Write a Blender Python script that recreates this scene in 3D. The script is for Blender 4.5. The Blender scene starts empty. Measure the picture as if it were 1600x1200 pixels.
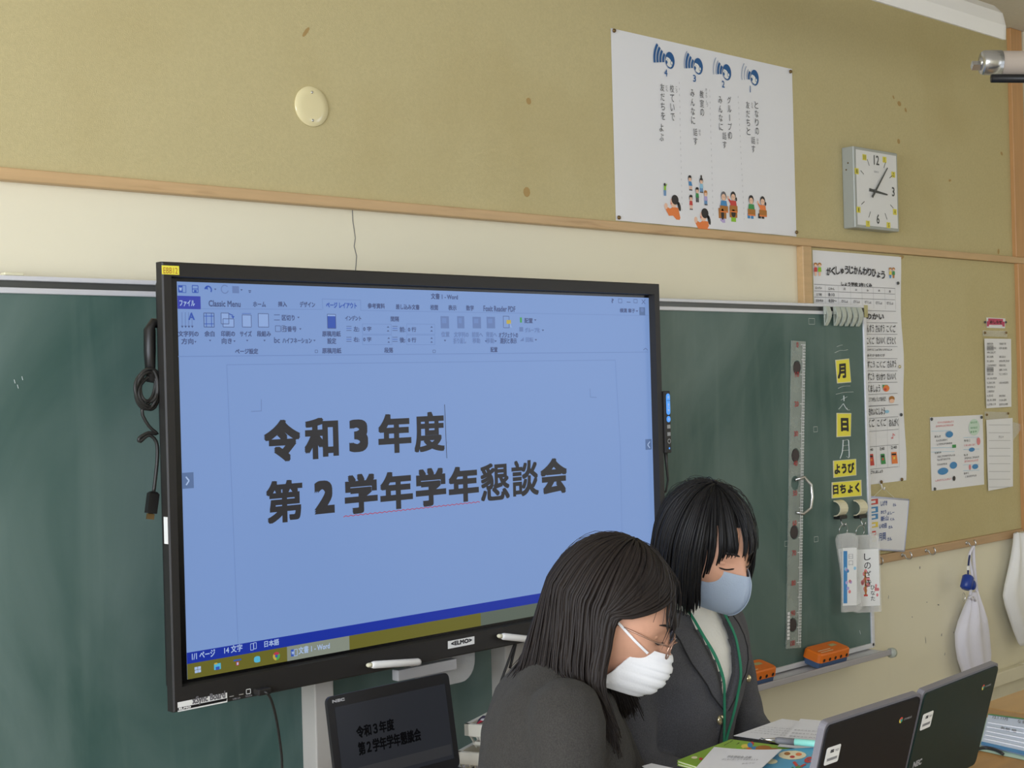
import bpy, bmesh, math, random
import numpy as np
from mathutils import Vector, Matrix, Euler
from mathutils.bvhtree import BVHTree
random.seed(7)
SC = bpy.context.scene
COL = SC.collection
PI = math.pi
# ------------------------------------------------------------------ camera, world, light, exposure
FPX, YAW, PITCH, ROLL, DCAM, CZ = 2201.88, 0.75423, 0.000877, -0.026684, 2.81957, 1.45
def cam_axes():
    cy, sy, cp, sp = math.cos(YAW), math.sin(YAW), math.cos(PITCH), math.sin(PITCH)
    F = np.array([sy*cp, cy*cp, sp]); R = np.array([cy, -sy, 0.0]); U = np.cross(R, F)
    c, s = math.cos(ROLL), math.sin(ROLL)
    return c*R + s*U, -s*R + c*U, F
CR, CU, CF = cam_axes()
CC = np.array([0, -DCAM, CZ])
cd = bpy.data.cameras.new('camera'); cam = bpy.data.objects.new('camera', cd); COL.objects.link(cam)
cd.sensor_width = 36; cd.lens = FPX/1600*36; cd.clip_start = 0.05
cam.matrix_world = Matrix(((CR[0], CU[0], -CF[0], CC[0]), (CR[1], CU[1], -CF[1], CC[1]), (CR[2], CU[2], -CF[2], CC[2]), (0, 0, 0, 1)))
SC.camera = cam
SC.view_settings.view_transform = 'Standard'; SC.view_settings.look = 'None'
SC.view_settings.exposure = 0.0; SC.view_settings.gamma = 1; SC.view_settings.use_curve_mapping = False
SC.cycles.use_denoising = True
SC.cycles.max_bounces = 8
wd = bpy.data.worlds.new('sky'); SC.world = wd; wd.use_nodes = True
wd.node_tree.nodes['Background'].inputs[0].default_value = (0.86, 0.93, 1.0, 1)
wd.node_tree.nodes['Background'].inputs[1].default_value = 1.0
def area(name, loc, rot, sx, sy, energy, color=(1, 1, 1)):
    l = bpy.data.lights.new(name, 'AREA'); l.shape = 'RECTANGLE'; l.size = sx; l.size_y = sy; l.energy = energy; l.color = color
    o = bpy.data.objects.new(name, l); COL.objects.link(o); o.location = loc; o.rotation_euler = rot
    return o
WINS = [(-2.5, -0.9), (-4.4, -2.8), (-6.3, -4.7)]      # window openings in the left wall (y ranges)
WZ0, WZ1, XL, XR, YB, HC = 0.85, 2.5, -2.3, 5.6, -7.4, 2.865
for (a, b) in WINS:
    area('daylight', (XL-0.25, (a+b)/2, (WZ0+WZ1)/2), (0, -PI/2, 0), WZ1-WZ0, b-a, 118, (0.90, 0.97, 1.10))
CWIN = [(-6.4, -4.6), (-4.2, -2.6)]                       # corridor windows in the right wall
for (a, b) in CWIN:
    area('daylight', (XR+0.25, (a+b)/2, 1.75), (0, PI/2, 0), 1.5, b-a, 17, (0.90, 0.97, 1.10))
# ------------------------------------------------------------------ helpers: pixels of the photo -> points on real planes
def ray(px, py): return CF + (px-800)/FPX*CR - (py-600)/FPX*CU
def W(px, py, off):                 # point on the plane parallel to the front wall, off metres in front of it
    d = ray(px, py); t = (-off-CC[1])/d[1]; return CC + t*d
def UV(px, py, off): p = W(px, py, off); return float(p[0]), float(p[2])
def ZP(px, py, z):
    d = ray(px, py); t = (z-CZ)/d[2]; return CC + t*d
def DP(px, py, t): return CC + t*ray(px, py)
# ------------------------------------------------------------------ materials
def lin(c):
    return tuple(((x/255)/12.92 if x/255 <= 0.04045 else ((x/255+0.055)/1.055)**2.4) for x in c)
MATS = {}
def mat(name, rgb, rough=0.6, metal=0.0, spec=0.5, noise=None, bump=None, alpha=None, emit=None, coat=0.0, trans=0.0, sheen=0.0):
    """rgb in sRGB 0-255. noise=(scale, amount, (sx,sy,sz)) brightness mottling; bump=(scale, strength, (sx,sy,sz))"""
    if name in MATS: return MATS[name]
    m = bpy.data.materials.new(name); m.use_nodes = True; nt = m.node_tree; b = nt.nodes['Principled BSDF']
    c = lin(rgb)
    b.inputs['Base Color'].default_value = (*c, 1); b.inputs['Roughness'].default_value = rough
    b.inputs['Metallic'].default_value = metal; b.inputs['Specular IOR Level'].default_value = spec
    b.inputs['Coat Weight'].default_value = coat; b.inputs['Transmission Weight'].default_value = trans
    if sheen: b.inputs['Sheen Weight'].default_value = sheen
    if alpha is not None: b.inputs['Alpha'].default_value = alpha
    if emit: b.inputs['Emission Color'].default_value = (*lin(emit[0]), 1); b.inputs['Emission Strength'].default_value = emit[1]
    if noise or bump: tc = nt.nodes.new('ShaderNodeTexCoord')
    def ntex(scale, st, detail=4):
        mp = nt.nodes.new('ShaderNodeMapping'); mp.inputs['Scale'].default_value = st; nt.links.new(tc.outputs['Object'], mp.inputs[0])
        n = nt.nodes.new('ShaderNodeTexNoise'); n.inputs['Scale'].default_value = scale; n.inputs['Detail'].default_value = detail
        nt.links.new(mp.outputs[0], n.inputs['Vector']); return n
    if noise:
        n = ntex(noise[0], noise[2] if len(noise) > 2 else (1, 1, 1))
        r = nt.nodes.new('ShaderNodeMapRange'); r.inputs['From Min'].default_value = 0.25; r.inputs['From Max'].default_value = 0.75
        r.inputs['To Min'].default_value = 1-noise[1]; r.inputs['To Max'].default_value = 1+noise[1]
        nt.links.new(n.outputs['Fac'], r.inputs['Value'])
        mx = nt.nodes.new('ShaderNodeVectorMath'); mx.operation = 'SCALE'; mx.inputs[0].default_value = c
        nt.links.new(r.outputs[0], mx.inputs['Scale']); nt.links.new(mx.outputs[0], b.inputs['Base Color'])
    if bump:
        n = ntex(bump[0], bump[2] if len(bump) > 2 else (1, 1, 1))
        bp = nt.nodes.new('ShaderNodeBump'); bp.inputs['Strength'].default_value = bump[1]; bp.inputs['Distance'].default_value = 0.01
        nt.links.new(n.outputs['Fac'], bp.inputs['Height']); nt.links.new(bp.outputs[0], b.inputs['Normal'])
    MATS[name] = m; return m
def blotch(m, rgb, scale, lo, hi, st=(1, 1, 1), amount=1.0, dist=0.0):
    """a second colour laid over the base through thresholded noise (dust, stains)"""
    nt = m.node_tree; b = nt.nodes['Principled BSDF']; tc = nt.nodes.new('ShaderNodeTexCoord')
    mp = nt.nodes.new('ShaderNodeMapping'); mp.inputs['Scale'].default_value = st; nt.links.new(tc.outputs['Object'], mp.inputs[0])
    n = nt.nodes.new('ShaderNodeTexNoise'); n.inputs['Scale'].default_value = scale; n.inputs['Detail'].default_value = 6; n.inputs['Distortion'].default_value = dist
    nt.links.new(mp.outputs[0], n.inputs['Vector'])
    r = nt.nodes.new('ShaderNodeMapRange'); r.inputs['From Min'].default_value = lo; r.inputs['From Max'].default_value = hi
    r.inputs['To Max'].default_value = amount; nt.links.new(n.outputs['Fac'], r.inputs['Value'])
    mx = nt.nodes.new('ShaderNodeMix'); mx.data_type = 'RGBA'
    s = b.inputs['Base Color']
    if s.is_linked: nt.links.new(s.links[0].from_socket, mx.inputs[6])
    else: mx.inputs[6].default_value = s.default_value
    mx.inputs[7].default_value = (*lin(rgb), 1)
    nt.links.new(r.outputs[0], mx.inputs[0]); nt.links.new(mx.outputs[2], s)
    return m
M = {}
M['cream'] = blotch(mat('cream_plaster', (237, 230, 204), 0.75, noise=(1.2, 0.025)), (196, 188, 168), 2.3, 0.58, 0.8, amount=0.35)
M['olive'] = blotch(mat('olive_pinboard_cloth', (197, 184, 137), 0.9, noise=(140, 0.05), bump=(420, 0.12)), (180, 162, 110), 1.7, 0.5, 0.75, amount=0.5)
M['wood_trim'] = blotch(mat('varnished_wood_trim', (204, 170, 124), 0.45, noise=(6, 0.07, (1, 8, 12))), (152, 112, 70), 5, 0.62, 0.75, (0.6, 4, 6), 0.6)
M['wood_rail'] = mat('worn_wood_rail', (190, 156, 116), 0.5, noise=(5, 0.08, (1, 8, 14)))
M['wood_dark'] = mat('orange_wood_frame', (196, 148, 96), 0.45, noise=(5, 0.07, (10, 8, 1)))
M['board'] = blotch(blotch(mat('green_chalkboard', (56, 88, 81), 0.55, noise=(1.5, 0.06)), (136, 154, 148), 1.5, 0.27, 0.80, (1, 1, 0.6), 0.60, 2.2), (126, 146, 138), 7, 0.48, 0.9, (2.2, 1, 0.2), 0.36, 0.5)
M['alu'] = mat('brushed_aluminium', (222, 223, 228), 0.38, 0.15, noise=(4, 0.04, (1, 6, 30)))
M['rail_dark'] = mat('dark_rail_groove', (95, 97, 96), 0.4, 0.5, noise=(6, 0.15, (1, 4, 8)))
M['white_paper'] = mat('white_paper', (236, 236, 238), 0.7, bump=(9, 0.12))
M['paper'] = mat('plain_paper', (232, 232, 234), 0.75)
M['film'] = mat('clear_film', (240, 240, 235), 0.2, alpha=0.22)
M['ink'] = mat('black_ink', (45, 43, 45), 0.7)
M['ink2'] = mat('grey_ink', (108, 106, 110), 0.7)
M['ink3'] = mat('pale_grey_ink', (168, 168, 170), 0.7)
M['pink_ink'] = mat('soft_black_print', (78, 76, 76), 0.7)
M['tray_grey'] = mat('tray_bar_grey', (168, 167, 166), 0.4)
M['alu_dark'] = mat('grey_tray_lip', (176, 173, 177), 0.4, 0.2)
M['bezel'] = mat('charcoal_bezel', (40, 38, 36), 0.5, spec=0.35, noise=(300, 0.04))
M['black'] = mat('black_plastic', (26, 25, 25), 0.4, spec=0.4)
M['blackglass'] = mat('black_glass_border', (14, 13, 13), 0.25, spec=0.4)
M['rubber'] = mat('black_rubber_cable', (38, 37, 35), 0.5)
M['screen'] = mat('lit_screen_blue', (20, 28, 50), 0.35, spec=0.3, emit=((136, 168, 224), 0.74))
def glow(name, rgb, s=0.78): return mat('screen_'+name, tuple(int(x*0.2) for x in rgb), 0.4, spec=0.3, emit=(rgb, s))
M['s_ink'] = glow('dark_print', (62, 60, 64), 0.5)
M['s_text'] = glow('grey_text', (80, 96, 142))
M['s_fade'] = glow('faded_text', (110, 136, 190))
M['s_line'] = glow('ribbon_line', (116, 146, 204))
M['s_navy'] = glow('navy_bar', (28, 52, 168))
M['s_file'] = glow('file_tab', (62, 74, 182))
M['s_taskbar'] = glow('olive_taskbar', (124, 120, 48), 0.62)
M['s_taskgrey'] = glow('grey_taskbar', (108, 120, 108), 0.62)
M['s_button'] = glow('task_button', (148, 156, 142), 0.7)
M['s_white'] = glow('pale_text', (176, 200, 240))
M['s_blue'] = glow('blue_icon', (58, 92, 186))
M['s_page'] = glow('page_white', (150, 180, 234))
M['s_red'] = glow('red_mark', (190, 60, 80))
M['s_green'] = glow('green_mark', (80, 170, 90))
M['s_yellow'] = glow('yellow_mark', (200, 180, 80))
M['s_cyan'] = glow('cyan_icon', (90, 190, 225))
M['s_tab'] = glow('side_tab', (96, 122, 168))
M['yellow'] = mat('yellow_card', (240, 229, 74), 0.6)
M['card_edge'] = mat('pale_card_edge', (225, 220, 190), 0.6)
M['white_label'] = mat('white_label', (236, 236, 232), 0.5)
M['white_plastic'] = mat('white_plastic', (240, 238, 232), 0.35)
M['grey_metal'] = mat('grey_painted_metal', (180, 176, 168), 0.4, spec=0.4)
M['silver'] = mat('silver_metal', (200, 200, 198), 0.25, 0.9)
M['brass'] = mat('bronze_pin', (122, 98, 62), 0.35, 0.7)
M['translucent'] = mat('translucent_plastic', (205, 205, 202), 0.35, alpha=0.62, bump=(160, 0.15))
M['clear'] = mat('clear_acrylic', (190, 200, 192), 0.15, alpha=0.40, noise=(14, 0.12))
M['orange'] = mat('orange_eraser_shell', (236, 120, 28), 0.4)
M['eraser_blue'] = mat('blue_eraser_felt', (74, 98, 134), 0.9)
M['chalk'] = mat('white_chalk', (222, 226, 222), 0.95)
M['clip'] = mat('grey_green_clip', (186, 192, 180), 0.4)
M['clip_tape'] = mat('yellowed_tape', (186, 178, 126), 0.5)
M['magnet_cream'] = mat('cream_magnet', (226, 218, 186), 0.45)
M['red_num'] = mat('red_number', (176, 56, 56), 0.6)
M['clock_body'] = mat('grey_clock_case', (170, 174, 168), 0.4, 0.15)
M['clock_face'] = mat('clock_face', (228, 228, 226), 0.5)
M['clock_ink'] = mat('clock_hand_grey', (72, 74, 72), 0.5)
M['sticker'] = mat('yellow_sticker', (226, 214, 84), 0.6)
M['desk'] = mat('desk_wood', (172, 128, 74), 0.35, noise=(4, 0.16, (1.2, 9, 4)))
M['desk_tan'] = mat('tan_desk_wood', (200, 158, 98), 0.35, noise=(4, 0.08, (1, 7, 4)))
M['steel'] = mat('desk_leg_steel', (150, 150, 150), 0.4, 0.6)
M['lid'] = mat('dark_laptop_lid', (24, 24, 25), 0.5, spec=0.25, noise=(260, 0.06))
M['lid2'] = mat('dark_green_laptop_lid', (24, 42, 36), 0.5, spec=0.28, noise=(260, 0.06))
M['lid_edge'] = mat('grey_laptop_rim', (118, 116, 122), 0.4, spec=0.45)
M['laptop_dark'] = mat('black_laptop_frame', (34, 33, 34), 0.45)
M['laptop_screen'] = mat('dim_laptop_screen', (28, 29, 32), 0.35, spec=0.3, emit=((50, 52, 58), 0.42))
M['laptop_text'] = mat('dim_screen_text', (6, 6, 8), 0.8, spec=0.1)
M['laptop_band'] = mat('dim_screen_band', (44, 44, 46), 0.3, emit=((62, 62, 64), 0.35))
M['basket'] = mat('white_basket_plastic', (236, 233, 220), 0.4)
M['bag'] = mat('white_cotton_bag', (232, 230, 240), 0.85, bump=(26, 0.3))
M['bag2'] = mat('white_cotton_cloth', (240, 239, 236), 0.85, bump=(22, 0.3))
M['blue_toy'] = mat('blue_alarm_plastic', (30, 62, 148), 0.35)
M['navy'] = mat('navy_cord', (38, 52, 104), 0.7)
M['lamp'] = mat('white_lamp_enamel', (240, 238, 232), 0.35)
M['roll'] = mat('beige_screen_roll', (168, 154, 138), 0.7)
M['floor'] = mat('brown_floor_boards', (142, 130, 112), 0.5, noise=(3, 0.1, (1, 9, 1)))
M['ceiling'] = mat('ceiling_board', (212, 205, 192), 0.9, noise=(60, 0.04))
M['dark_file'] = mat('black_document_case', (40, 40, 42), 0.5)
M['green_cover'] = mat('green_book_cover', (150, 190, 62), 0.4)
M['sky_cover'] = mat('sky_blue_book_cover', (88, 168, 208), 0.4)
M['pages'] = mat('book_page_edges', (226, 218, 192), 0.8)
M['pinkp'] = mat('pink_print', (226, 138, 140), 0.6)
M['redp'] = mat('red_print', (206, 70, 62), 0.6)
M['bluep'] = mat('blue_print', (70, 140, 196), 0.6)
M['navyp'] = mat('navy_print', (34, 92, 150), 0.6)
M['greenp'] = mat('green_print', (64, 150, 82), 0.6)
M['limep'] = mat('lime_print', (146, 200, 50), 0.6)
M['orangep'] = mat('orange_print', (238, 132, 66), 0.6)
M['brownp'] = mat('brown_print', (178, 116, 48), 0.6)
M['skinp'] = mat('skin_tone_print', (244, 200, 172), 0.6)
M['hairp'] = mat('black_hair_print', (44, 40, 40), 0.6)
M['purplep'] = mat('lilac_print', (188, 172, 218), 0.6)
M['yellowp'] = mat('yellow_print', (240, 214, 90), 0.6)
M['cyanp'] = mat('pale_blue_print', (150, 202, 230), 0.6)
M['creamp'] = mat('cream_print', (244, 234, 196), 0.6)
M['magenta'] = mat('magenta_sign', (196, 72, 104), 0.6)
M['blue_sheet'] = mat('pale_blue_sheet', (210, 224, 246), 0.45)
M['pen_mint'] = mat('mint_pen_barrel', (150, 222, 204), 0.3)
M['pen_grip'] = mat('grey_pen_grip', (112, 112, 114), 0.6)
M['mint_sheet'] = mat('mint_sheet', (196, 224, 206), 0.6)
M['skin'] = mat('skin', (216, 164, 136), 0.5, spec=0.35, noise=(30, 0.04))
M['skin_dark'] = mat('eyelid_shadow', (92, 60, 52), 0.6)
M['lash'] = mat('eyelash', (30, 24, 22), 0.6)
M['hair_black'] = mat('black_hair', (22, 21, 22), 0.5, spec=0.26, noise=(60, 0.15, (1, 1, 0.2)))
M['hair_brown'] = mat('dark_brown_hair', (36, 30, 27), 0.55, spec=0.22, noise=(60, 0.15, (1, 1, 0.2)))
M['blazer'] = mat('charcoal_wool_blazer', (84, 84, 87), 0.9, spec=0.15, noise=(450, 0.28), bump=(420, 0.3), sheen=0.08)
M['seam'] = mat('dark_seam', (34, 34, 36), 0.9)
M['knit'] = mat('grey_knit_cardigan', (62, 60, 57), 0.95, spec=0.1, noise=(420, 0.30), bump=(380, 0.35), sheen=0.05)
M['turtle'] = mat('white_turtleneck', (238, 236, 226), 0.85, bump=(120, 0.15))
M['trousers'] = mat('dark_trousers', (44, 44, 48), 0.9)
M['mask_grey'] = mat('grey_blue_mask_cloth', (168, 182, 200), 0.85, bump=(350, 0.12))
M['mask_white'] = mat('white_surgical_mask', (242, 242, 242), 0.8, bump=(300, 0.08))
M['lanyard'] = mat('green_lanyard', (30, 132, 98), 0.7)
M['gold'] = mat('pale_gold_button', (206, 196, 160), 0.25, 0.8)
M['rim_gold'] = mat('rose_gold_glasses', (176, 140, 120), 0.3, 0.8)
M['lens'] = mat('glasses_lens', (200, 200, 205), 0.05, alpha=0.25)
def checked():
    m = bpy.data.materials.new('red_navy_checked_cloth'); m.use_nodes = True; nt = m.node_tree; b = nt.nodes['Principled BSDF']; b.inputs['Roughness'].default_value = 0.9
    tc = nt.nodes.new('ShaderNodeTexCoord'); sp = nt.nodes.new('ShaderNodeSeparateXYZ'); nt.links.new(tc.outputs['Object'], sp.inputs[0])
    def band(out, k, lo, ph=0.0):
        a = nt.nodes.new('ShaderNodeMath'); a.operation = 'MULTIPLY_ADD'; a.inputs[1].default_value = k; a.inputs[2].default_value = ph; nt.links.new(out, a.inputs[0])
        f = nt.nodes.new('ShaderNodeMath'); f.operation = 'FRACT'; nt.links.new(a.outputs[0], f.inputs[0])
        g = nt.nodes.new('ShaderNodeMath'); g.operation = 'GREATER_THAN'; g.inputs[1].default_value = lo; nt.links.new(f.outputs[0], g.inputs[0]); return g.outputs[0]
    cur = None
    for out, k, lo, ph, rgb in ((sp.outputs[0], 32, 0.55, 0, (205, 48, 70)), (sp.outputs[1], 32, 0.55, 0.2, (70, 60, 86))):
        mx = nt.nodes.new('ShaderNodeMix'); mx.data_type = 'RGBA'
        if cur is None: mx.inputs[6].default_value = (*lin((236, 234, 232)), 1)
        else: nt.links.new(cur, mx.inputs[6])
        mx.inputs[7].default_value = (*lin(rgb), 1); nt.links.new(band(out, k, lo, ph), mx.inputs[0]); cur = mx.outputs[2]
    nt.links.new(cur, b.inputs['Base Color']); return m
M['checked'] = checked()
# ------------------------------------------------------------------ mesh builder
class MB:
    def __init__(s): s.v = []; s.f = []; s.m = []; s.s = []; s.mats = []
    def mi(s, m):
        m = M[m] if isinstance(m, str) else m
        if m not in s.mats: s.mats.append(m)
        return s.mats.index(m)
    def add(s, V, F, m, smooth=False):
        k = len(s.v); i = s.mi(m)
        s.v += [tuple(map(float, p)) for p in V]
        for f in F: s.f.append([k+q for q in f]); s.m.append(i); s.s.append(smooth)
    def box(s, lo, hi, m, bev=0.0, mtx=None):
        (x0, y0, z0), (x1, y1, z1) = lo, hi
        if bev <= 0:
            V = [(x, y, z) for x in (x0, x1) for y in (y0, y1) for z in (z0, z1)]
            F = [(0, 1, 3, 2), (4, 6, 7, 5), (0, 4, 5, 1), (2, 3, 7, 6), (0, 2, 6, 4), (1, 5, 7, 3)]
        else:
            bm = bmesh.new(); bmesh.ops.create_cube(bm, size=1)
            for v in bm.verts: v.co = Vector(((x0+x1)/2+v.co.x*(x1-x0), (y0+y1)/2+v.co.y*(y1-y0), (z0+z1)/2+v.co.z*(z1-z0)))
            bmesh.ops.bevel(bm, geom=bm.edges[:], offset=bev, segments=2, affect='EDGES', profile=0.5)
            V = [v.co[:] for v in bm.verts]; bm.verts.index_update(); F = [[v.index for v in f.verts] for f in bm.faces]; bm.free()
        if mtx is not None: V = [mtx @ Vector(p) for p in V]
        s.add(V, F, m)
    def tube(s, pts, r, m, n=8, cap=True, flat=1.0, closed=False, up=None):
        P = [Vector(map(float, p)) for p in pts]; k = len(P); rr = r if isinstance(r, (list, tuple)) else [r]*k
        V = []; F = []; nrm = None
        for i in range(k):
            if closed: t = P[(i+1) % k]-P[i-1]
            else: t = (P[min(i+1, k-1)]-P[max(i-1, 0)])
            if t.length < 1e-9: t = Vector((0, 0, 1))
            t.normalize()
            if nrm is None:
                a = up if up is not None else (Vector((0, 0, 1)) if abs(t.z) < 0.9 else Vector((1, 0, 0)))
                nrm = (Vector(a)-t*Vector(a).dot(t)).normalized()
            else:
                nrm = (nrm-t*nrm.dot(t))
                nrm = nrm.normalized() if nrm.length > 1e-6 else t.orthogonal().normalized()
            b = t.cross(nrm)
            for j in range(n):
                a = 2*PI*j/n; V.append(P[i]+nrm*math.cos(a)*rr[i]*flat+b*math.sin(a)*rr[i])
        for i in range(k if closed else k-1):
            for j in range(n):
                F.append((i*n+j, i*n+(j+1) % n, ((i+1) % k)*n+(j+1) % n, ((i+1) % k)*n+j))
        if cap and not closed: F += [list(range(n))[::-1], [(k-1)*n+j for j in range(n)]]
        s.add(V, F, m, n > 5)
    def rings(s, R, m, cap=True, smooth=True, closed=False):
        n = len(R[0]); V = [p for r in R for p in r]; F = []
        k = len(R)
        for i in range(k if closed else k-1):
            for j in range(n): F.append((i*n+j, i*n+(j+1) % n, ((i+1) % k)*n+(j+1) % n, ((i+1) % k)*n+j))
        if cap and not closed: F += [list(range(n))[::-1], [(k-1)*n+j for j in range(n)]]
        s.add(V, F, m, smooth)
    def grid(s, G, m, smooth=True):
        a, b = len(G), len(G[0]); V = [p for r in G for p in r]
        F = [(i*b+j, i*b+j+1, (i+1)*b+j+1, (i+1)*b+j) for i in range(a-1) for j in range(b-1)]
        s.add(V, F, m, smooth)
    def sphere(s, c, r, m, nu=16, nv=10, mtx=None):
        rx, ry, rz = r if isinstance(r, (tuple, list)) else (r, r, r)
        V = [Vector((0, 0, rz))]; F = []
        for i in range(1, nv):
            for j in range(nu):
                a = PI*i/nv; b = 2*PI*j/nu; V.append(Vector((rx*math.sin(a)*math.cos(b), ry*math.sin(a)*math.sin(b), rz*math.cos(a))))
        V.append(Vector((0, 0, -rz)))
        for j in range(nu): F.append((0, 1+j, 1+(j+1) % nu)); F.append((len(V)-1, 1+(nv-2)*nu+(j+1) % nu, 1+(nv-2)*nu+j))
        for i in range(nv-2):
            for j in range(nu): F.append((1+i*nu+j, 1+(i+1)*nu+j, 1+(i+1)*nu+(j+1) % nu, 1+i*nu+(j+1) % nu))
        if mtx is not None: V = [mtx @ v for v in V]
        s.add([v+Vector(c) for v in V], F, m, True)
    def prism(s, poly, fr, h0, h1, m):      # polygon in a frame's (u,v), between heights h0 and h1
        n = len(poly); V = [fr.P(u, v, h0) for u, v in poly]+[fr.P(u, v, h1) for u, v in poly]
        s.add(V, [list(range(n))[::-1], list(range(n, 2*n))]+[(j, (j+1) % n, n+(j+1) % n, n+j) for j in range(n)], m)
    def build(s, name, parent=None, mods=None):
        me = bpy.data.meshes.new(name); me.from_pydata(s.v, [], s.f); me.update()
        for m in s.mats: me.materials.append(m)
        me.polygons.foreach_set('material_index', s.m); me.polygons.foreach_set('use_smooth', s.s)
        o = bpy.data.objects.new(name, me); COL.objects.link(o)
        if parent is not None: o.parent = parent; o.matrix_parent_inverse = world_of(parent).inverted()
        return o
def world_of(o):
    m = o.matrix_basis.copy()
    return (world_of(o.parent) @ o.matrix_parent_inverse @ m) if o.parent else m
def empty(name, loc):
    o = bpy.data.objects.new(name, None); COL.objects.link(o); o.location = tuple(map(float, loc)); o.empty_display_size = 0.05; return o
def tag(o, label=None, cat=None, group=None, kind=None):
    if label: o['label'] = label
    if cat: o['category'] = cat
    if group: o['group'] = group
    if kind: o['kind'] = kind
    return o
def struct(o): o['kind'] = 'structure'; return o
def thing(name, loc, label, cat, group=None): return tag(empty(name, loc), label, cat, group)
def copy_tree(o, parent=None, inv=None):
    c = o.copy(); COL.objects.link(c)
    if parent is not None: c.parent = parent
    for ch in list(o.children): copy_tree(ch, c)
    return c
def smoothp(P, n=4):
    P = [Vector(p) for p in P]; O = []
    for i in range(len(P)-1):
        p0, p1, p2, p3 = P[max(i-1, 0)], P[i], P[i+1], P[min(i+2, len(P)-1)]
        for k in range(n):
            s = k/n; O.append(0.5*((2*p1)+(-p0+p2)*s+(2*p0-5*p1+4*p2-p3)*s*s+(-p0+3*p1-3*p2+p3)*s**3))
    return O+[P[-1]]
class Fr:                                     # a printing plane: origin, right, up; normal faces the reader
    def __init__(s, o, ex, ey):
        s.o = Vector(map(float, o)); s.ex = Vector(map(float, ex)).normalized(); s.ey = Vector(map(float, ey)).normalized(); s.ez = s.ex.cross(s.ey)
    def P(s, u, v, h=0.0): return s.o+s.ex*u+s.ey*v+s.ez*h
def wallfr(off): return Fr((0, -off, 0), (1, 0, 0), (0, 0, 1))
TXT = {}
def glyphs(t, res=3):
    if (t, res) in TXT: return TXT[(t, res)]
    c = bpy.data.curves.new('t', 'FONT'); c.body = t; c.resolution_u = res; c.size = 1
    o = bpy.data.objects.new('t', c); COL.objects.link(o)
    e = o.evaluated_get(bpy.context.evaluated_depsgraph_get()); me = bpy.data.meshes.new_from_object(e)
    V = np.array([v.co[:2] for v in me.vertices]) if len(me.vertices) else np.zeros((0, 2)); F = [list(p.vertices) for p in me.polygons]
    bpy.data.objects.remove(o); bpy.data.curves.remove(c); bpy.data.meshes.remove(me)
    TXT[(t, res)] = (V, F); return V, F
def text(mb, fr, t, u0, v0, w, h, m, bold=0.0, hgt=0.0006, res=2, skew=0.0, slope=0.0):
    """the string fitted to the box (u0,v0,w,h) of the frame; bold = stroke growth in metres"""
    V, F = glyphs(t, res)
    if not len(V): return
    lo, hi = V.min(0), V.max(0); sz = np.maximum(hi-lo, 1e-6)
    w2, h2 = max(w-2*bold, w*0.3), max(h-2*bold, h*0.3)
    N = (V-lo)/sz*np.array([w2, h2])+np.array([u0+bold, v0+bold])
    offs = [(0, 0)] if bold <= 0 else [(0, 0)]+[(bold*i, bold*j) for i in (-1, 0, 1) for j in (-1, 0, 1) if i or j]
    if bold > 0.0022: offs += [(bold*i/2, bold*j/2) for i in (-1, 0, 1) for j in (-1, 0, 1) if i or j]
    for k, (du, dv) in enumerate(offs):
        mb.add([fr.P(u+du+skew*(v-v0), v+dv+slope*(u-u0), hgt+k*2e-6) for u, v in N], F, m)
def vtext(mb, fr, t, uc, vtop, size, m, pitch=None, bold=0.0, hgt=0.0006, sx=1.0):
    """vertical Japanese writing, top to bottom"""
    pitch = pitch or size*1.1; v = vtop
    for ch in t:
        if ch == ' ': v -= pitch*0.6; continue
        small = ch in 'ょゅゃっ'
        if ch == 'ー': rect(mb, fr, uc-size*0.05, v-size*0.9, uc+size*0.05, v-size*0.1, m, hgt)
        elif ch == '一': rect(mb, fr, uc-size*0.4, v-size*0.6, uc+size*0.4, v-size*0.5, m, hgt)
        else:
            k = 0.72 if small else 0.9
            text(mb, fr, ch, uc-size*k/2*sx+(size*0.1 if small else 0), v-size*(0.5+k/2), size*k*sx, size*k, m, bold, hgt)
        v -= pitch
def rect(mb, fr, u0, v0, u1, v1, m, h=0.0004): mb.add([fr.P(u0, v0, h), fr.P(u1, v0, h), fr.P(u1, v1, h), fr.P(u0, v1, h)], [(0, 1, 2, 3)], m)
def poly(mb, fr, pts, m, h=0.0004): mb.add([fr.P(u, v, h) for u, v in pts], [list(range(len(pts)))], m)
def disc(mb, fr, u, v, ru, rv, m, h=0.0004, n=16, rot=0.0):
    c, s = math.cos(rot), math.sin(rot)
    poly(mb, fr, [(u+c*ru*math.cos(2*PI*k/n)-s*rv*math.sin(2*PI*k/n), v+s*ru*math.cos(2*PI*k/n)+c*rv*math.sin(2*PI*k/n)) for k in range(n)], m, h)
def line(mb, fr, u0, v0, u1, v1, w, m, h=0.0005):
    d = Vector((u1-u0, v1-v0)); L = max(d.length, 1e-6); n = Vector((-d.y, d.x))/L*w/2
    poly(mb, fr, [(u0-n.x, v0-n.y), (u1-n.x, v1-n.y), (u1+n.x, v1+n.y), (u0+n.x, v0+n.y)], m, h)
def arc(mb, fr, u, v, r0, r1, a0, a1, m, h=0.0004, n=10):
    A = [a0+(a1-a0)*k/n for k in range(n+1)]
    poly(mb, fr, [(u+r0*math.cos(a), v+r0*math.sin(a)) for a in A]+[(u+r1*math.cos(a), v+r1*math.sin(a)) for a in A[::-1]], m, h)
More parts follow.
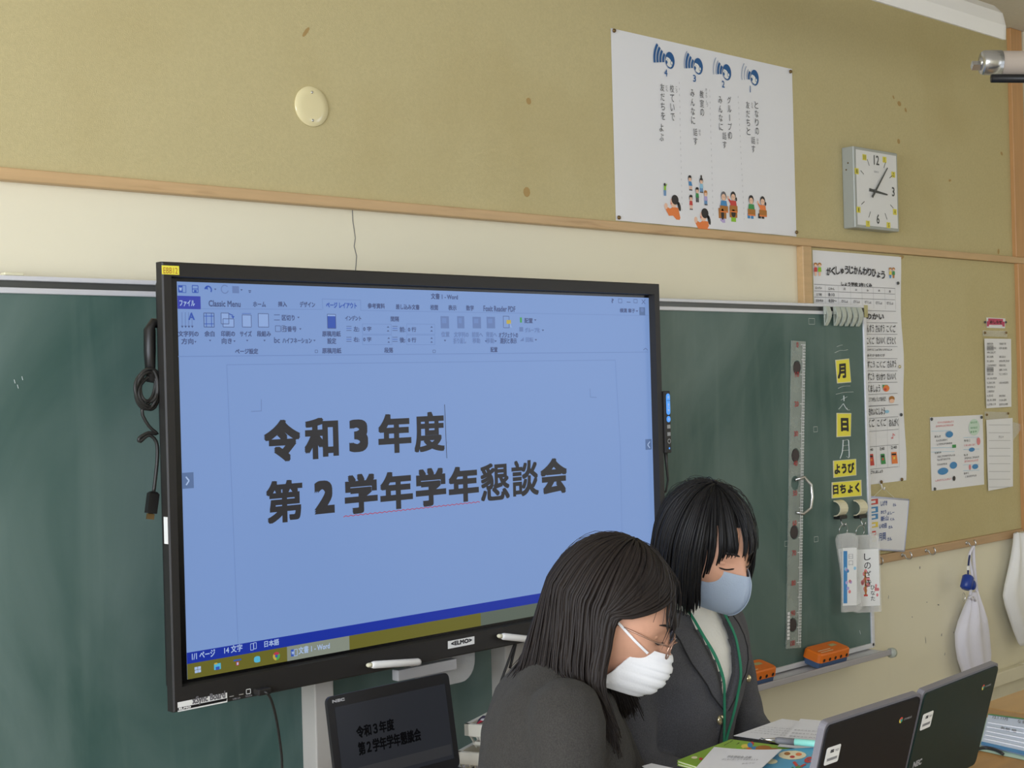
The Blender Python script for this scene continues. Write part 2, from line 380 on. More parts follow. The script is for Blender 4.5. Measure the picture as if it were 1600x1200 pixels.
class Pix:                                    # reads photo pixels on a wall-parallel plane
    def __init__(s, off): s.off = off; s.fr = wallfr(off)
    def uv(s, px, py): return UV(px, py, s.off)
    def text(s, mb, t, xl, yb, xr, yt, m, bold=0.0, h=0.0006, res=2):
        u0, v0 = s.uv(xl, yb); v1 = s.uv(xl, yt)[1]; u1 = s.uv(xr, yb)[0]
        text(mb, s.fr, t, u0, v0, u1-u0, v1-v0, m, bold, h, res)
    def rect(s, mb, xl, yt, xr, yb, m, h=0.0004):
        u0, v1 = s.uv(xl, yt); u1 = s.uv(xr, yt)[0]; v0 = s.uv(xl, yb)[1]; rect(mb, s.fr, u0, v0, u1, v1, m, h)
    def line(s, mb, x0, y0, x1, y1, w, m, h=0.0005):
        a = s.uv(x0, y0); b = s.uv(x1, y1); line(mb, s.fr, *a, *b, w, m, h)
    def poly(s, mb, pts, m, h=0.0004): poly(mb, s.fr, [s.uv(*p) for p in pts], m, h)
    def frame(s, mb, xl, yt, xr, yb, w, m, h=0.0005):
        u0, v1 = s.uv(xl, yt); u1 = s.uv(xr, yt)[0]; v0 = s.uv(xl, yb)[1]
        for a in ((u0, v0, u1, v0), (u1, v0, u1, v1), (u1, v1, u0, v1), (u0, v1, u0, v0)): line(mb, s.fr, *a, w, m, h)
    def disc(s, mb, px, py, rx, ry, m, h=0.0004, n=16):
        u, v = s.uv(px, py); u1 = s.uv(px+rx, py)[0]; v1 = s.uv(px, py-ry)[1]; disc(mb, s.fr, u, v, u1-u, v1-v, m, h, n)
def part(name, parent, *boxes, label=None):    # boxes: (lo, hi, material, bevel)
    mb = MB()
    for b in boxes: mb.box(*b)
    o = mb.build(name, parent)
    if label: o['label'] = label
    return o
# ================================================================== the room
mb = MB(); mb.box((XL, 0, 0), (XR+0.15, 0.15, HC), 'cream'); struct(mb.build('wall_front'))
mb = MB(); mb.box((XL-0.2, YB-0.2, -0.12), (XR+0.2, 0.15, 0), 'floor'); struct(mb.build('floor'))
mb = MB(); mb.box((XL-0.2, YB-0.2, HC), (XR+0.2, 0.15, HC+0.12), 'ceiling')
ceil = struct(mb.build('ceiling'))
mb = MB()
for k in range(9): mb.box((3.2+0.3, -0.455-0.9*k-0.003, HC-0.002), (XR, -0.455-0.9*k+0.003, HC+0.001), 'ink2')
tag(mb.build('panel_joint', ceil), kind='stuff')
mb = MB(); mb.box((XL, YB-0.15, 0), (XR, YB, HC), 'cream'); struct(mb.build('wall_back'))
def side_wall(name, x0, x1, wins, z0, z1):
    mb = MB(); mb.box((x0, YB, 0), (x1, 0, z0), 'cream'); mb.box((x0, YB, z1), (x1, 0, HC), 'cream')
    ys = [YB]+[q for w in sorted(wins) for q in w]+[0]
    for k in range(0, len(ys), 2): mb.box((x0, ys[k], z0), (x1, ys[k+1], z1), 'cream')
    return struct(mb.build(name))
side_wall('wall_left', XL-0.12, XL, WINS, WZ0, WZ1)
side_wall('wall_right', XR, XR+0.12, CWIN, 1.0, 2.5)
k = 0
for x0, wins, z0, z1 in ((XL-0.08, WINS, WZ0, WZ1), (XR+0.04, CWIN, 1.0, 2.5)):
    for a, b in wins:
        k += 1; w = struct(empty('window_%d' % k, (x0, (a+b)/2, z0)))
        mb = MB()
        for lo, hi in (((x0, a, z0), (x0+0.04, b, z0+0.05)), ((x0, a, z1-0.05), (x0+0.04, b, z1)), ((x0, a, z0), (x0+0.04, a+0.05, z1)), ((x0, b-0.05, z0), (x0+0.04, b, z1)), ((x0, (a+b)/2-0.03, z0), (x0+0.04, (a+b)/2+0.03, z1))): mb.box(lo, hi, 'alu')
        mb.build('window_frame', w)
# ---------------- upper and right pinboards
UPZ0 = 1.918
mb = MB(); mb.box((XL+0.002, -0.012, UPZ0), (5.485, -0.0006, HC-0.001), 'olive')
tag(mb.build('pinboard'), 'wide olive cloth pinboard covering the upper wall to the ceiling', 'pinboard')
mb = MB(); mb.box((4.04, -0.012, 0.8045), (5.497, -0.0006, 1.895), 'olive')
tag(mb.build('pinboard'), 'olive cloth pinboard panel beside the blackboard, above the hook rail', 'pinboard')
mb = MB(); mb.box((XL, -0.03, 1.896), (5.55, 0, 1.922), 'wood_trim', 0.003); struct(mb.build('trim_1'))
mb = MB(); mb.box((3.99, -0.028, 0.80), (4.04, 0, 1.896), 'wood_trim', 0.003); struct(mb.build('trim_2'))
mb = MB(); mb.box((5.484, -0.03, 1.922), (5.578, 0, HC), 'wood_dark', 0.003); struct(mb.build('trim_3'))
mb = MB(); mb.box((5.496, -0.03, 0.74), (5.553, 0, 1.896), 'wood_dark', 0.003); struct(mb.build('trim_4'))
# hairline crack in the cream band, nail holes and scuffs on the lower wall
mb = MB(); fr = wallfr(0.0004)
pts = [(550, 324), (551, 345), (555, 372), (553, 385), (557, 400), (555, 425)]
for a, b in zip(pts, pts[1:]): line(mb, fr, *UV(*a, 0.0), *UV(*b, 0.0), 0.0022, 'ink2')
tag(mb.build('plaster_crack'), 'thin dark crack running down the cream wall above the display', 'crack')
mb = MB()
for px, py, w, l in ((1437, 887, 0.006, 0.012), (1388, 933, 0.003, 0.016), (1446, 1000, 0.003, 0.03), (1471, 992, 0.005, 0.012), (1490, 988, 0.003, 0.008), (1425, 964, 0.004, 0.006), (1466, 945, 0.014, 0.004), (1448, 941, 0.006, 0.004), (1476, 1022, 0.003, 0.014)):
    u, v = UV(px, py, 0.0); disc(mb, fr, u, v, w/2, l/2, 'ink2', 0.0004, 7, random.uniform(-.4, .4))
tag(mb.build('wall_scuffs'), 'small dark scuffs and nail holes on the pale lower wall', 'scuffs', kind='stuff')
mb = MB(); MST = mat('brown_stain', (176, 146, 92), 0.9); fr2_ = wallfr(0.0122)
for px, py, rx, ry in ((823, 300, 4, 6), (826, 158, 3, 4), (1396, 152, 2.5, 2), (1405, 162, 4, 4), (1415, 172, 2, 4), (1404, 221, 3, 4), (1565, 240, 3, 3), (1484, 282, 3, 2), (478, 50, 5, 2), (1408, 402, 6, 3), (1560, 393, 2.5, 5)):
    u, v = UV(px, py, 0.0122); disc(mb, fr2_, u, v, rx/300, ry/420, MST, 0.0003, 9, random.uniform(-1, 1))
tag(mb.build('pinboard_stains'), 'small brown tape marks and stains on the olive pinboards', 'stains', kind='stuff')
a = UV(4, 432, 0.052); b = UV(35, 434, 0.052); mb = MB(); mb.box((a[0], -0.062, 1.6985), (b[0], -0.04, 1.7045), 'card_edge', 0.002)
tag(mb.build('magnet_strip'), 'short pale strip lying on the top rail at the photo edge', 'strip')
# ---------------- surface conduit low on the wall by the corner
a = W(1562, 1058, 0.02); b = W(1600, 1048, 0.02)
zc = float((a[2]+b[2])/2)
t = thing('wall_conduit', (5.0, -0.02, zc), 'cream wall conduit running low along the wall behind the dark green laptop', 'conduit')
mb = MB(); mb.box((4.75, -0.032, zc-0.028), (5.46, -0.0005, zc+0.026), 'cream', 0.004); mb.build('cover', t)
mb = MB(); mb.box((5.46, -0.036, zc-0.032), (5.52, -0.0005, zc+0.03), 'cream', 0.004); mb.build('joint_cap', t)
# ---------------- hook rail
hz = 0.79
t = thing('hook_rail', (4.9, -0.01, hz), 'narrow brown wooden rail with screw hooks below the olive pinboard', 'hook rail')
mb = MB(); mb.box((4.306, -0.022, hz-0.018), (5.497, -0.0006, hz+0.014), 'wood_rail', 0.003); mb.build('rail', t)
def cup_hook(x, z):
    mb = MB(); P = [(x, -0.02, z), (x, -0.032, z)]
    for k in range(10): a = PI*1.35*k/9; P.append((x+0.004, -0.046+0.014*math.cos(a), z-0.014*math.sin(a)))
    mb.tube(P, 0.0028, 'silver', 6); mb.tube([(x, -0.0215, z), (x, -0.025, z)], 0.007, 'silver', 10); return mb
HX = [4.374, 4.566, 4.731, 5.03, 5.433]
for x in HX: cup_hook(x, hz).build('screw_hook', t)
# ================================================================== blackboard
BT, BB, BL, BRR = 1.698, 0.500, 0.35, 4.305
t = thing('blackboard', (2.3, -0.05, BB), 'long dark green blackboard with aluminium frame and faint chalk smears', 'blackboard')
mb = MB(); mb.box((BL, -0.06, 0.512), (4.29, -0.034, 1.668), 'board'); mb.build('writing_surface', t)
mb = MB(); mb.box((BL, -0.068, BT-0.010), (4.302, -0.032, BT), 'alu', 0.002); mb.box((BL, -0.066, 1.662), (4.302, -0.034, 1.674), 'alu', 0.002); mb.build('top_rail', t)
mb = MB(); mb.box((BL, -0.059, 1.674), (4.302, -0.034, BT-0.010), 'rail_dark'); mb.build('rail_groove', t, )['label'] = 'dark groove between two pale rails'
mb = MB(); mb.box((4.287, -0.066, 0.50), (4.305, -0.032, 1.674), 'alu', 0.002); mb.build('side_frame', t)
mb = MB()
mb.box((BL, -0.066, 0.496), (4.30, -0.034, 0.512), 'alu', 0.001); mb.box((BL, -0.138, 0.484), (4.29, -0.034, 0.490), 'alu', 0.001); mb.box((BL, -0.142, 0.480), (4.29, -0.134, 0.500), 'alu_dark', 0.002)
mb.build('chalk_tray', t)
mb = MB(); mb.tube([(4.286, -0.138, 0.486), (4.303, -0.138, 0.486)], 0.017, 'clip', 14); mb.build('tray_end_cap', t)['label'] = 'pale green round end cap'
# wall brackets hold the board off the wall
for x in (0.6, 1.6, 2.6, 3.6):
    for z in (0.52, 1.62): part('mounting_bracket', t, ((x, -0.034, z), (x+0.05, -0.0005, z+0.04), 'alu', 0))
# handwritten chalk date and other chalk marks
mb = MB(); pb = Pix(0.0602)
def stroke(pts, w=0.0055):
    P = [pb.fr.P(*pb.uv(*p), 0.0004) for p in pts]; mb.tube(smoothp(P, 3), w/2, 'chalk', 5, flat=0.3)
Z5 = lambda x, y: (1280+x/8.571, 500+y/8.571)
Z6 = lambda x, y: (1280+x/8.571, 630+y/8.571)
BOARD = t
for chars, Zf in (([[(235, 358), (270, 342), (305, 335)], [(208, 438), (270, 410), (330, 408), (378, 398)]], Z5), ([[(252, 915), (320, 888), (410, 883)], [(222, 995), (330, 970), (452, 963)]], Z5), ([[(325, 1012), (328, 1085)], [(290, 1072), (370, 1028)]], Z5), ([[(258, 1195), (290, 1158), (320, 1120)], [(320, 1120), (345, 1165), (365, 1195)]], Z5),
        ([[(365, 65), (378, 90), (405, 90)]], Z6), ([[(310, 500), (345, 496), (385, 492), (392, 560), (396, 722), (365, 712)], [(318, 492), (305, 650), (275, 740)], [(312, 572), (388, 560)], [(308, 636), (392, 628)]], Z6)):
    mb = MB()
    for q in chars: stroke([Zf(*p) for p in q])
    mb.build('chalk_character', BOARD)['label'] = 'white handwritten chalk character'
mb = MB()
for (x, y, w, hh) in ((1268, 502, 9, 9), (1274, 671, 6, 8), (1229, 850, 6, 8), (1275, 843, 6, 8)):
    pb.frame(mb, x-w/2, y-hh/2, x+w/2, y+hh/2, 0.0009, 'chalk', 0.0003)
for (x, y) in ((22, 593), (34, 588), (27, 601), (1343, 985), (1303, 1003), (1310, 1010)): stroke([(x, y), (x+1.5, y+6)], 0.002)
o = mb.build('chalk_marks', BOARD); o['label'] = 'faint chalk specks and corner marks'; o['kind'] = 'stuff'
# ---------------- erasers in the chalk tray
def eraser(x, label):
    e = thing('chalkboard_eraser', (x, -0.092, 0.49), label, 'eraser', 'orange erasers in the chalk tray')
    fr = Fr((x, -0.092, 0), (1, 0, 0), (0, 1, 0)); w, d = 0.088, 0.036
    def rr(w, d, r=0.012): return [(sx*(w-r)+r*math.cos(a), sy*(d-r)+r*math.sin(a)) for sx, sy, a0 in ((1, 1, 0), (-1, 1, PI/2), (-1, -1, PI), (1, -1, 1.5*PI)) for a in (a0, a0+PI/4, a0+PI/2)]
    mb = MB(); mb.prism(rr(w-0.004, d-0.002), fr, 0.4905, 0.512, 'eraser_blue'); mb.build('felt_pad', e)['label'] = 'blue felt pad'
    mb = MB(); R = [[fr.P(u, v, z) for u, v in rr(w*s, d*s)] for z, s in ((0.510, 1), (0.536, 0.98), (0.541, 0.93))]; mb.rings(R, 'orange', smooth=False)
    sh = mb.build('shell', e)
    mb = MB(); fr2 = Fr((x, -0.092-d+0.0004, 0), (1, 0, 0), (0, 0, 1))
    for q in (-0.065, -0.032, 0.0, 0.032, 0.065): disc(mb, fr2, q, 0.518, 0.006, 0.006, 'black', 0.0010)
    fr3 = Fr((x, -0.092, 0.541), (1, 0, 0), (0, 1, 0)); rect(mb, fr3, 0.02, 0.0, 0.055, 0.016, 'clip_tape', 0.0005)
    for q in (-0.01, -0.022): line(mb, fr3, -0.07, q, 0.0, q, 0.003, 'creamp', 0.0005)
    mb.build('notch_marking', sh); e.rotation_euler.x = 0.24; e.location.z += 0.009; e.location.y += 0.004
eraser(3.966, 'orange blue-felt eraser lying in the tray below the clear ruler')
eraser(3.556, 'orange eraser in the chalk tray half hidden behind the blazer woman')
# ---------------- transparent metre ruler on the board
t = thing('metre_ruler', W(1245, 1012, 0.066), 'long clear plastic ruler with red numbers stuck upright on the blackboard', 'ruler')
a, b, c, d = [UV(*p, 0.066) for p in ((1237.5, 532), (1259, 533.5), (1252, 1012), (1229, 1014))]
A, B, C_, D_ = [Vector(q) for q in (a, b, c, d)]
def rl(s, f): p = (A+(B-A)*s)*(1-f)+(D_+(C_-D_)*s)*f; return p.x, p.y      # s across, f down
fr = wallfr(0.0615); mb = MB()
hol = [0.088, 0.375, 0.465, 0.625, 0.925]
hh, hs = 0.024, 0.30
fs = [0]
# body with elongated holes: strips left and right of each hole, bars between
prev = 0.0
for f in hol:
    mb.prism([rl(0, f-hh), rl(1, f-hh), rl(1, prev), rl(0, prev)], fr, 0, 0.004, 'clear')
    cc = 0.42
    ring = [(cc-hs*math.cos(q), f+hh*math.sin(q)) for q in np.linspace(-PI/2, PI/2, 9)]
    mb.prism([rl(0, f-hh), rl(0, f+hh)]+[rl(*p) for p in ring[::-1]], fr, 0, 0.004, 'clear')
    ring = [(cc+hs*math.cos(q), f+hh*math.sin(q)) for q in np.linspace(-PI/2, PI/2, 9)]
    mb.prism([rl(1, f+hh), rl(1, f-hh)]+[rl(*p) for p in ring], fr, 0, 0.004, 'clear')
    prev = f+hh
mb.prism([rl(0, 1), rl(1, 1), rl(1, prev), rl(0, prev)], fr, 0, 0.004, 'clear')
mb.build('blade', t)
MMG = mat('dark_oval_magnet', (50, 38, 42), 0.5)
for f in (0.088, 0.375, 0.625, 0.925):
    mb = MB(); mb.prism([rl(0.42+hs*0.86*math.cos(q), f+hh*0.86*math.sin(q)) for q in np.linspace(2*PI, 0, 16, endpoint=False)][::-1], fr, 0, 0.003, MMG); mb.build('oval_magnet', t)
mb = MB(); k = 0
for k in range(101):
    f = 0.012+0.97*k/100; L = 0.36 if k % 10 == 0 else (0.3 if k % 5 == 0 else 0.22)
    line(mb, fr, *rl(1-L, f), *rl(0.99, f), 0.0022, 'paper', 0.0045)
line(mb, fr, *rl(0.80, 0.01), *rl(0.80, 0.99), 0.0014, 'paper', 0.0045)
for q in range(1, 4): line(mb, fr, *rl(1-0.07*q, 0.012), *rl(1-0.07*q, 0.985), 0.0009, 'paper', 0.0044)
mb.build('marking', t)
for n, s in enumerate(['0', '10', '20', '30', '40', '50', '60', '70', '80', '90', '100']):
    mb = MB(); u, v = rl(0.40, 0.012+0.97*n/10); w = 0.018*(len(s) if len(s) < 3 else 2.2)/1.6
    text(mb, fr, s, u-w/2, v-0.010, w, 0.018, 'red_num', 0.0003, 0.0048); mb.build('number_marking', t)
mb = MB()
for q in np.linspace(0.885, 0.965, 8): u, v = rl(0.12, q); rect(mb, fr, u-0.008, v-0.006, u+0.006, v+0.003, 'paper', 0.0046)
mb.build('size_label', t)['label'] = 'small white printed label'
mb = MB()
p = [fr.P(*rl(0.35, 0.455), 0.006), fr.P(*rl(0.75, 0.445), 0.02), fr.P(*rl(0.98, 0.47), 0.035), fr.P(*rl(1.02, 0.51), 0.038), fr.P(*rl(0.98, 0.545), 0.035), fr.P(*rl(0.75, 0.565), 0.02), fr.P(*rl(0.45, 0.56), 0.006)]
mb.tube(p, 0.0055, 'silver', 8); mb.build('handle', t)
# ---------------- yellow magnet cards
pc = Pix(0.0612)
def card(pts, txt, label, tb, bold=0.0018):
    q = [UV(*p, 0.0612) for p in pts]; c = np.mean(q, axis=0)
    t = thing('magnet_card', (c[0], -0.061, c[1]), label, 'card', 'yellow magnet cards on the blackboard')
    fr = wallfr(0.0606); mb = MB(); cc = Vector(c)
    mb.prism([tuple(p) for p in q][::-1], fr, 0, 0.0016, 'card_edge'); mb.build('backing', t)
    mb = MB(); qq = [tuple(cc+(Vector(p)-cc)*0.93) for p in q]; mb.prism(qq[::-1], fr, 0.0016, 0.0020, 'yellow'); f = mb.build('yellow_face', t)
    mb = MB(); xl, yb, xr, yt = tb; u0, v0 = UV(xl, yb, 0.0626); u1 = UV(xr, yb, 0.0626)[0]; v1 = UV(xl, yt, 0.0626)[1]
    sl = (q[1][1]-q[0][1])/(q[1][0]-q[0][0])
    text(mb, wallfr(0.0627), txt, u0, v0, u1-u0, v1-v0, 'ink', bold, 0.0004, 3, 0.0, sl); mb.build('lettering', f)
g = lambda fn, *pts: [fn(*p) for p in pts]
card(g(Z5, (215, 535), (398, 515), (425, 835), (240, 850)), '月', 'yellow card with one black kanji for month, highest on the board', (1309, 592, 1322, 569), 0.0026)
card(g(Z6, (232, 130), (428, 132), (420, 445), (232, 455)), '日', 'yellow card with the boxy black kanji for day, second from top', (1314, 674, 1326, 653), 0.0032)
card(g(Z6, (185, 770), (492, 745), (496, 965), (190, 1000)), 'ようび', 'yellow card reading three hiragana under the chalked month sign', (1304, 741.5, 1335, 725))
Z7 = lambda x, y: (1280+x/5.456, 740+y/5.456)
card(g(Z7, (106, 75), (358, 53), (362, 190), (106, 212)), '日ちょく', 'widest yellow card, the lowest one just above two magnet hooks', (1301.5, 773, 1343, 757.5))
# ---------------- grey magnet clips at the top right corner of the board
for k, (x0, x1) in enumerate(((1290, 1300.5), (1305, 1315.5), (1314, 1323.5), (1322.5, 1332), (1331, 1341), (1339.5, 1350))):
    yt, yb = 478+k*0.4, 508+k*0.3
    p0 = W(x0, yt, 0.085); p1 = W(x1, yt, 0.085); pb_ = W(x0, yb, 0.085)
    lab = 'grey plastic magnet clip hanging alone, apart from the row of five' if k == 0 else ['', 'first grey clip of the row of five, next to the lone one', 'second grey clip in the row of five', 'middle grey clip of the row of five', 'fourth grey clip, next to the corner one', 'grey clip at the very corner of the board frame'][k]
    t = thing('magnet_clip', ((p0[0]+p1[0])/2, -0.07, p0[2]), lab, 'clip', 'grey clips on the board corner')
    xa, xb, za, zb = float(p0[0]), float(p1[0]), float(p0[2]), float(pb_[2]); xm = (xa+xb)/2; hw = (xb-xa)/2*0.60
    fr = Fr((xm, 0, 0), (0, 1, 0), (0, 0, 1))
    mb = MB(); mb.box((xm-hw, -0.080, za-0.028), (xm+hw, -0.069, za), 'clip', 0.002); mb.build('magnet_base', t)
    mb = MB(); P = [(xm, -0.081, za-0.002), (xm, -0.087, za-0.02), (xm, -0.088, za-0.035), (xm, -0.081, zb+0.012), (xm, -0.073, zb)]
    V = []
    for (x, y, z), w in zip(P, (1, 1, 0.9, 0.75, 0.7)): V.append([(x-hw*w, y, z), (x+hw*w, y, z), (x+hw*w, y+0.004, z-0.001), (x-hw*w, y+0.004, z-0.001)])
    mb.rings(V, 'clip', smooth=False); mb.build('lever', t)
    mb = MB(); mb.box((xm-hw*0.7, -0.0725, zb), (xm+hw*0.7, -0.0685, za-0.02), 'clip', 0.001); mb.build('jaw', t)
# yellowed tape at the corner
a = W(1349, 480, 0.068); b = W(1357, 495, 0.068); mb = MB(); mb.box((4.287, -0.0705, 1.655), (4.308, -0.0688, 1.698), 'clip_tape'); tag(mb.build('corner_tape'), 'small piece of yellowed tape on the top corner of the blackboard frame', 'tape')
# ---------------- two cream magnet hooks with ring-bound name cards
def magnet_hook(px, py, label):
    p = W(px, py, 0.062); x, z = float(p[0]), float(p[2])
    t = thing('magnet_hook', (x, -0.066, z), label, 'hook', 'cream magnet hooks above the name cards')
    mb = MB(); R = []
    for k in range(9):
        a = -PI/2+PI*k/8; R.append([(x-0.022, -0.0625-0.03*math.cos(a), z+0.028*math.sin(a)), (x+0.022, -0.0625-0.03*math.cos(a), z+0.028*math.sin(a)), (x+0.022, -0.0625-0.026*math.cos(a), z+0.024*math.sin(a)), (x-0.022, -0.0625-0.026*math.cos(a), z+0.024*math.sin(a))])
    mb.rings(R, 'magnet_cream', smooth=False); mb.build('bow', t)
    mb = MB(); mb.box((x-0.022, -0.088, z-0.036), (x+0.022, -0.0615, z-0.024), 'black', 0.002); mb.build('magnet_base', t)['label'] = 'black magnet'
    mb = MB(); mb.tube([(x, -0.075, z-0.034), (x, -0.078, z-0.05), (x, -0.086, z-0.062), (x, -0.094, z-0.056), (x, -0.095, z-0.048)], 0.0022, 'silver', 6); mb.build('wire_hook', t)
    return x, z
x1, z1 = magnet_hook(1308, 794, 'cream magnet hook holding the fanned card bundle')
x2, z2 = magnet_hook(1339, 793, 'cream magnet hook holding the flat name card set')
def cardset(nm, x, z, label, fan, n, top, yawk, hx):
    t = thing(nm, (x, -0.09, z), label, 'name cards')
    mb = MB(); mb.tube([(x+hx+0.022*math.sin(2*PI*k/20), -0.088-0.004*math.sin(2*PI*k/20+1), top+0.002+0.022*math.cos(2*PI*k/20)) for k in range(20)], 0.0013, 'silver', 6, closed=True); mb.build('binding_ring', t)
    w, h = (0.088, 0.262) if not fan else (0.062, 0.262)
    for k in range(n):
        y = -0.083-0.0055*(n-1-k) if not fan else -0.082-0.006*(n-1-k)
        rot = (k*0.055-0.03) if fan else 0.0
        c, s = math.cos(rot), math.sin(rot)
        fr = Fr((x+hx, y-0.022, top-0.012), Vector((0.80*c, -0.60*c, s)), Vector((-0.80*s, 0.60*s, c)))
        if fan: fr = Fr((x+hx-0.004*k, y-0.012, top-0.012), Vector((0.86*c, -0.5*c, s)), Vector((-0.86*s, 0.5*s, c)))
        mb = MB()
        mb.prism([(-w/2, -h), (w/2, -h), (w/2, -0.01), (w/2-0.01, 0.004), (-w/2+0.01, 0.004), (-w/2, -0.01)], fr, 0, 0.0006, 'film'); rect(mb, fr, -w/2+0.005, -h+0.022, w/2-0.005, -0.045, 'white_label', 0.001)
        c_ = mb.build('card', t)
        mb = MB()
        if not fan and k == 0:
            vtext(mb, fr, 'しのざき', -0.002, -0.058, 0.026, 'ink', 0.030, 0.0002, 0.0015); vtext(mb, fr, 'ひなた', 0.014, -0.168, 0.017, 'ink', 0.019, 0.0001, 0.0016)
            rect(mb, fr, -0.014, -0.205, -0.008, -0.12, 'brownp', 0.0014); rect(mb, fr, -0.018, -0.206, -0.004, -0.200, 'redp', 0.0015)
            for q in range(11): disc(mb, fr, -0.012+random.uniform(-.012, .012), -0.115-random.uniform(0, 0.075), 0.006, 0.008, 'pinkp', 0.0012, 8)
            for q in range(6): disc(mb, fr, 0.028+random.uniform(-.005, .006), -0.165-random.uniform(0, 0.04), 0.004, 0.006, 'pinkp', 0.0012, 8)
            mb.build('lettering', c_)
        elif fan:
            cs = ['bluep', 'cyanp', 'pinkp', 'redp', 'brownp', 'purplep']
            if k % 2 == 0: rect(mb, fr, -w/2+0.008, -h+0.03, -w/2+0.022, -0.055, 'bluep', 0.0013)
            for q in range(9): disc(mb, fr, random.uniform(-.018, .02), -random.uniform(0.11, 0.2), 0.005, 0.006, random.choice(cs), 0.0014, 8)
            if k == 0: vtext(mb, fr, '日口', 0.004, -0.065, 0.018, 'ink3', 0.022, 0.0, 0.0015)
            mb.build('lettering', c_)
cardset('card_bundle', x1-0.035, z1-0.16, 'fanned bundle of laminated picture cards hanging on a ring from a magnet hook', True, 4, z1-0.075, 0.3, 0.030)
cardset('name_card_set', x2-0.055, z2-0.16, 'thick set of laminated name cards showing vertical handwriting', False, 3, z2-0.082, 0.0, 0.030)
# ================================================================== interactive display
SY = 0.2856                                     # screen plane, metres from the wall
ps = Pix(SY); FY = SY+0.02
fo = [UV(248.7, 410.5, FY), UV(1030.8, 442, FY), UV(276, 1113, FY)]
fx0, fx1, fz0, fz1 = (fo[0][0]+fo[2][0])/2, fo[1][0], fo[2][1], (fo[0][1]+fo[1][1])/2
sx0, sx1 = (UV(272.4, 442, SY)[0]+UV(296.5, 1061, SY)[0])/2, (UV(1012.6, 463.7, SY)[0]+UV(1027.7, 927, SY)[0])/2
sz1, sz0 = (UV(272.4, 442, SY)[1]+UV(1012.6, 463.7, SY)[1])/2, UV(296.5, 1061, SY)[1]
TV = thing('interactive_display', ((fx0+fx1)/2, -SY, fz0), 'huge black-framed electronic whiteboard showing a document in front of the blackboard', 'display')
ib = 0.033
ix0, ix1, iz0, iz1 = UV(267.5, 431.5, FY)[0], UV(1022.5, 447, FY)[0], UV(294, 1072, FY)[1], UV(267.5, 431.5, FY)[1]
mb = MB()
def rectring(a, y0, b, y1):
    (x0, z0, X0, Z0), (x1, z1, X1, Z1) = a, b
    V = [(x0, -y0, z0), (X0, -y0, z0), (X0, -y0, Z0), (x0, -y0, Z0), (x1, -y1, z1), (X1, -y1, z1), (X1, -y1, Z1), (x1, -y1, Z1)]
    return V, [(j, (j+1) % 4, 4+(j+1) % 4, 4+j) for j in range(4)]
O = (fx0, fz0, fx1, fz1); O2 = (fx0+0.003, fz0+0.003, fx1-0.003, fz1-0.003); I = (ix0, iz0, ix1, iz1); I2 = (ix0+0.002, iz0+0.002, ix1-0.002, iz1-0.002)
for a, y0, b, y1 in ((O, SY-0.004, O, FY-0.003), (O, FY-0.003, O2, FY), (O2, FY, I, FY), (I, FY, I2, SY)):
    V, F = rectring(a, y0, b, y1); mb.add(V, F, 'bezel')
mb.add([(fx0, -SY+0.004, fz0), (fx1, -SY+0.004, fz0), (fx1, -SY+0.004, fz1), (fx0, -SY+0.004, fz1)], [(0, 3, 2, 1)], 'black')
mb.build('frame', TV)
mb = MB(); mb.box((fx0+0.03, -SY+0.0042, fz0+0.03), (fx1-0.03, -SY+0.07, fz1-0.03), 'black', 0.01); mb.build('rear_housing', TV)
mb = MB(); V, F = rectring(I2, SY, (sx0, sz0, sx1, sz1), SY); mb.add(V, F, 'blackglass')
mb.box((sx1+0.001, -SY-0.0012, sz0), (sx1+0.003, -SY, sz1), 'silver'); mb.build('glass_border', TV)  # silver strip stands in for the reflection on the right inner bezel side
mb = MB(); rect(mb, ps.fr, sx0, sz0, sx1, sz1, 'screen', 0.0)
screen = mb.build('screen', TV)
# -- what the screen shows
R4 = lambda x, y: (200+x/3, 380+y/3)
mb = MB(); T_ = lambda t, xl, yb, xr, yt, m='s_text', b=0.0004: ps.text(mb, t, xl, yb, xr, yt, m, b, 0.0012)
vf1, vf0 = ps.uv(274, 462)[1], ps.uv(274, 482.5)[1]; rect(mb, ps.fr, sx0, vf0, ps.uv(313, 464)[0], vf1, 's_file', 0.0006)
T_('ファイル', 280, 478.5, 304, 468.5, 's_white', 0.0003)
for t, a in (('Classic Menu', (325.5, 479, 375.5, 469)), ('ホーム', (395, 479.5, 415, 471)), ('挿入', (434, 479.5, 448, 471)), ('デザイン', (468, 480, 492, 471)), ('参考資料', (574, 482, 601, 473.5)), ('差し込み文書', (618, 483.5, 655, 475)), ('校閲', (672, 484.5, 684, 476)), ('表示', (700, 485, 713, 476.5)), ('数学', (728, 485.5, 740, 477)), ('Foxit Reader PDF', (755, 486.5, 805, 477.5)), ('文書 1 - Word', (673, 467.5, 715, 458)), ('横溝 章子', (968, 488.5, 992, 481.5)), ('?', (955, 473.5, 958.5, 466.5))): T_(t, *a)
T_('ページ レイアウト', 509, 481, 557, 472, 's_blue')
ps.line(mb, 503, 467, 563, 469, 0.0012, 's_line', 0.0008); ps.line(mb, 503, 467, 504, 483, 0.0012, 's_line', 0.0008); ps.line(mb, 563, 469, 563.5, 485, 0.0012, 's_line', 0.0008)
ps.line(mb, 313, 482.5, 503, 483.5, 0.0010, 's_line', 0.0008); ps.line(mb, 563, 485, 1013, 493, 0.0010, 's_line', 0.0008)
ps.line(mb, 278, 557, 1013, 550, 0.0016, 's_line', 0.0008)
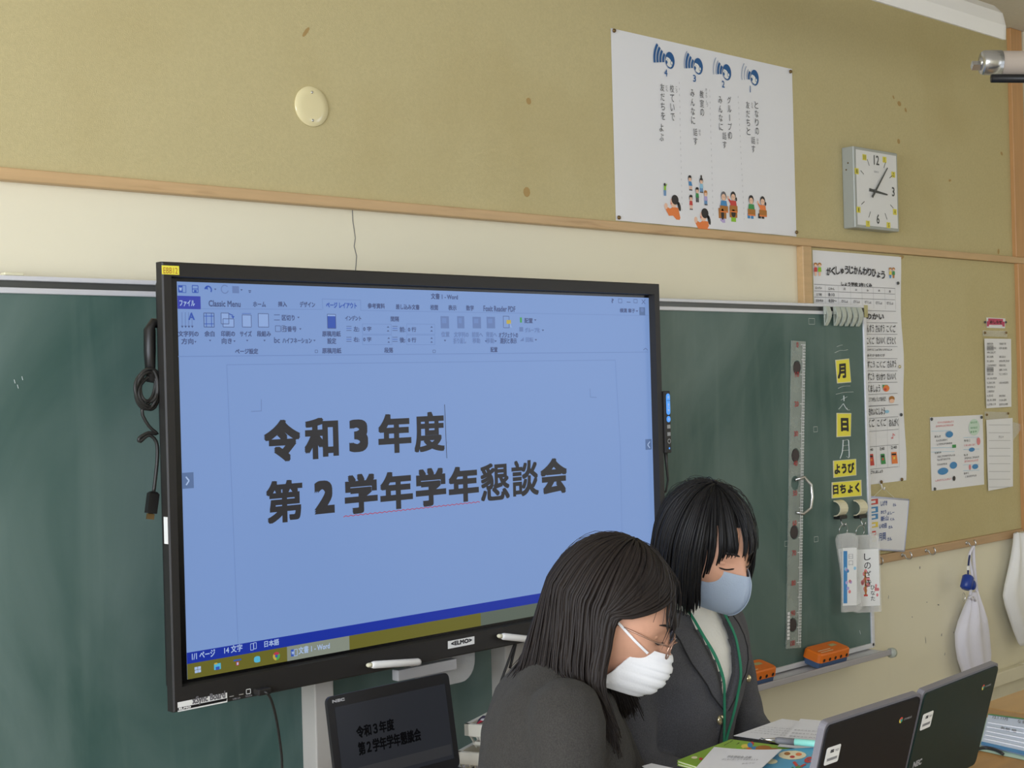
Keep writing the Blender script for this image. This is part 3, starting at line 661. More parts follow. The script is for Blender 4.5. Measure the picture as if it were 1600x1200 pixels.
for t, a in (('文字列の', (278, 526, 310, 517)), ('方向', (283, 538, 302, 528.5)), ('余白', (319, 526, 335, 517)), ('印刷の', (345, 526, 367, 517)), ('向き', (346, 537.5, 362, 528)), ('サイズ', (374.5, 526, 393, 517)), ('段組み', (401, 526, 423, 517)), ('区切り', (440, 501, 460, 492)), ('行番号', (441, 518.5, 463, 509.5)), ('ハイフネーション', (441, 536.5, 487, 528)), ('原稿用紙', (503, 526, 532, 517)), ('設定', (511, 537.5, 525, 528)), ('インデント', (539, 501, 564, 493)), ('左:', (552, 518, 561, 510)), ('0 字', (567, 517.5, 580, 510)), ('右:', (552, 534.5, 561, 526.5)), ('0 字', (567, 534, 580, 526.5)), ('間隔', (610, 502.5, 623, 494.5)), ('前:', (624, 519, 633, 510.5)), ('0 行', (637, 518.5, 650, 511)), ('後:', (624, 535.5, 633, 527)), ('0 行', (637, 535, 650, 527.5)), ('ページ設定', (367, 553.5, 403, 544.5)), ('原稿用紙', (503, 552.5, 533, 543.5)), ('段落', (600, 551.5, 614, 543)), ('配置', (766, 550.5, 777, 542.5)), ('オブジェクトの', (779, 527.5, 809, 519)), ('選択と表示', (781, 537, 807, 528)), ('配置', (819, 505, 832, 497))): T_(t, *a)
for t, a in (('位置', (689, 526.5, 702, 518)), ('文字列の', (709, 527, 732, 518.5)), ('折り返し', (708, 537, 728, 528)), ('前面へ', (737, 527, 754, 518.5)), ('移動', (738, 536.5, 750, 528)), ('背面へ', (759, 527, 776, 518.5)), ('移動', (759, 536.5, 772, 528)), ('グループ化', (820, 519.5, 843, 512)), ('回転', (821, 534.5, 833, 527))): T_(t, *a, 's_fade')
for a in ((566, 506, 611, 522), (566, 523.5, 612, 538.5), (635, 506, 679, 522), (635, 523.5, 679, 538.5)):
    ps.frame(mb, *a, 0.001, 's_line'); 
    for dy in (5, 11): ps.poly(mb, [(a[2]-7, a[1]+dy+1), (a[2]-3, a[1]+dy+1), (a[2]-5, a[1]+dy-1.5)], 's_text', 0.0008)
for x, y in ((305, 534), (328, 532), (366, 533), (386, 532), (413, 532), (466, 496), (469, 514), (491, 532), (336, 452), (377, 453), (759, 533), (774, 533), (695, 532), (848, 516), (836, 500), (837, 531), (995, 486)): ps.poly(mb, [(x-1.8, y-1), (x+1.8, y-1), (x, y+1.6)], 's_text', 0.0008)
mb.build('lettering', screen)
mb = MB()      # icons
ps.rect(mb, 278, 445.5, 285, 457, 's_blue', 0.0007); T2 = lambda t, *a: ps.text(mb, t, *a, 's_white', 0.0004, 0.0011); T2('W', 279.5, 454.5, 284, 449); ps.frame(mb, 284, 446, 290, 457, 0.0012, 's_blue', 0.0008)
ps.frame(mb, 300, 446, 309, 457, 0.0016, 's_blue', 0.0008); ps.line(mb, 300, 451.5, 309, 451.5, 0.0016, 's_blue'); ps.rect(mb, 303, 453, 307, 457, 's_blue')
u, v = ps.uv(325, 453); arc(mb, ps.fr, u, v, 0.006, 0.009, -0.6, PI*0.95, 's_blue', 0.0008); ps.poly(mb, [(319, 450), (324, 446), (324.5, 453)], 's_blue', 0.0008)
u, v = ps.uv(351, 452); arc(mb, ps.fr, u, v, 0.0075, 0.0095, 0.7, PI*1.9, 's_fade', 0.0008)
ps.rect(mb, 362.5, 447, 373, 458, 's_fade', 0.0008); ps.rect(mb, 388, 453.5, 392, 455, 's_text', 0.0008); ps.poly(mb, [(388, 456), (392, 456), (390, 458)], 's_text', 0.0008)
for q in range(4): ps.line(mb, 284+q*5.2, 488, 284.3+q*5.2, 511, 0.0014, 's_fade', 0.0008); ps.poly(mb, [(282.5+q*5.2, 509), (286.5+q*5.2, 509), (284.5+q*5.2, 512.5)], 's_text', 0.0009)
ps.text(mb, 'A', 294, 500, 304, 488.5, 's_blue', 0.0006, 0.001)
ps.frame(mb, 318, 489, 334, 511, 0.0014, 's_text', 0.0008); ps.line(mb, 322, 489, 322.5, 511, 0.0014, 's_blue'); ps.line(mb, 330, 489, 330.5, 511, 0.0014, 's_blue'); ps.line(mb, 318, 494, 334, 494, 0.0014, 's_blue'); ps.line(mb, 318, 506, 334, 506, 0.0014, 's_blue')
for a in ((345, 489, 357, 506), (348, 498, 365, 511), (378, 492, 392, 511), (403, 490, 419, 511), (511, 491, 524, 513), (446-6, 509, 446-1, 518)):
    ps.rect(mb, *a[:4], 's_page', 0.0006); ps.frame(mb, *a, 0.0013, 's_text', 0.0008)
ps.rect(mb, 511, 494, 524, 513, 's_blue', 0.0007)
for q in range(4): ps.line(mb, 406, 497+q*3.2, 416, 497+q*3.2, 0.0013, 's_blue')
ps.line(mb, 357, 490, 364, 493, 0.002, 's_blue'); ps.poly(mb, [(361, 494), (366, 494), (364, 498)], 's_blue', 0.0009); ps.line(mb, 378, 490, 392, 490, 0.001, 's_blue')
ps.text(mb, 'bc', 428, 536, 437, 527, 's_text', 0.0003, 0.001); ps.line(mb, 428, 492, 437, 492, 0.0014, 's_text'); ps.line(mb, 428, 500, 437, 500, 0.0014, 's_text'); ps.frame(mb, 430, 509, 438, 518, 0.0012, 's_text')
for (x, y) in ((541, 513), (541, 530), (613, 513), (613, 530)):
    for q in range(3): ps.line(mb, x, y-3+q*3.2, x+8, y-3+q*3.2, 0.0012, 's_blue' if q == 1 else 's_text')
for a in ((688, 494, 701, 513), (714, 494, 725, 513), (738, 495, 751, 513), (760, 495, 773, 513)): ps.rect(mb, *a, 's_fade', 0.0006); ps.rect(mb, a[0]+2, a[1]+3, a[2]-4, a[3]-8, 's_line', 0.0008)
ps.frame(mb, 786, 494, 795, 512, 0.0013, 's_text'); ps.rect(mb, 791, 500, 798, 506, 's_yellow', 0.0008); ps.poly(mb, [(796, 504), (800, 512), (796, 511)], 's_page', 0.001)
ps.rect(mb, 812, 496, 815, 504, 's_green', 0.0008); ps.rect(mb, 811, 511, 817, 518, 's_fade', 0.0008); ps.poly(mb, [(812, 533), (818, 533), (818, 527)], 's_fade', 0.0008)
for x in (969, 993): ps.frame(mb, x-3, 467+(x-969)*.03, x+2.5, 473, 0.0012, 's_text')
ps.line(mb, 979, 472, 985, 472.3, 0.0018, 's_text'); ps.line(mb, 1002.5, 468, 1008, 475, 0.0016, 's_text'); ps.line(mb, 1008, 468, 1002.5, 475, 0.0016, 's_text')
ps.rect(mb, 998.5, 480, 1007.5, 493, 's_tab', 0.0006); ps.disc(mb, 1003, 484.5, 2.6, 3.4, 's_fade', 0.0009, 10)
ps.line(mb, 1005, 547, 1008.5, 544, 0.0014, 's_text'); ps.line(mb, 1008.5, 544, 1012, 547.5, 0.0014, 's_text')
for x in (494, 678): ps.frame(mb, x-2, 547, x+2, 551, 0.001, 's_text')
# page outline and crop marks
for a in ((354, 570, 961, 562.5), (354, 570, 371.5, 1005), (961, 562.5, 969, 700), (969, 700, 972, 860)): ps.line(mb, *a, 0.0013, 's_line', 0.0007)
for a in ((392, 643, 408, 642), (408, 624, 408, 642.5), (921.5, 607, 922, 620.5), (922, 620.5, 932, 621)): ps.line(mb, *a, 0.0014, 's_fade', 0.0008)
ps.rect(mb, 283.5, 739, 302, 764, 's_tab', 0.0008); ps.line(mb, 290, 745, 295, 751, 0.003, 's_white', 0.001); ps.line(mb, 295, 751, 290.5, 758, 0.003, 's_white', 0.001)
ps.rect(mb, 1008, 686.5, 1017.5, 703, 's_tab', 0.0008); ps.line(mb, 1015, 690, 1011.5, 695, 0.003, 's_white', 0.001); ps.line(mb, 1011.5, 695, 1015, 700, 0.003, 's_white', 0.001)
mb.build('logo_print', screen)
# heading of the document
mb = MB()
for ch, xl, xr, yt, yb, bd in (('令', 412, 469, 655, 723, .0052), ('和', 475, 528.5, 652, 718, .0052), ('3', 545, 574.5, 655, 707, .0062), ('年', 590.5, 642, 646, 709, .0050), ('度', 646.5, 694, 643, 707, 0.0040),
        ('第', 415.5, 472.5, 749, 819, 0.0040), ('2', 490.5, 522, 750, 804, .0062), ('学', 538, 589.5, 739, 804.5, .0050), ('年', 593.5, 644.5, 735.5, 798, .0050), ('学', 649, 696.5, 730, 793, .0050), ('年', 700.5, 747.5, 727.5, 786.5, .0050), ('懇', 750.5, 795.5, 722.5, 784, 0.0026), ('談', 799, 841, 718, 777, 0.0028), ('会', 844, 885.5, 715, 774, .0050)):
    # pixel box of a slanted glyph: mean edges
    sl = -0.048 if yt < 700 else -0.105
    u0, _ = ps.uv(xl, (yt+yb)/2); u1, _ = ps.uv(xr, (yt+yb)/2); xm = (xl+xr)/2; e = sl*(xr-xl)/2
    v1 = ps.uv(xm, yt-e*0.4)[1]; v0 = ps.uv(xm, yb+e*0.9)[1]
    text(mb, ps.fr, ch, u0, v0, u1-u0, v1-v0, 's_ink', bd*0.74, 0.0012, 4)
mb.build('heading_lettering', screen)['label'] = 'large black document heading in two lines'
mb = MB(); ps.line(mb, 694, 632, 697.5, 716, 0.0016, 's_ink', 0.0016)
a = ps.uv(536, 807); b = ps.uv(749, 784); n = 60
for k in range(n):
    t0, t1 = k/n, (k+1)/n; z = 0.0013*(1 if k % 2 else -1)
    line(mb, ps.fr, a[0]+(b[0]-a[0])*t0, a[1]+(b[1]-a[1])*t0+z, a[0]+(b[0]-a[0])*t1, a[1]+(b[1]-a[1])*t1-z, 0.0016, 's_red', 0.0016)
ps.line(mb, 699, 690, 698, 693, 0.001, 's_fade'); ps.line(mb, 889, 756, 888, 759, 0.001, 's_fade')
mb.build('marking', screen)
# bars at the bottom of the screen
vb1 = ps.uv(295, 1019.5)[1]; vb0 = ps.uv(296, 1037)[1]
mb = MB(); rect(mb, ps.fr, sx0, vb0, sx1, vb1, 's_navy', 0.0006); mb2 = mb
for t, a in (('1/1 ページ', (299.5, 1031.5, 336, 1020)), ('14 文字', (350, 1022, 378.5, 1010.5)), ('日本語', (412.6, 1011.5, 435.7, 1001.5))): ps.text(mb, t, *a, 's_white', 0.0003, 0.0011)
ps.frame(mb, 391, 1006, 395.5, 1016, 0.0012, 's_white', 0.001); ps.frame(mb, 396, 1004.5, 400, 1014, 0.0012, 's_white', 0.001)
mb.build('status_bar', screen)
ux = ps.uv(751, 968)[0]
mb = MB(); rect(mb, ps.fr, sx0, sz0, ux, vb0, 's_taskbar', 0.0006); rect(mb, ps.fr, ux, sz0, sx1, vb0, 's_taskgrey', 0.0006)
ub0, ub1 = ps.uv(448, 1010)[0], ps.uv(545.5, 1000)[0]; rect(mb, ps.fr, ub0, sz0, ub1, vb0, 's_button', 0.0008)
ps.text(mb, '文書 1 - Word', 466, 1022.5, 515, 1011, 's_white', 0.0003, 0.0014)
ps.rect(mb, 454, 1015, 460, 1026, 's_blue', 0.0010); ps.frame(mb, 459, 1015, 464, 1025, 0.0014, 's_white', 0.0011); ps.text(mb, 'W', 455, 1023, 459, 1018, 's_white', 0.0003, 0.0014)
for (x, y) in ((303.5, 1042.5), (308.8, 1041.5), (304, 1047.5), (309, 1046.5)): ps.rect(mb, x, y, x+4.6, y+4.4, 's_white', 0.001)
ps.rect(mb, 334, 1037.5, 344.5, 1047, 's_cyan', 0.001); ps.rect(mb, 336.5, 1042, 342.5, 1047, 's_blue', 0.0012); ps.rect(mb, 334.5, 1036, 339, 1038.5, 's_yellow', 0.0012)
ps.rect(mb, 364.5, 1031, 376.5, 1033.5, 's_blue', 0.001); ps.rect(mb, 368.5, 1034, 373, 1040, 's_red', 0.001); ps.rect(mb, 369.5, 1035, 372, 1039, 's_white', 0.0012)
ps.text(mb, 'e', 396.5, 1036, 406.5, 1026, 's_cyan', 0.0018, 0.001)
u, v = ps.uv(431.5, 1025)
for k, m_ in enumerate(('s_red', 's_yellow', 's_green')): arc(mb, ps.fr, u, v, 0.0035, 0.0088, PI*0.15+k*2*PI/3, PI*0.15+(k+1)*2*PI/3, m_, 0.001)
disc(mb, ps.fr, u, v, 0.003, 0.003, 's_blue', 0.0012)
mb.build('task_bar', screen)
# -- stickers, brand plates, ports and buttons on the frame
pf = Pix(FY); 
def decal(name, label, fn, parent=TV):
    mb = MB(); fn(mb); o = mb.build(name, parent); o['label'] = label; return o
def f1(mb): pf.rect(mb, 252.3, 414.5, 279.5, 428.5, 'yellow', 0.0006); pf.text(mb, 'EBB12', 255, 427, 277.3, 417.5, 'brownp', 0.0, 0.001)
decal('asset_sticker', 'yellow sticker printed EBB12', f1)
def f2(mb):
    a = [(277.2, 1097.5), (354.5, 1082), (355, 1097), (277.5, 1112.5)]; pf.poly(mb, a[::-1], 'white_label', 0.0006)
    pf.poly(mb, [(277.5, 1110.5), (353.5, 1095), (354.5, 1090.5), (318, 1098), (277.3, 1106)][::1], 'black', 0.0009)
    pf.text(mb, 'ELMO', 279, 1109.5, 298, 1106, 'white_label', 0.0004, 0.0013)
    pf.text(mb, 'xSync Board', 300, 1103.5, 352, 1089, 'ink2', 0.0006, 0.0014)
decal('brand_plate', 'white plate with the display name along the lower left corner', f2)
def f3(mb):
    pf.poly(mb, [(699.5, 1014), (741, 1006), (741, 994), (699.5, 1002)], 'white_label', 0.0006); pf.text(mb, '<ELMO>', 704.5, 1009.5, 737, 1002.5, 'ink', 0.0007, 0.0012)
decal('maker_plate', 'small silver maker plate below the screen', f3)
def f4(mb):
    for x, y in ((357, 1085.5), (372, 1082.5)): pf.rect(mb, x, y, x+9, y+4.5, 'rubber', 0.0006); pf.rect(mb, x+1, y+2.6, x+8, y+3.6, 'grey_metal', 0.001)
    pf.frame(mb, 384.5, 1077.5, 391, 1084.5, 0.0014, 'white_label', 0.0008)
    pf.text(mb, 'USB 2.0', 363.5, 1093.5, 375, 1091, 'ink3', 0.0, 0.0008); pf.text(mb, 'TOUCH', 383, 1089.5, 393.5, 1087, 'ink3', 0.0, 0.0008)
decal('port_panel', 'row of small ports with white markings', f4)
def fbox(o, m_, a, b, y0, y1, bev=0.001):
    o.box((a[0], -y1, b[1]), (b[0], -y0, a[1]), m_, bev)
# white label on the left edge
mb = MB(); p0 = W(254.0, 808, SY+0.006); p1 = W(256, 850, SY+0.006); mb.box((fx0-0.0012, -SY-0.016, float(p1[2])), (fx0, -SY-0.002, float(p0[2])), 'white_label'); mb.build('edge_label', TV)['label'] = 'narrow white label on the left edge'
# carry handle behind the left edge
hx, hy = fx0, -SY+0.02
zt, zb2 = float(W(228, 500, SY-0.02)[2]), float(W(228, 598, SY-0.02)[2])
mb = MB(); mb.tube([(hx+0.05, hy, zt-0.008), (hx-0.002, hy, zt-0.006), (hx-0.009, hy, zt-0.02), (hx-0.010, hy, (zt+zb2)/2), (hx-0.010, hy, zb2+0.01), (hx+0.05, hy, zb2)], [0.009, 0.01, 0.012, 0.012, 0.012, 0.01], 'black', 10); mb.build('carry_handle', TV)
# button strip on the right edge
q0, q1 = W(1033.5, 610, FY), W(1036, 707, FY)
xa = fx1+0.0; xb = xa+0.024; zt2, zb3 = float(W(1040, 611, FY+0.005)[2]), float(W(1041, 708, FY+0.005)[2])
mb = MB(); mb.box((xa, -FY-0.006, zb3), (xb, -FY+0.02, zt2), 'bezel', 0.002); strip = mb.build('button_strip', TV)
fr = Fr(((xa+xb)/2+0.002, -FY-0.006, zt2), (1, 0, 0), (0, 0, 1)); H_ = zt2-zb3
mb = MB()
MBL = mat('lit_blue_button', (60, 130, 210), 0.4, emit=((70, 150, 235), 0.6)); MGR = mat('grey_button', (150, 152, 152), 0.5)
def pill(v0, v1, w, m_):
    P = [(w*math.cos(a), v1-w+w*math.sin(a)) for a in np.linspace(0, PI, 8)]+[(w*math.cos(a), v0+w+w*math.sin(a)) for a in np.linspace(PI, 2*PI, 8)]
    mb.prism(P, fr, 0, 0.0012, m_)
pill(-H_*0.385, -H_*0.04, 0.0075, MBL); pill(-H_*0.505, -H_*0.405, 0.0075, MBL)
for v in (0.545, 0.665): mb.prism([(-0.006, -H_*(v+0.06)), (0.006, -H_*(v+0.06)), (0.006, -H_*v), (-0.006, -H_*v)], fr, 0, 0.0012, MGR)
arc(mb, fr, 0, -H_*0.81, 0.0045, 0.0068, 0, 2*PI, MGR, 0.0008, 16); disc(mb, fr, 0, -H_*0.925, 0.003, 0.003, MBL, 0.001, 10)
for v in (0.10, 0.22, 0.31, 0.455): disc(mb, fr, 0, -H_*v, 0.003, 0.0035, 's_white', 0.0018, 8)
line(mb, fr, -0.007, -H_*0.155, 0.007, -H_*0.155, 0.0012, 'bezel', 0.0018); line(mb, fr, -0.004, -H_*0.25, 0.004, -H_*0.27, 0.0015, 's_white', 0.0018)
mb.build('buttons', strip)['label'] = 'glowing blue and grey buttons'
mb = MB(); P = [(xa+0.012, -FY+0.005, zb3+0.004), (xa+0.014, -FY+0.005, zb3-0.03), (xa+0.022, -FY+0.008, zb3-0.075), (xa+0.02, -FY+0.014, zb3-0.105), (xa-0.01, -FY+0.024, zb3-0.125)]
mb.tube(P, [0.006, 0.004, 0.003, 0.003, 0.003], 'rubber', 8); mb.build('strip_cable', TV)
# stand behind the display
t = thing('display_stand', (1.85, -0.2, 0), 'grey metal pillar stand carrying the electronic whiteboard', 'stand')
mb = MB(); xc0, xc1 = UV(490, 1072, 0.205)[0], UV(512, 1067, 0.205)[0]
mb.box((1.826, -0.205, 0.09), (1.878, -0.150, 1.3), 'grey_metal', 0.003); mb.build('column', t)
mb = MB(); mb.box((2.408, -0.205, 0.09), (2.48, -0.15, 1.3), 'grey_metal', 0.003); mb.build('column', t)
mb = MB(); mb.box((1.7, -0.212, 1.1), (2.6, -0.18, 1.16), 'grey_metal', 0.003); mb.build('mounting_bar', t)
for x in (1.826, 2.418):
    mb = MB(); mb.box((x, -0.60, 0.05), (x+0.052, -0.10, 0.09), 'grey_metal', 0.004); ft = mb.build('foot', t)
    for y in (-0.57, -0.13): mb = MB(); mb.tube([(x+0.012, y, 0.026), (x+0.04, y, 0.026)], 0.026, 'rubber', 14); mb.build('caster', ft)
# hanging video cable on the left, usb cable below, black lead at right
def cpx(px, py, off): return tuple(map(float, W(px, py, off)))
t = thing('video_cable', cpx(228, 620, SY-0.02), 'coiled black video cable hanging on the carry handle of the display', 'cable')
mb = MB(); P = []
for k in range(92):
    a = 2*PI*k/18; r = 0.88+0.24*math.sin(k*0.23); cxp, cyp = 231, 608
    P.append(cpx(cxp+17*r*math.cos(a)+3*math.sin(k*.4), cyp+29*r*math.sin(a)+1.6*math.sin(k*.7), SY-0.012-0.004*math.sin(k*0.55)))
P += [cpx(x, y, SY-0.018) for x, y in ((222, 640), (232, 665), (246, 678), (232, 676), (218, 684), (219, 690), (232, 680), (244, 690), (246, 712), (243, 745), (240, 769))]
mb.tube(smoothp(P, 3), 0.0036, 'rubber', 6); mb.build('cord', t)
a = Vector(cpx(240, 768, SY-0.018)); b = Vector(cpx(235.5, 802, SY-0.018))
mb = MB(); ax = (b-a).normalized(); Rr = []
def plug_rings(o, ax, L, w, d): 
    sd = Vector((0, 1, 0)).cross(ax).normalized()
    return [[o+ax*q+sd*sx*w*s+Vector((0, sy*d*s, 0)) for sx, sy in ((1, 1), (-1, 1), (-1, -1), (1, -1))] for q, s in ((0, 0.55), (L*0.1, 1), (L, 1))]
mb.rings(plug_rings(a, ax, (b-a).length, 0.011, 0.006), 'black', smooth=False); pl = mb.build('plug', t)
mb = MB(); mb.rings(plug_rings(b, ax, 0.012, 0.0075, 0.003), 'brass', smooth=False); mb.build('plug_contact', pl)['label'] = 'brass coloured plug contact'
t = thing('usb_cable', cpx(410, 1083, FY), 'thin black usb cable plugged into the lower edge of the display', 'cable')
mb = MB(); P = smoothp([cpx(413, 1081, FY+0.025), cpx(418, 1084, FY+0.03), cpx(425, 1097, FY+0.02), cpx(433, 1130, FY), cpx(440, 1180, FY-0.02), cpx(444, 1230, FY-0.03), (1.74, -0.26, 0.3), (1.78, -0.2, 0.02)], 5); mb.tube(P, 0.0028, 'rubber', 6); mb.build('cord', t)
mb = MB(); a = cpx(399, 1080, FY+0.004); mb.box((a[0]-0.006, a[1]-0.022, a[2]-0.007), (a[0]+0.026, a[1], a[2]+0.007), 'bezel', 0.003); mb.build('plug', t)
t = thing('power_lead', cpx(805, 1003, 0.27), 'black power lead dropping from the display behind the long-haired woman', 'cable')
mb = MB(); P = smoothp([(2.37, -0.262, 0.75), cpx(806, 1003, 0.27), cpx(790, 1045, 0.27), cpx(776, 1085, 0.27), cpx(768, 1112, 0.27), (2.26, -0.22, 0.45), (2.25, -0.2, 0.02)], 5); mb.tube(P, 0.0035, 'rubber', 6); mb.build('cord', t)
# white stylus pens on the lower frame
def stylus(a, b, label):
    a = Vector(cpx(*a, FY+0.012)); b = Vector(cpx(*b, FY+0.012)); d = (b-a).normalized(); L = (b-a).length
    t = thing('stylus_pen', a, label, 'pen', 'white stylus pens on the display')
    mb = MB(); mb.tube([a+d*0.012, a+d*0.02, a+d*(L-0.006), b], [0.006, 0.0085, 0.0085, 0.006], 'white_plastic', 12); mb.build('barrel', t)
    mb = MB(); mb.tube([a, a+d*0.004, a+d*0.013], [0.003, 0.005, 0.006], 'card_edge', 10); mb.build('tip', t)['label'] = 'beige nib'
stylus((573, 1039.5), (656, 1034), 'white stylus fully in view on the lower display frame')
stylus((777.5, 993.5), (838, 1000), 'white stylus on the lower frame half hidden by brown hair')
# translucent tray hanging under the display
t = thing('hanging_tray', cpx(690, 1050, 0.29), 'translucent rounded plastic tray on a grey bar under the display', 'tray')
u0, v0 = UV(621, 1055, 0.295); u1, v1 = UV(762, 1022, 0.295)
zb_ = fz0-0.022
mb = MB(); mb.box((u0, -0.298, fz0-0.033), (u1-0.10, -0.275, fz0-0.008), 'tray_grey', 0.002); mb.box((u0+0.05, -0.285, fz0-0.02), (u0+0.08, -0.26, fz0+0.01), 'grey_metal'); mb.build('bar', t)
mb = MB(); P = [(u0+0.12, fz0-0.012)]; xr = UV(757, 1030, 0.29)[0]; zb4 = UV(700, 1077, 0.29)[1]
for a in np.linspace(0, -PI/2, 7): P.append((xr-0.045+0.045*math.cos(a), zb4+0.05+0.05*math.sin(a)))
P.insert(1, (xr, fz0-0.012))
P += [(u0+0.15, zb4), (u0+0.12, zb4+0.03)]
fr = wallfr(0.252); mb.prism(P[::-1], fr, 0.0, 0.003, 'translucent'); mb.prism(P[::-1], fr, -0.06, -0.057, 'translucent')
for a, b in zip(P[1:], P[2:]): mb.add([fr.P(*a, -0.058), fr.P(*b, -0.058), fr.P(*b, 0.002), fr.P(*a, 0.002)], [(0, 1, 2, 3)], 'translucent')
mb.build('tray_body', t)
# ================================================================== dark laptop mirroring the screen
t = thing('laptop', (1.78, -0.6, 0.64), 'open black laptop with a dim screen repeating the heading, below the display', 'laptop')
lb = Vector((1.612, -0.602, 0.655)); th = math.radians(9)
L1 = Fr(lb, (1, 0, 0), (0, math.sin(th), math.cos(th)))
lw, lh = 0.314, 0.222
a = W(510, 1090, 0.55); lh = (float(a[2])-0.655)/math.cos(th); 
L1 = Fr((float(a[0]), -0.55-lh*math.sin(th), 0.655), (1, 0, 0), (0, math.sin(th), math.cos(th)))
def rrect(w, h, r=0.012, u0=0, v0=0): return [(u0+cx_+r*math.cos(a), v0+cy_+r*math.sin(a)) for cx_, cy_, a0 in ((w-r, h-r, 0), (r, h-r, PI/2), (r, r, PI), (w-r, r, 1.5*PI)) for a in (a0, a0+PI/8, a0+PI/4, a0+3*PI/8, a0+PI/2)]
mb = MB(); mb.prism(rrect(lw, lh), L1, -0.008, 0, 'laptop_dark'); lid = mb.build('lid', t)
mb = MB(); rect(mb, L1, 0.016, 0.02, lw-0.014, lh-0.022, 'laptop_screen', 0.0006); scr = mb.build('screen', t)
mb = MB()
for s_, (u, v, w, h) in (('令和３年度', (0.06, 0.125, 0.095, 0.024)), ('第２学年学年懇談会', (0.06, 0.092, 0.16, 0.026))): text(mb, L1, s_, u, v-0.02, w, h, 'laptop_text', 0.0008, 0.0012)
rect(mb, L1, 0.02, 0.028, lw-0.018, 0.05, 'laptop_band', 0.0008)
mb.build('lettering', scr)
mb = MB(); text(mb, L1, 'NEC', 0.012, lh-0.013, 0.03, 0.006, 'ink3', 0.0006, 0.0008); mb.build('maker_name', lid)
mb = MB(); mb.box((float(a[0]), -0.80, 0.637), (float(a[0])+lw, L1.o.y+0.01, 0.655), 'laptop_dark', 0.003); mb.build('keyboard_base', t)
t = thing('side_table', (1.8, -0.62, 0), 'low side table holding the dim black laptop', 'table')
part('tabletop', t, ((1.56, -0.81, 0.612), (1.96, -0.42, 0.637), 'desk_tan', 0.004))
for x in (1.58, 1.91):
    for y in (-0.79, -0.46): part('leg', t, ((x, y, 0), (x+0.025, y+0.025, 0.612), 'steel', 0.003))
# ================================================================== baskets
def basket(o, w, d, h, label, slot_r):
    ang = math.radians(-68); ex = Vector((math.cos(ang), math.sin(ang), 0)); ey = Vector((-math.sin(ang), math.cos(ang), 0)); o = Vector(o)
    t = thing('basket', o, label, 'basket', 'white plastic baskets beside the laptop')
    P = lambda u, v, z, s=1.0: o+ex*(w/2+(u-w/2)*s)+ey*(d/2+(v-d/2)*s)+Vector((0, 0, z))
    rim = MB(); hr = 0.026
    for (a, b, c, e) in ((-0.006, -0.006, w+0.006, 0.004), (-0.006, d-0.004, w+0.006, d+0.006), (-0.006, -0.006, 0.004, d+0.006), (w-0.004, -0.006, w+0.006, d+0.006)):
        V = [P(x, y, z) for z in (h-hr, h) for x, y in ((a, b), (c, b), (c, e), (a, e))]; rim.add(V, [(3, 2, 1, 0), (4, 5, 6, 7), (0, 1, 5, 4), (1, 2, 6, 5), (2, 3, 7, 6), (3, 0, 4, 7)], 'basket')
    rim.build('rim', t)
    body = MB(); rows = slot_r; zs = np.linspace(0.008, h-hr, rows+1)
    def side(p0, p1, n):
        for k in range(n+1):
            f = k/n; u = p0[0]+(p1[0]-p0[0])*f; v = p0[1]+(p1[1]-p0[1])*f
            body.tube([P(u, v, 0.0, 0.88), P(u, v, h-hr+0.004, 0.985)], 0.0026, 'basket', 4)
        for q in range(rows+1):
            z = zs[q]; s = 0.88+0.105*z/(h-hr); body.tube([P(*p0, z, s), P(*p1, z, s)], 0.0034 if q else 0.005, 'basket', 4)
    nw, nd = int(w/0.021), int(d/0.021)
    side((0, 0), (w, 0), nw); side((0, d), (w, d), nw); side((0, 0), (0, d), nd); side((w, 0), (w, d), nd)
    body.add([P(0, 0, 0.003, .88), P(w, 0, 0.003, .88), P(w, d, 0.003, .88), P(0, d, 0.003, .88)], [(0, 1, 2, 3)], 'basket')
    body.build('lattice_wall', t); return P
bz = 0.515
P1 = basket((2.032, -0.455, bz), 0.26, 0.19, 0.118+0.012, 'white lattice basket, the lower one of the stacked pair', 5)
P2 = basket((2.062, -0.452, bz+0.131), 0.26, 0.18, 0.052+0.002, 'white slotted basket on top with checked cloth inside', 1)
mb = MB(); G = []
for i in range(9):
    G.append([P2(0.012+0.236*i/8, 0.012+0.156*j/8, 0.04+0.048*math.sin(PI*(i+0.9)/9.8)*(0.45+0.55*math.sin(PI*(j+0.5)/9))+0.010*math.sin(i*2.1+j)+0.016*i/8) for j in range(9)])
mb.grid(G, 'checked'); o = mb.build('checked_cloth'); tag(o, 'red navy and white checked cloth bundled in the top basket', 'cloth')
t = thing('low_stand', (2.2, -0.45, 0), 'low wooden stand under the white baskets', 'stand')
part('top', t, ((2.03, -0.72, 0.49), (2.40, -0.24, 0.514), 'desk_tan', 0.004))
for x in (2.05, 2.35):
    for y in (-0.68, -0.27): part('leg', t, ((x, y, 0), (x+0.03, y+0.03, 0.49), 'desk_tan', 0.003))
# ================================================================== things on the upper wall
c = W(487, 166.5, 0.014); r = 0.049
t = thing('round_cover_plate', (float(c[0]), -0.012, float(c[2])), 'round glossy cream cover plate with two screws on the upper pinboard', 'cover plate')
mb = MB(); MPL = mat('glossy_cream_plate', (232, 220, 172), 0.12, spec=0.7); R = []
for rr_, y in ((r, -0.012), (r, -0.0145), (r*0.97, -0.0165), (r*0.6, -0.0175), (r*0.02, -0.0178)): R.append([(float(c[0])+rr_*math.cos(-2*PI*k/40), y, float(c[2])+rr_*math.sin(-2*PI*k/40)) for k in range(40)])
mb.rings(R, MPL); mb.build('plate', t)
for dz in (0.034, -0.034): mb = MB(); mb.sphere((float(c[0]), -0.0172, float(c[2])+dz), (0.0035, 0.002, 0.0035), 'silver', 10, 6); mb.build('screw', t)
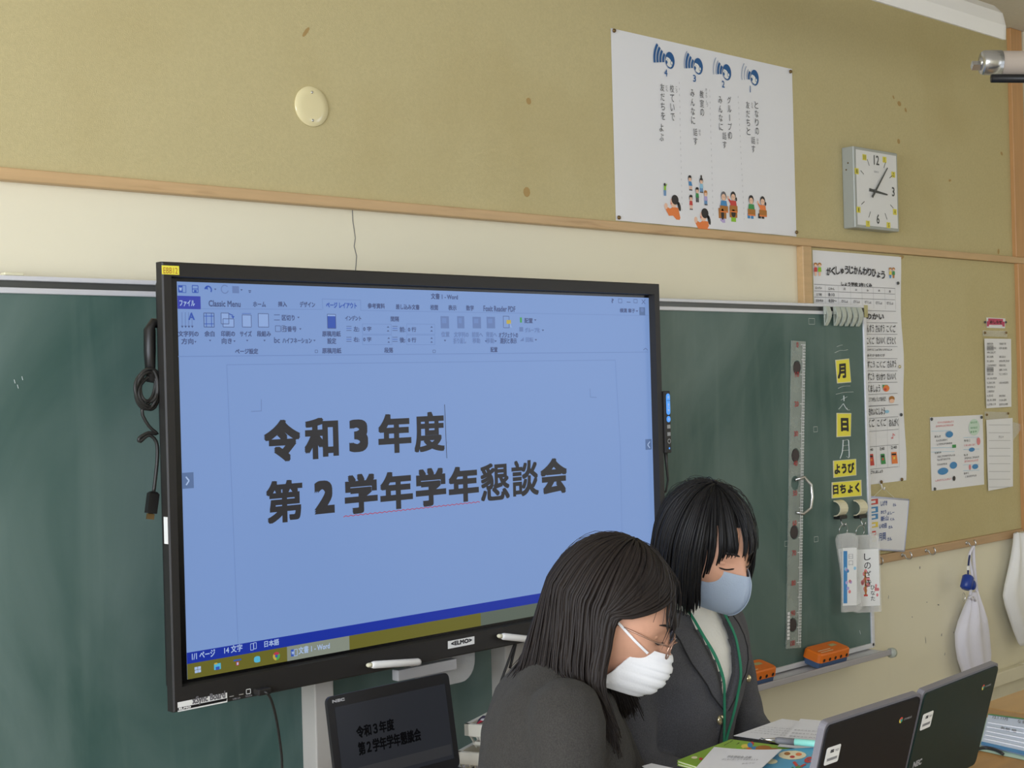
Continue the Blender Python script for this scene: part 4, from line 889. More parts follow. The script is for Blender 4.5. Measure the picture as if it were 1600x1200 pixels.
# ---------------- the voice level poster
PO = 0.0145; pp = Pix(PO); px0, px1, pz0, pz1 = 3.074, 3.975, 2.057-0.13, 2.494
t = thing('voice_poster', (3.52, -PO, pz0), 'large white poster with four blue shouting heads and children drawings', 'poster')
mb = MB(); nx, nz = 24, 14; G = []
for i in range(nz+1):
    G.append([(px0+(px1-px0)*j/nx, -0.0131-0.0006*math.sin(j*0.9)*math.sin(i*0.7)**2-(0.004*abs(math.sin(j*0.8+1))*max(0, 1-i/2.0) if 0 < j < nx else 0), pz0+(pz1-pz0)*i/nz) for j in range(nx+1)])
mb.grid(G, 'white_paper'); mb.build('sheet', t)
mb = MB(); fr = pp.fr
def shout(n, cx, cy, lv):
    mb = MB()
    # head in profile looking left, sound arcs to its left
    u, v = pp.uv(cx, cy); s = 0.022
    disc(mb, fr, u, v, s*1.0, s*1.18, 'navyp', 0.0006, 24); 
    poly(mb, fr, [(u-s*.95, v-s*.05), (u-s*.75, v+s*.4), (u-s*.2, v+s*.3), (u+s*.15, v+s*.05), (u+s*.2, v-s*.35), (u+s*.45, v-s*.7), (u, v-s*1.0), (u-s*.55, v-s*.85), (u-s*.85, v-s*.45)], 'white_label', 0.0009)
    disc(mb, fr, u+s*.35, v-s*.35, s*.28, s*.34, 'navyp', 0.0010, 12); disc(mb, fr, u+s*.33, v-s*.35, s*.18, s*.24, 'white_label', 0.0012, 12)
    disc(mb, fr, u-s*.78, v-s*.35, s*.22, s*.26, 'navyp', 0.0012, 10); disc(mb, fr, u-s*.55, v+s*.05, s*.06, s*.06, 'navyp', 0.0012, 8)
    a0, a1 = PI-0.66, PI+0.16
    for q in range(4):
        r0 = s*(1.35+0.62*q); th_ = 0.40*s if q < lv else 0.09*s
        arc(mb, fr, u+s*.1, v-s*.2, r0, r0+th_, a0, a1, 'navyp', 0.0008, 12)
    text(mb, fr, n, u-s*1.25, v-s*2.35, s*(0.62 if n != '1' else 0.16), s*1.0, 'navyp', 0.0004, 0.0008); mb.build('head_drawing', t)
Zp1 = lambda x, y: (940+x/5, 30+y/5)
for n, x, y, lv in (('4', 533, 322, 4), ('3', 755, 368, 3), ('2', 978, 415, 2), ('1', 1195, 457, 1)): shout(n, *Zp1(x, y), lv)
def col(t_, px, py, size, pitch=None): u, v = pp.uv(px, py); vtext(mb, fr, t_, u, v, size, 'pink_ink', pitch, 0.0, 0.0008, 0.82)
col('となりの', 1181.5, 158, 0.026, 0.0285); col('友だちと', 1168, 158, 0.026, 0.0285); col('話す', 1176.5, 213, 0.026, 0.0285)
col('グループの', 1139, 150, 0.026, 0.0285); col('みんなに', 1125, 150, 0.026, 0.0285); col('話す', 1131.5, 206, 0.026, 0.0285)
col('教室の', 1096, 141, 0.026, 0.0285); col('みんなに', 1081.5, 139, 0.026, 0.0285); col('話す', 1086, 200, 0.026, 0.0285)
col('校ていで', 1049.5, 132, 0.026, 0.029); col('友だちを', 1034.5, 130, 0.026, 0.029); col('よぶ', 1033, 193, 0.026, 0.029)
for s_, x, y in (('とも', 1175, 160), ('はな', 1183.5, 216), ('はな', 1138.5, 208), ('はな', 1093, 202), ('きょう', 1103, 138), ('しつ', 1104.5, 157), ('こう', 1056.5, 135), ('とも', 1041.5, 133)):
    u, v = pp.uv(x, y); vtext(mb, fr, s_, u, v, 0.0095, 'ink2', 0.0105, 0.0, 0.0008)
for x0, y0, x1_, y1_ in ((1061, 128, 1066, 345), (1108.5, 140, 1114.5, 352), (1153, 150, 1163, 350)):
    for k in range(46):
        if k % 2 == 0: pp.line(mb, x0+(x1_-x0)*k/46, y0+(y1_-y0)*k/46, x0+(x1_-x0)*(k+.7)/46, y0+(y1_-y0)*(k+.7)/46, 0.0012, 'ink3', 0.0007)
mb.build('lettering', t)
mb = MB(); Zc = lambda x, y: (1000+x/6.154, 260+y/6.154)
def kid(x, y, hw, hair, shirt, pants=None, skirt=0, ph=0.0, tall=2.9, extra=False):
    mb = MB()
    u, v = pp.uv(*Zc(x, y)); s = hw
    disc(mb, fr, u, v+s*.1, s, s*1.15, hair, 0.0006, 14); disc(mb, fr, u, v-s*.2, s*.8, s*.85, 'skinp', 0.0009, 14); disc(mb, fr, u, v+s*.75, s*.85, s*.5, hair, 0.0011, 12)
    for d in (-.3, .3): disc(mb, fr, u+d*s, v-s*.15, s*.09, s*.12, 'hairp', 0.0012, 6)
    poly(mb, fr, [(u-s*.95+ph, v-s*2.6), (u+s*.95+ph, v-s*2.6), (u+s*.75, v-s*1.0), (u-s*.75, v-s*1.0)], shirt, 0.0008)
    if pants: 
        for d in (-.45, .45): rect(mb, fr, u+d*s-s*.3+ph, v-s*4.0, u+d*s+s*.3+ph, v-s*2.5, pants, 0.0007); disc(mb, fr, u+d*s+ph, v-s*4.1, s*.42, s*.25, 'hairp', 0.0009, 8)
    if extra: disc(mb, fr, u, v+s*1.6, .004, .006, 'hairp', .001, 8)
    mb.build('child_drawing', t)
kid(478, 118, 0.0085, 'hairp', 'bluep', 'skinp', ph=0.003); kid(588, 142, 0.0085, 'hairp', 'cyanp', 'bluep', extra=True); kid(548, 232, 0.0085, 'hairp', 'greenp', 'hairp'); kid(630, 262, 0.0085, 'brownp', 'purplep', 'bluep'); kid(488, 305, 0.0085, 'hairp', 'redp', 'skinp')
mb = MB()
u, v = pp.uv(*Zc(237, 175)); disc(mb, fr, u, v, 0.005, 0.005, 'hairp', 0.0006, 10); rect(mb, fr, u-0.004, v-0.017, u+0.005, v-0.004, 'limep', 0.0006); line(mb, fr, u+0.004, v-0.006, u+0.010, v+0.003, 0.003, 'limep'); rect(mb, fr, u-0.005, v-0.034, u-0.001, v-0.017, 'bluep', 0.0006); rect(mb, fr, u+0.001, v-0.034, u+0.005, v-0.017, 'bluep', 0.0006); mb.build('child_drawing', t)
def caller(x, y, k=1.0):        # pony-tailed child calling, hand at the mouth
    mb = MB(); u, v = pp.uv(*Zc(x, y)); s = 0.016*k
    poly(mb, fr, [(u-s*1.2, v-s*1.6), (u-s*.3, v-s*1.2), (u+s*1.2, v-s*1.3), (u+s*1.9, v-s*3.6), (u+s*0.6, v-s*3.6), (u-s*.4, v-s*2.9), (u-s*1.6, v-s*3.0), (u-s*2.6, v-s*1.7), (u-s*2.1, v-s*1.3)], 'orangep', 0.0007)
    disc(mb, fr, u-s*.15, v-s*.35, s*.95, s*1.0, 'skinp', 0.0008, 14); disc(mb, fr, u+s*.3, v+s*.2, s*1.05, s*.95, 'hairp', 0.001, 14); disc(mb, fr, u+s*1.5, v-s*1.0, s*.42, s*.95, 'hairp', 0.0011, 10, 0.3); disc(mb, fr, u+s*1.05, v-s*.3, s*.3, s*.6, 'hairp', 0.0011, 8, 0.4)
    disc(mb, fr, u-s*2.4, v-s*1.2, s*.5, s*.6, 'skinp', 0.001, 10); disc(mb, fr, u-s*.9, v-s*.6, s*.13, s*.2, 'redp', 0.0013, 8); mb.build('child_drawing', t)
caller(325, 330); caller(612, 460, 1.05)
def desk_kid(x, y, shirt, hair, back=False, tail=False):
    mb = MB(); u, v = pp.uv(*Zc(x, y)); s = 0.0135
    if back:
        rect(mb, fr, u-s*1.45, v-s*1.0, u+s*1.45, v+s*1.4, 'brownp', 0.0006); disc(mb, fr, u, v, s*(.55 if tail else .85), s*(1.35 if tail else .95), hair, 0.0010, 14); rect(mb, fr, u-s*.9, v-s*2.0, u+s*.9, v-s*1.0, shirt, 0.0008); mb.build('child_drawing', t); return
    disc(mb, fr, u, v, s, s*1.1, hair, 0.0007, 14); disc(mb, fr, u-s*.05, v-s*.3, s*.8, s*.78, 'skinp', 0.0009, 14)
    for d in (-.3, .25): disc(mb, fr, u+d*s, v-s*.25, s*.08, s*.1, 'hairp', 0.0012, 6)
    poly(mb, fr, [(u-s*1.3, v-s*2.6), (u+s*1.3, v-s*2.6), (u+s*1.0, v-s*1.1), (u-s*1.0, v-s*1.1)], shirt, 0.0008); rect(mb, fr, u-s*1.5, v-s*3.9, u+s*1.5, v-s*2.3, 'brownp', 0.0010); rect(mb, fr, u-s*1.5, v-s*3.9, u+s*1.5, v-s*3.6, 'orangep', 0.0011)
    if tail: disc(mb, fr, u+s*1.1, v-s*.7, s*.3, s*.5, 'hairp', 0.0011, 8); poly(mb, fr, [(u-s*1.2, v-s*1.9), (u-s*.5, v-s*1.4), (u-s*1.4, v-s*.9), (u-s*1.9, v-s*.5), (u-s*2.0, v-s*.9)], shirt, 0.0009); disc(mb, fr, u-s*2.0, v-s*.5, s*.35, s*.4, 'skinp', 0.0011, 8)
    mb.build('child_drawing', t)
desk_kid(803, 285, 'bluep', 'ink2'); desk_kid(895, 285, 'redp', 'hairp', tail=True); desk_kid(792, 460, 'purplep', 'hairp', True, True); desk_kid(897, 452, 'limep', 'hairp', True)
desk_kid(1068, 320, 'greenp', 'hairp'); desk_kid(1178, 330, 'orangep', 'hairp', tail=True)
for x, m_ in ((1062, 'bluep'), (1165, 'hairp')):
    mb = MB(); u, v = pp.uv(*Zc(x, 490)); rect(mb, fr, u-0.016, v-0.004, u-0.002, v+0.012, m_, 0.0006); rect(mb, fr, u+0.002, v-0.004, u+0.016, v+0.012, m_, 0.0006); mb.build('legs_drawing', t)
# ---------------- push pins (small, countable)
def pin(px, py, off, label, m_='brass', r=0.0062):
    p = W(px, py, off); x, z = float(p[0]), float(p[2]); t = thing('push_pin', (x, -off, z), label, 'pin', 'push pins on the pinboards')
    mb = MB(); mb.tube([(x, -0.0125, z), (x, -off-0.001, z)], 0.001, 'silver', 5); mb.build('needle', t)
    mb = MB(); mb.tube([(x, -off-0.0005, z), (x, -off-0.002, z), (x, -off-0.005, z), (x, -off-0.006, z)], [r, r, r*.85, r*.4], m_, 10); mb.build('head', t)
pin(959, 48, 0.0155, 'brown pin in the upper corner of the poster nearest the display'); pin(1234.5, 112, 0.0155, 'dark pin in the upper poster corner nearest the clock'); pin(966.5, 340, 0.0155, 'brown pin in the lower poster corner nearest the display'); pin(1244, 363, 0.0155, 'brown pin in the lower poster corner below the clock side')
# ---------------- wall clock
cq = Pix(0.062); q = [UV(*p, 0.062) for p in ((1332.5, 228), (1400.6, 238.8), (1406.9, 362.5), (1338, 355.6))]
kx0, kx1, kz0, kz1 = (q[0][0]+q[3][0])/2, (q[1][0]+q[2][0])/2, (q[2][1]+q[3][1])/2, (q[0][1]+q[1][1])/2
t = thing('wall_clock', ((kx0+kx1)/2, -0.012, kz0), 'square grey wall clock with yellow number stickers', 'clock')
mb = MB(); mb.box((kx0, -0.062, kz0), (kx1, -0.0125, kz1), 'clock_body', 0.004); body = mb.build('case', t)
mb = MB(); fr = wallfr(0.062); w = 0.011; rect(mb, fr, kx0+w, kz0+w, kx1-w, kz1-w, 'clock_face', 0.0008); face = mb.build('face', t)
mb = MB()
for zz in (0.72, 0.80): mb.sphere((kx0, -0.03+(-0.008 if zz > .75 else 0), kz0+(kz1-kz0)*zz), 0.003, 'brass', 8, 6)
mb.build('side_screws', body)
ck, cz_, cr = (kx0+kx1)/2, (kz0+kz1)/2, (kx1-kx0)/2
mb = MB()
for n in range(12):
    a = n*PI/6
    if n in (0, 3, 6): 
        rr_ = cr*0.74; u, v = ck+rr_*math.sin(a), cz_+rr_*math.cos(a); s_ = {0: '12', 3: '3', 6: '6'}[n]; wn = 0.034 if n == 0 else 0.018
        text(mb, fr, s_, u-wn/2, v-0.017, wn, 0.034, 'clock_ink', 0.0006, 0.0016)
    elif n != 9:
        k1, k2 = (0.66, 0.84) if n not in (2, 4, 8, 10) else (0.68, 0.84)
        line(mb, fr, ck+cr*k1*math.sin(a), cz_+cr*k1*math.cos(a), ck+cr*k2*math.sin(a), cz_+cr*k2*math.cos(a), 0.0028, 'clock_ink', 0.0014)
text(mb, fr, 'SEIKO', ck-0.018, cz_+cr*0.42, 0.03, 0.007, 'ink3', 0.0, 0.0014)
mb.build('marking', face)
mb = MB(); Zk = lambda x, y: (1290+x/8, 220+y/8)
for s_, x, y in (('11', 482, 207), ('1', 733, 237), ('2', 843, 424), ('4', 862, 890), ('5', 783, 1056), ('7', 525, 1037), ('8', 408, 862), ('10', 385, 380)):
    mb = MB(); u, v = cq.uv(*Zk(x, y)); rect(mb, fr, u-0.0125, v-0.0105, u+0.0125, v+0.0105, 'sticker', 0.0012); wn = 0.011 if len(s_) > 1 else 0.006
    text(mb, fr, s_, u-wn/2, v-0.007, wn if s_ != '1' else 0.002, 0.014, 'ink', 0.0001 if s_ != '1' else 0, 0.0020); mb.build('number_sticker', face)['label'] = 'yellow number sticker'
mb = MB(); h0 = cq.uv(*Zk(605, 625)); 
def hand(tip, tail, w, name, h):
    mb = MB(); a = Vector(cq.uv(*Zk(*tip))); b = Vector(cq.uv(*Zk(*tail))); d = (a-b).normalized(); n = Vector((-d.y, d.x))
    mb.prism([tuple(b-n*w), tuple(a-n*w*.45), tuple(a+n*w*.45), tuple(b+n*w)][::1], fr, h, h+0.0012, 'clock_ink'); mb.build(name, t)
hand((762, 676), (538, 612), 0.0055, 'hour_hand', 0.003); hand((757, 342), (568, 705), 0.0045, 'minute_hand', 0.005)
mb = MB(); mb.tube([fr.P(*h0, 0.001), fr.P(*h0, 0.008)], 0.005, 'clock_ink', 10); mb.build('spindle', t)
# ---------------- timetable sheet
TO = 0.0145; pt = Pix(TO+0.0006); 
tx0, tx1, tz0, tz1 = 4.066, 4.622, 1.060, 1.886
t = thing('timetable_sheet', (4.34, -TO, tz0), 'tall white school timetable partly hidden behind the blackboard edge', 'poster')
mb = MB(); G = [[(tx0+(tx1-tx0)*j/8+(0.006*math.sin(i*.9) if j == 8 else 0), -0.0131-0.0012*abs(math.sin(i*0.8+j*.5))*(j/8), tz0+(tz1-tz0)*i/16) for j in range(9)] for i in range(17)]
mb.grid(G, 'white_paper'); mb.build('sheet', t)
mb = MB(); Z4 = lambda x, y: (1260+x/9.231, 390+y/9.231)
def tt(s_, Z, x0, y0, x1_, y1_, m_='ink', b=0.0002):
    a = Z(x0, y1_); c_ = Z(x1_, y0); pt.text(mb, s_, a[0], a[1], c_[0], c_[1], m_, b, 0.0014)
TIT = 'がくしゅうじかんわりひょう'
for k, ch in enumerate(TIT):
    f = k/(len(TIT)-1); x = 318+f*785; y = 312-42*math.sin(PI*f)*1.0+f*52; sm = 0.8 if ch in 'ゅょ' else 1.0
    a = Z4(x-30*sm, y+(58 if sm == 1 else 56)); b = Z4(x+30*sm, y-(58 if sm == 1 else 26)); pt.text(mb, ch, a[0], a[1], b[0], b[1], 'ink', 0.0008, 0.0014)
tt('しょう学校 2年1くみ', Z4, 500, 462, 942, 520, 'ink', 0.0006)
tt('にってい', Z4, 128, 535, 218, 568, 'ink2', 0.0004); tt('じかん', Z4, 315, 545, 402, 583)
for s_, x, y in (('月', 545, 568), ('火', 715, 578), ('水', 880, 588), ('木', 1045, 592), ('金', 1200, 602)): tt(s_, Z4, x-14, y-18, x+14, y+18, 'ink2')
tt('とう校', Z4, 142, 625, 218, 668); tt('8:10', Z4, 315, 625, 402, 672); tt('さわやか', Z4, 135, 715, 240, 755, 'ink2', 0.0004); tt('8:30～', Z4, 320, 715, 432, 760)
for x, y in ((548, 742), (720, 748), (886, 755), (1043, 765), (1203, 770)): tt('どくしょ', Z4, x-44, y-20, x+44, y+22, 'ink2', 0.0004)
for y0, y1_ in ((500, 560), (595, 642), (685, 724)): a, b = Z4(110, y0), Z4(1275, y1_); pt.line(mb, *a, *b, 0.0013, 'ink2', 0.0009)
a, b = Z4(880, 880), Z4(1290, 890); pt.line(mb, *a, *b, 0.0013, 'ink2', 0.0009)
for x in (272, 460, 635, 800, 963, 1130, 1280): a, b = Z4(x-4, 505+x*.04), Z4(x+6, 800+x*.05); pt.line(mb, *a, *b, 0.001, 'ink3', 0.0009)
tt('のかい', Z4, 858, 915, 1115, 1005, 'ink', 0.0008)
for s_, x0, y0, x1_, y1_ in (('んすう', 636, 62, 730, 165), ('さんすう', 755, 62, 872, 165), ('こくご', 900, 65, 1020, 165), ('こくご', 632, 228, 735, 325), ('たいいく', 765, 222, 880, 325), ('どうとく', 908, 225, 1022, 325), ('ずこう', 640, 550, 742, 640), ('こくご', 768, 550, 885, 640), ('さんすう', 912, 540, 1028, 640), ('ずこう', 645, 712, 735, 808), ('せいかつ', 762, 712, 882, 808), ('たいいく', 908, 708, 1026, 805), ('くましょう', 650, 870, 815, 970)): tt(s_, Z5, x0, y0, x1_, y1_, 'ink', 0.0003)
for s_, x0, y0, x1_, y1_ in (('にわそうじ しゅうかい いちりんしゃ', 632, 382, 972, 415), ('あそび なわとび', 640, 456, 875, 492), ('こうていやきょうしつであそぼう', 648, 1035, 890, 1098)): tt(s_, Z5, x0, y0, x1_, y1_, 'ink', 0.0002)
for y0, y1_ in ((35, 40), (190, 192), (355, 357), (515, 517), (680, 682), (838, 832), (1000, 982), (1160, 1135)): a, b = Z5(632, y0), Z5(1045, y1_); pt.line(mb, *a, *b, 0.0013, 'ink2', 0.0009)
for s_, x0, y0, x1_, y1_ in (('きれいにしよう', 660, 68, 880, 165), ('くご', 660, 212, 740, 325), ('こくご', 775, 212, 895, 315), ('おんがく', 935, 208, 1058, 315)): tt(s_, Z6, x0, y0, x1_, y1_, 'ink', 0.0003)
tt('40', Z6, 680, 605, 718, 640); tt('2:40', Z6, 810, 592, 870, 632); tt('2:40', Z6, 960, 575, 1035, 615); tt('ごうしましょう', Z6, 685, 905, 848, 948, 'ink', 0.0004)
for y0, y1_ in ((38, 20), (205, 180), (382, 348), (588, 552), (890, 848)): a, b = Z6(645, y0), Z6(1058, y1_); pt.line(mb, *a, *b, 0.0013, 'ink2', 0.0009)
for x in (757, 910, 1064):
    a, b = Z6(x, 195), Z6(x+8, 860); pt.line(mb, *a, *b, 0.001, 'ink3', 0.0009)
mb.build('lettering', t)
mb = MB()
def tpoly(Z, pts, m_, h=0.0010): pt.poly(mb, [Z(*p) for p in pts][::-1], m_, h)
def tdisc(Z, x, y, rx, ry, m_, h=0.0010):
    a = Z(x, y); b = Z(x+rx, y); c_ = Z(x, y-ry); pt.disc(mb, *a, b[0]-a[0], a[1]-c_[1], m_, h, 12)
for ox, oy, hc, s1, s2 in ((130, 215, 'brownp', 'redp', 'limep'), (1208, 280, 'brownp', 'yellowp', 'greenp')):
    for dx, sh in ((0, s1), (58, s2)):
        mb = MB()
        k = 1 if ox < 500 else 0.8; x = ox+dx*k
        tdisc(Z4, x, oy, 27*k, 27*k, hc, 0.001); tdisc(Z4, x, oy+15*k, 20*k, 20*k, 'skinp', 0.0012); tpoly(Z4, [(x-20*k, oy+40*k), (x+20*k, oy+40*k), (x+24*k, oy+105*k), (x-24*k, oy+105*k)], sh, 0.0013); tpoly(Z4, [(x-16*k, oy+105*k), (x+16*k, oy+105*k), (x+12*k, oy+165*k), (x-12*k, oy+165*k)], 'skinp' if ox < 500 else ('bluep' if dx == 0 else 'brownp'), 0.0012); mb.build('child_drawing', t)
mb = MB(); tpoly(Z5, [(845, 868), (915, 868), (920, 905), (850, 910)], 'greenp'); tdisc(Z5, 895, 915, 42, 45, 'orangep', 0.0012); tdisc(Z5, 880, 930, 20, 18, 'redp', 0.0014); mb.build('lunch_drawing', t); mb = MB()
tdisc(Z5, 970, 1055, 38, 38, 'brownp'); tdisc(Z5, 970, 1085, 34, 28, 'skinp', 0.0012); mb.build('face_drawing', t); mb = MB()
tdisc(Z6, 905, 112, 30, 22, 'cyanp'); mb.build('cloth_drawing', t); mb = MB()
tpoly(Z6, [(965, 470), (982, 470), (982, 400), (1012, 425), (1012, 440), (988, 420), (988, 475), (965, 478)], 'pinkp'); tdisc(Z6, 975, 465, 14, 12, 'pinkp', 0.0012); mb.build('note_drawing', t)
for x0, x1_, y0, y1_, m_, m2 in ((668, 718, 682, 838, 'redp', 'orangep'), (820, 872, 680, 818, 'greenp', 'redp'), (962, 1032, 655, 812, 'orangep', 'yellowp')):
    mb = MB(); tpoly(Z6, [(x0, y0), (x1_, y0-4), (x1_+18, y1_-6), (x0+10 if x0 > 700 else x0, y1_)], m_, 0.001); tdisc(Z6, (x0+x1_)/2+4, (y0+y1_)/2, 14, 18, m2, 0.0012); tpoly(Z6, [(x0+4, y0+20), (x1_-6, y0+17), (x1_-6, y0+40), (x0+4, y0+42)], 'ink', 0.0013); mb.build('bag_drawing', t)
pin(1402.5, 442.5, 0.0165, 'dark pin beside the title of the school timetable', 'clock_ink'); pin(1405, 573, 0.0165, 'small gold pin halfway down the timetable edge', 'gold'); pin(1407.5, 648, 0.0165, 'dark pin on the lower edge side of the timetable', 'clock_ink'); pin(1408.5, 749, 0.0165, 'brown pin at the bottom corner of the timetable'); pin(1376.5, 753, 0.0165, 'brown pin at the timetable bottom above the white board string')
# ---------------- small hanging whiteboard with names
t = thing('small_whiteboard', (4.48, -0.02, 0.8), 'small white board with blue handwriting hanging below the timetable', 'whiteboard')
q = [UV(*p, 0.024) for p in ((1352, 776), (1420, 781), (1413, 861), (1352, 857))]
mb = MB(); fr = wallfr(0.024); mb.prism([tuple(p) for p in q][::-1], fr, -0.008, 0, 'lid_edge' if 0 else M['paper']); mb.build('panel', t)
mb = MB(); cc = Vector(np.mean(q, axis=0)); MFR = mat('lilac_board_frame', (196, 200, 222), 0.5)
for a, b in zip(q, q[1:]+q[:1]): mb.tube([fr.P(*a, -0.002), fr.P(*b, -0.002)], 0.004, MFR, 6)
mb.build('border', t)
pw = Pix(0.0246); mb = MB(); MBI = mat('blue_marker', (66, 88, 150), 0.7)
for s_, x0, y0, x1_, y1_ in (('しげき', 523, 235, 580, 278), ('さん', 628, 255, 655, 280), ('かとう', 525, 315, 570, 345), ('よしー', 580, 325, 640, 352), ('新山', 525, 365, 590, 408), ('くん', 605, 378, 640, 402), ('いの田', 512, 430, 575, 472), ('さん', 590, 445, 625, 470), ('月岡', 508, 510, 568, 575), ('さん', 580, 545, 618, 575)):
    a = Z7(x0, y1_); b = Z7(x1_, y0); pw.text(mb, s_, a[0], a[1], b[0], b[1], MBI, 0.0004, 0.0008)
mb.build('handwritten_lettering', t)['label'] = 'blue marker handwriting'
mb = MB()
for y0, y1_, m_ in ((222, 268, 'redp'), (288, 338, 'bluep'), (350, 395, 'bluep'), (420, 465, 'yellowp'), (495, 535, 'redp'), (540, 585, 'yellowp')):
    a = Z7(432, y0); b = Z7(500 if y0 < 480 else 482, y1_); pw.rect(mb, a[0], a[1], b[0], b[1], m_, 0.0006); a = Z7(436, y0+12); b = Z7(478, y1_-12); pw.rect(mb, a[0], a[1], b[0], b[1], 'paper', 0.0010)
mb.build('name_magnets', t)['label'] = 'coloured label strips'
hk = W(1381, 762, 0.03); kx, kz = float(hk[0]), float(hk[2])
mb = MB(); a = UV(1364, 777, 0.022); b = UV(1400, 780, 0.022); mb.tube([(a[0], -0.022, a[1]), (kx, -0.026, kz), (b[0], -0.022, b[1])], 0.0012, 'card_edge', 5); mb.build('string', t)
mb = MB(); mb.tube([(kx, -0.0125, kz+0.012), (kx, -0.02, kz+0.012), (kx, -0.024, kz-0.004), (kx, -0.03, kz-0.008), (kx, -0.034, kz+0.002)], 0.0028, 'white_plastic', 6); o = mb.build('pin_hook'); tag(o, 'clear plastic pin hook holding the small white board string', 'hook')
# ---------------- prints on the right pinboard
def sheet(nm, pts, off, label, cat, m_='white_paper'):
    q = [UV(*p, off) for p in pts]; c_ = np.mean(q, axis=0); t = thing(nm, (c_[0], -off, q[3][1]), label, cat)
    mb = MB(); n = 8; G = []
    for i in range(n+1):
        r_ = []
        for j in range(n+1):
            f, g_ = j/n, i/n; p = (Vector(q[0])*(1-f)+Vector(q[1])*f)*(1-g_)+(Vector(q[3])*(1-f)+Vector(q[2])*f)*g_
            r_.append((p.x, -off-0.0006*math.sin(j*1.3+i), p.y))
        G.append(r_)
    mb.grid(G[::-1], m_); mb.build('paper', t); return t
def Z8(x, y): return (1430+x/4, 480+y/4)
t = sheet('leaflet_print', [(1453, 652), (1535.5, 648), (1538, 757), (1455.5, 767)], 0.0135, 'white handout with blue speech bubbles pinned at the lower pinboard', 'print')
mb = MB(); pl_ = Pix(0.0145)
for x, y, rx, ry in ((213, 795, 23, 20), (238, 988, 23, 22), (173, 1025, 33, 22), (353, 890, 18, 13), (374, 996, 19, 16)): a = Z8(x, y); pl_.disc(mb, *a, rx/4, ry/4, 'bluep', 0.0008)
a = Z8(368, 750); pl_.disc(mb, *a, 8.5, 13, mat('pale_green_print', (206, 228, 212), 0.6), 0.0006); a = Z8(395, 838); pl_.disc(mb, *a, 2.8, 6, 'pinkp', 0.0008); a = Z8(242, 870); pl_.rect(mb, a[0]-3, a[1]-2.5, a[0]+3, a[1]+2.5, 'greenp', 0.0008); a = Z8(242, 1070); pl_.disc(mb, *a, 2.2, 4, 'hairp', 0.0008); a = Z8(341, 1000); pl_.disc(mb, *a, 1.6, 4.5, 'pinkp', 0.0008)
random.seed(3)
for x0, y, n_, m_ in ((140, 722, 100, 'pinkp'), (128, 745, 110, 'pinkp'), (120, 810, 38, 'ink'), (130, 835, 70, 'ink2'), (135, 858, 95, 'ink2'), (122, 912, 40, 'ink'), (138, 935, 110, 'ink2'), (138, 955, 80, 'ink2'), (138, 985, 60, 'ink2'), (125, 1085, 100, 'pinkp'), (305, 835, 38, 'ink'), (305, 865, 70, 'pinkp'), (303, 925, 25, 'ink'), (308, 945, 90, 'ink2'), (308, 965, 85, 'pinkp'), (303, 1040, 30, 'ink'), (312, 1060, 70, 'ink2'), (345, 722, 40, 'greenp'), (345, 755, 42, 'greenp'), (345, 780, 38, 'greenp')):
    s_ = ''.join(random.choice('かきくこさしすたちなのはまもやゆよらりるん') for _ in range(max(2, n_//10))); a = Z8(x0, y+6); b = Z8(x0+n_, y-7); pl_.text(mb, s_, a[0], a[1], b[0], b[1]-0.0, m_, 0.0002, 0.0009)
for x0, x1_, y in ((100, 225, 775), (100, 240, 880), (100, 245, 905), (300, 400, 815), (300, 400, 890), (300, 400, 985), (300, 400, 1022)): a = Z8(x0, y); b = Z8(x1_, y-4); pl_.line(mb, *a, *b, 0.0012, 'cyanp', 0.0007)
mb.build('lettering', t)
pin(1455, 655, 0.0145, 'dark pin at the top of the bubble handout nearest the timetable', 'clock_ink'); pin(1533, 652, 0.0145, 'dark pin at the top of the bubble handout nearest the window', 'clock_ink'); pin(1460, 764, 0.0145, 'dark pin at the bottom of the bubble handout', 'clock_ink')
def folder(pts, top, off, label, kind):
    t = sheet('print_folder', pts, off, label, 'prints')
    q = [UV(*p, off) for p in top]; mb = MB(); fr = wallfr(off-0.0015); mb.prism([tuple(p) for p in q][::-1], fr, 0, 0.0008, 'film'); mb.build('plastic_sleeve', t)
    p_ = Pix(off+0.0012); mb = MB(); ys = np.linspace(pts[0][1]+8, pts[3][1]-6, 15 if kind else 9)
    random.seed(len(label))
    for k, y in enumerate(ys):
        if kind:
            for x in (pts[0][0]+4, (pts[0][0]+pts[1][0])/2+2):
                if random.random() < 0.86:
                    L = random.uniform(9, 16); s_ = ''.join(random.choice('のをにはがてとしたこれ年学校日月') for _ in range(9)); p_.text(mb, s_, x, y+2, x+L, y-1.6, 'ink2', 0.0001, 0.0008)
            if k in (1, 6): p_.rect(mb, pts[0][0]+4, y-4, pts[0][0]+14, y+4, 'ink3', 0.0006)
        else: p_.line(mb, pts[0][0]+4, y, pts[1][0]-4, y, 0.0014, 'ink3', 0.0006)
    if not kind: p_.text(mb, 'プリント', 1560, 685, 1568, 681, 'ink2', 0.0002, 0.0008)
    mb.build('lettering', t); return t
folder([(1538, 529), (1580, 529.5), (1580.5, 635.5), (1541, 638)], [(1536, 516), (1574, 517), (1574, 527), (1536, 525)], 0.018, 'stack of grey printed newsletters in a clear sleeve, topmost of the two stacks', True)
tf = folder([(1541, 656), (1582.5, 653), (1583, 760), (1544, 767)], [(1539, 643), (1576, 644), (1576, 656), (1539, 655)], 0.018, 'curled white lined prints in a clear sleeve, lower of the two stacks', False)
q = [UV(*p, 0.020) for p in ((1582, 659), (1600, 664), (1583, 688))]; mb = MB(); mb.prism([tuple(p) for p in q][::-1], wallfr(0.020), 0, 0.0006, 'film'); mb.build('torn_sleeve', tf)
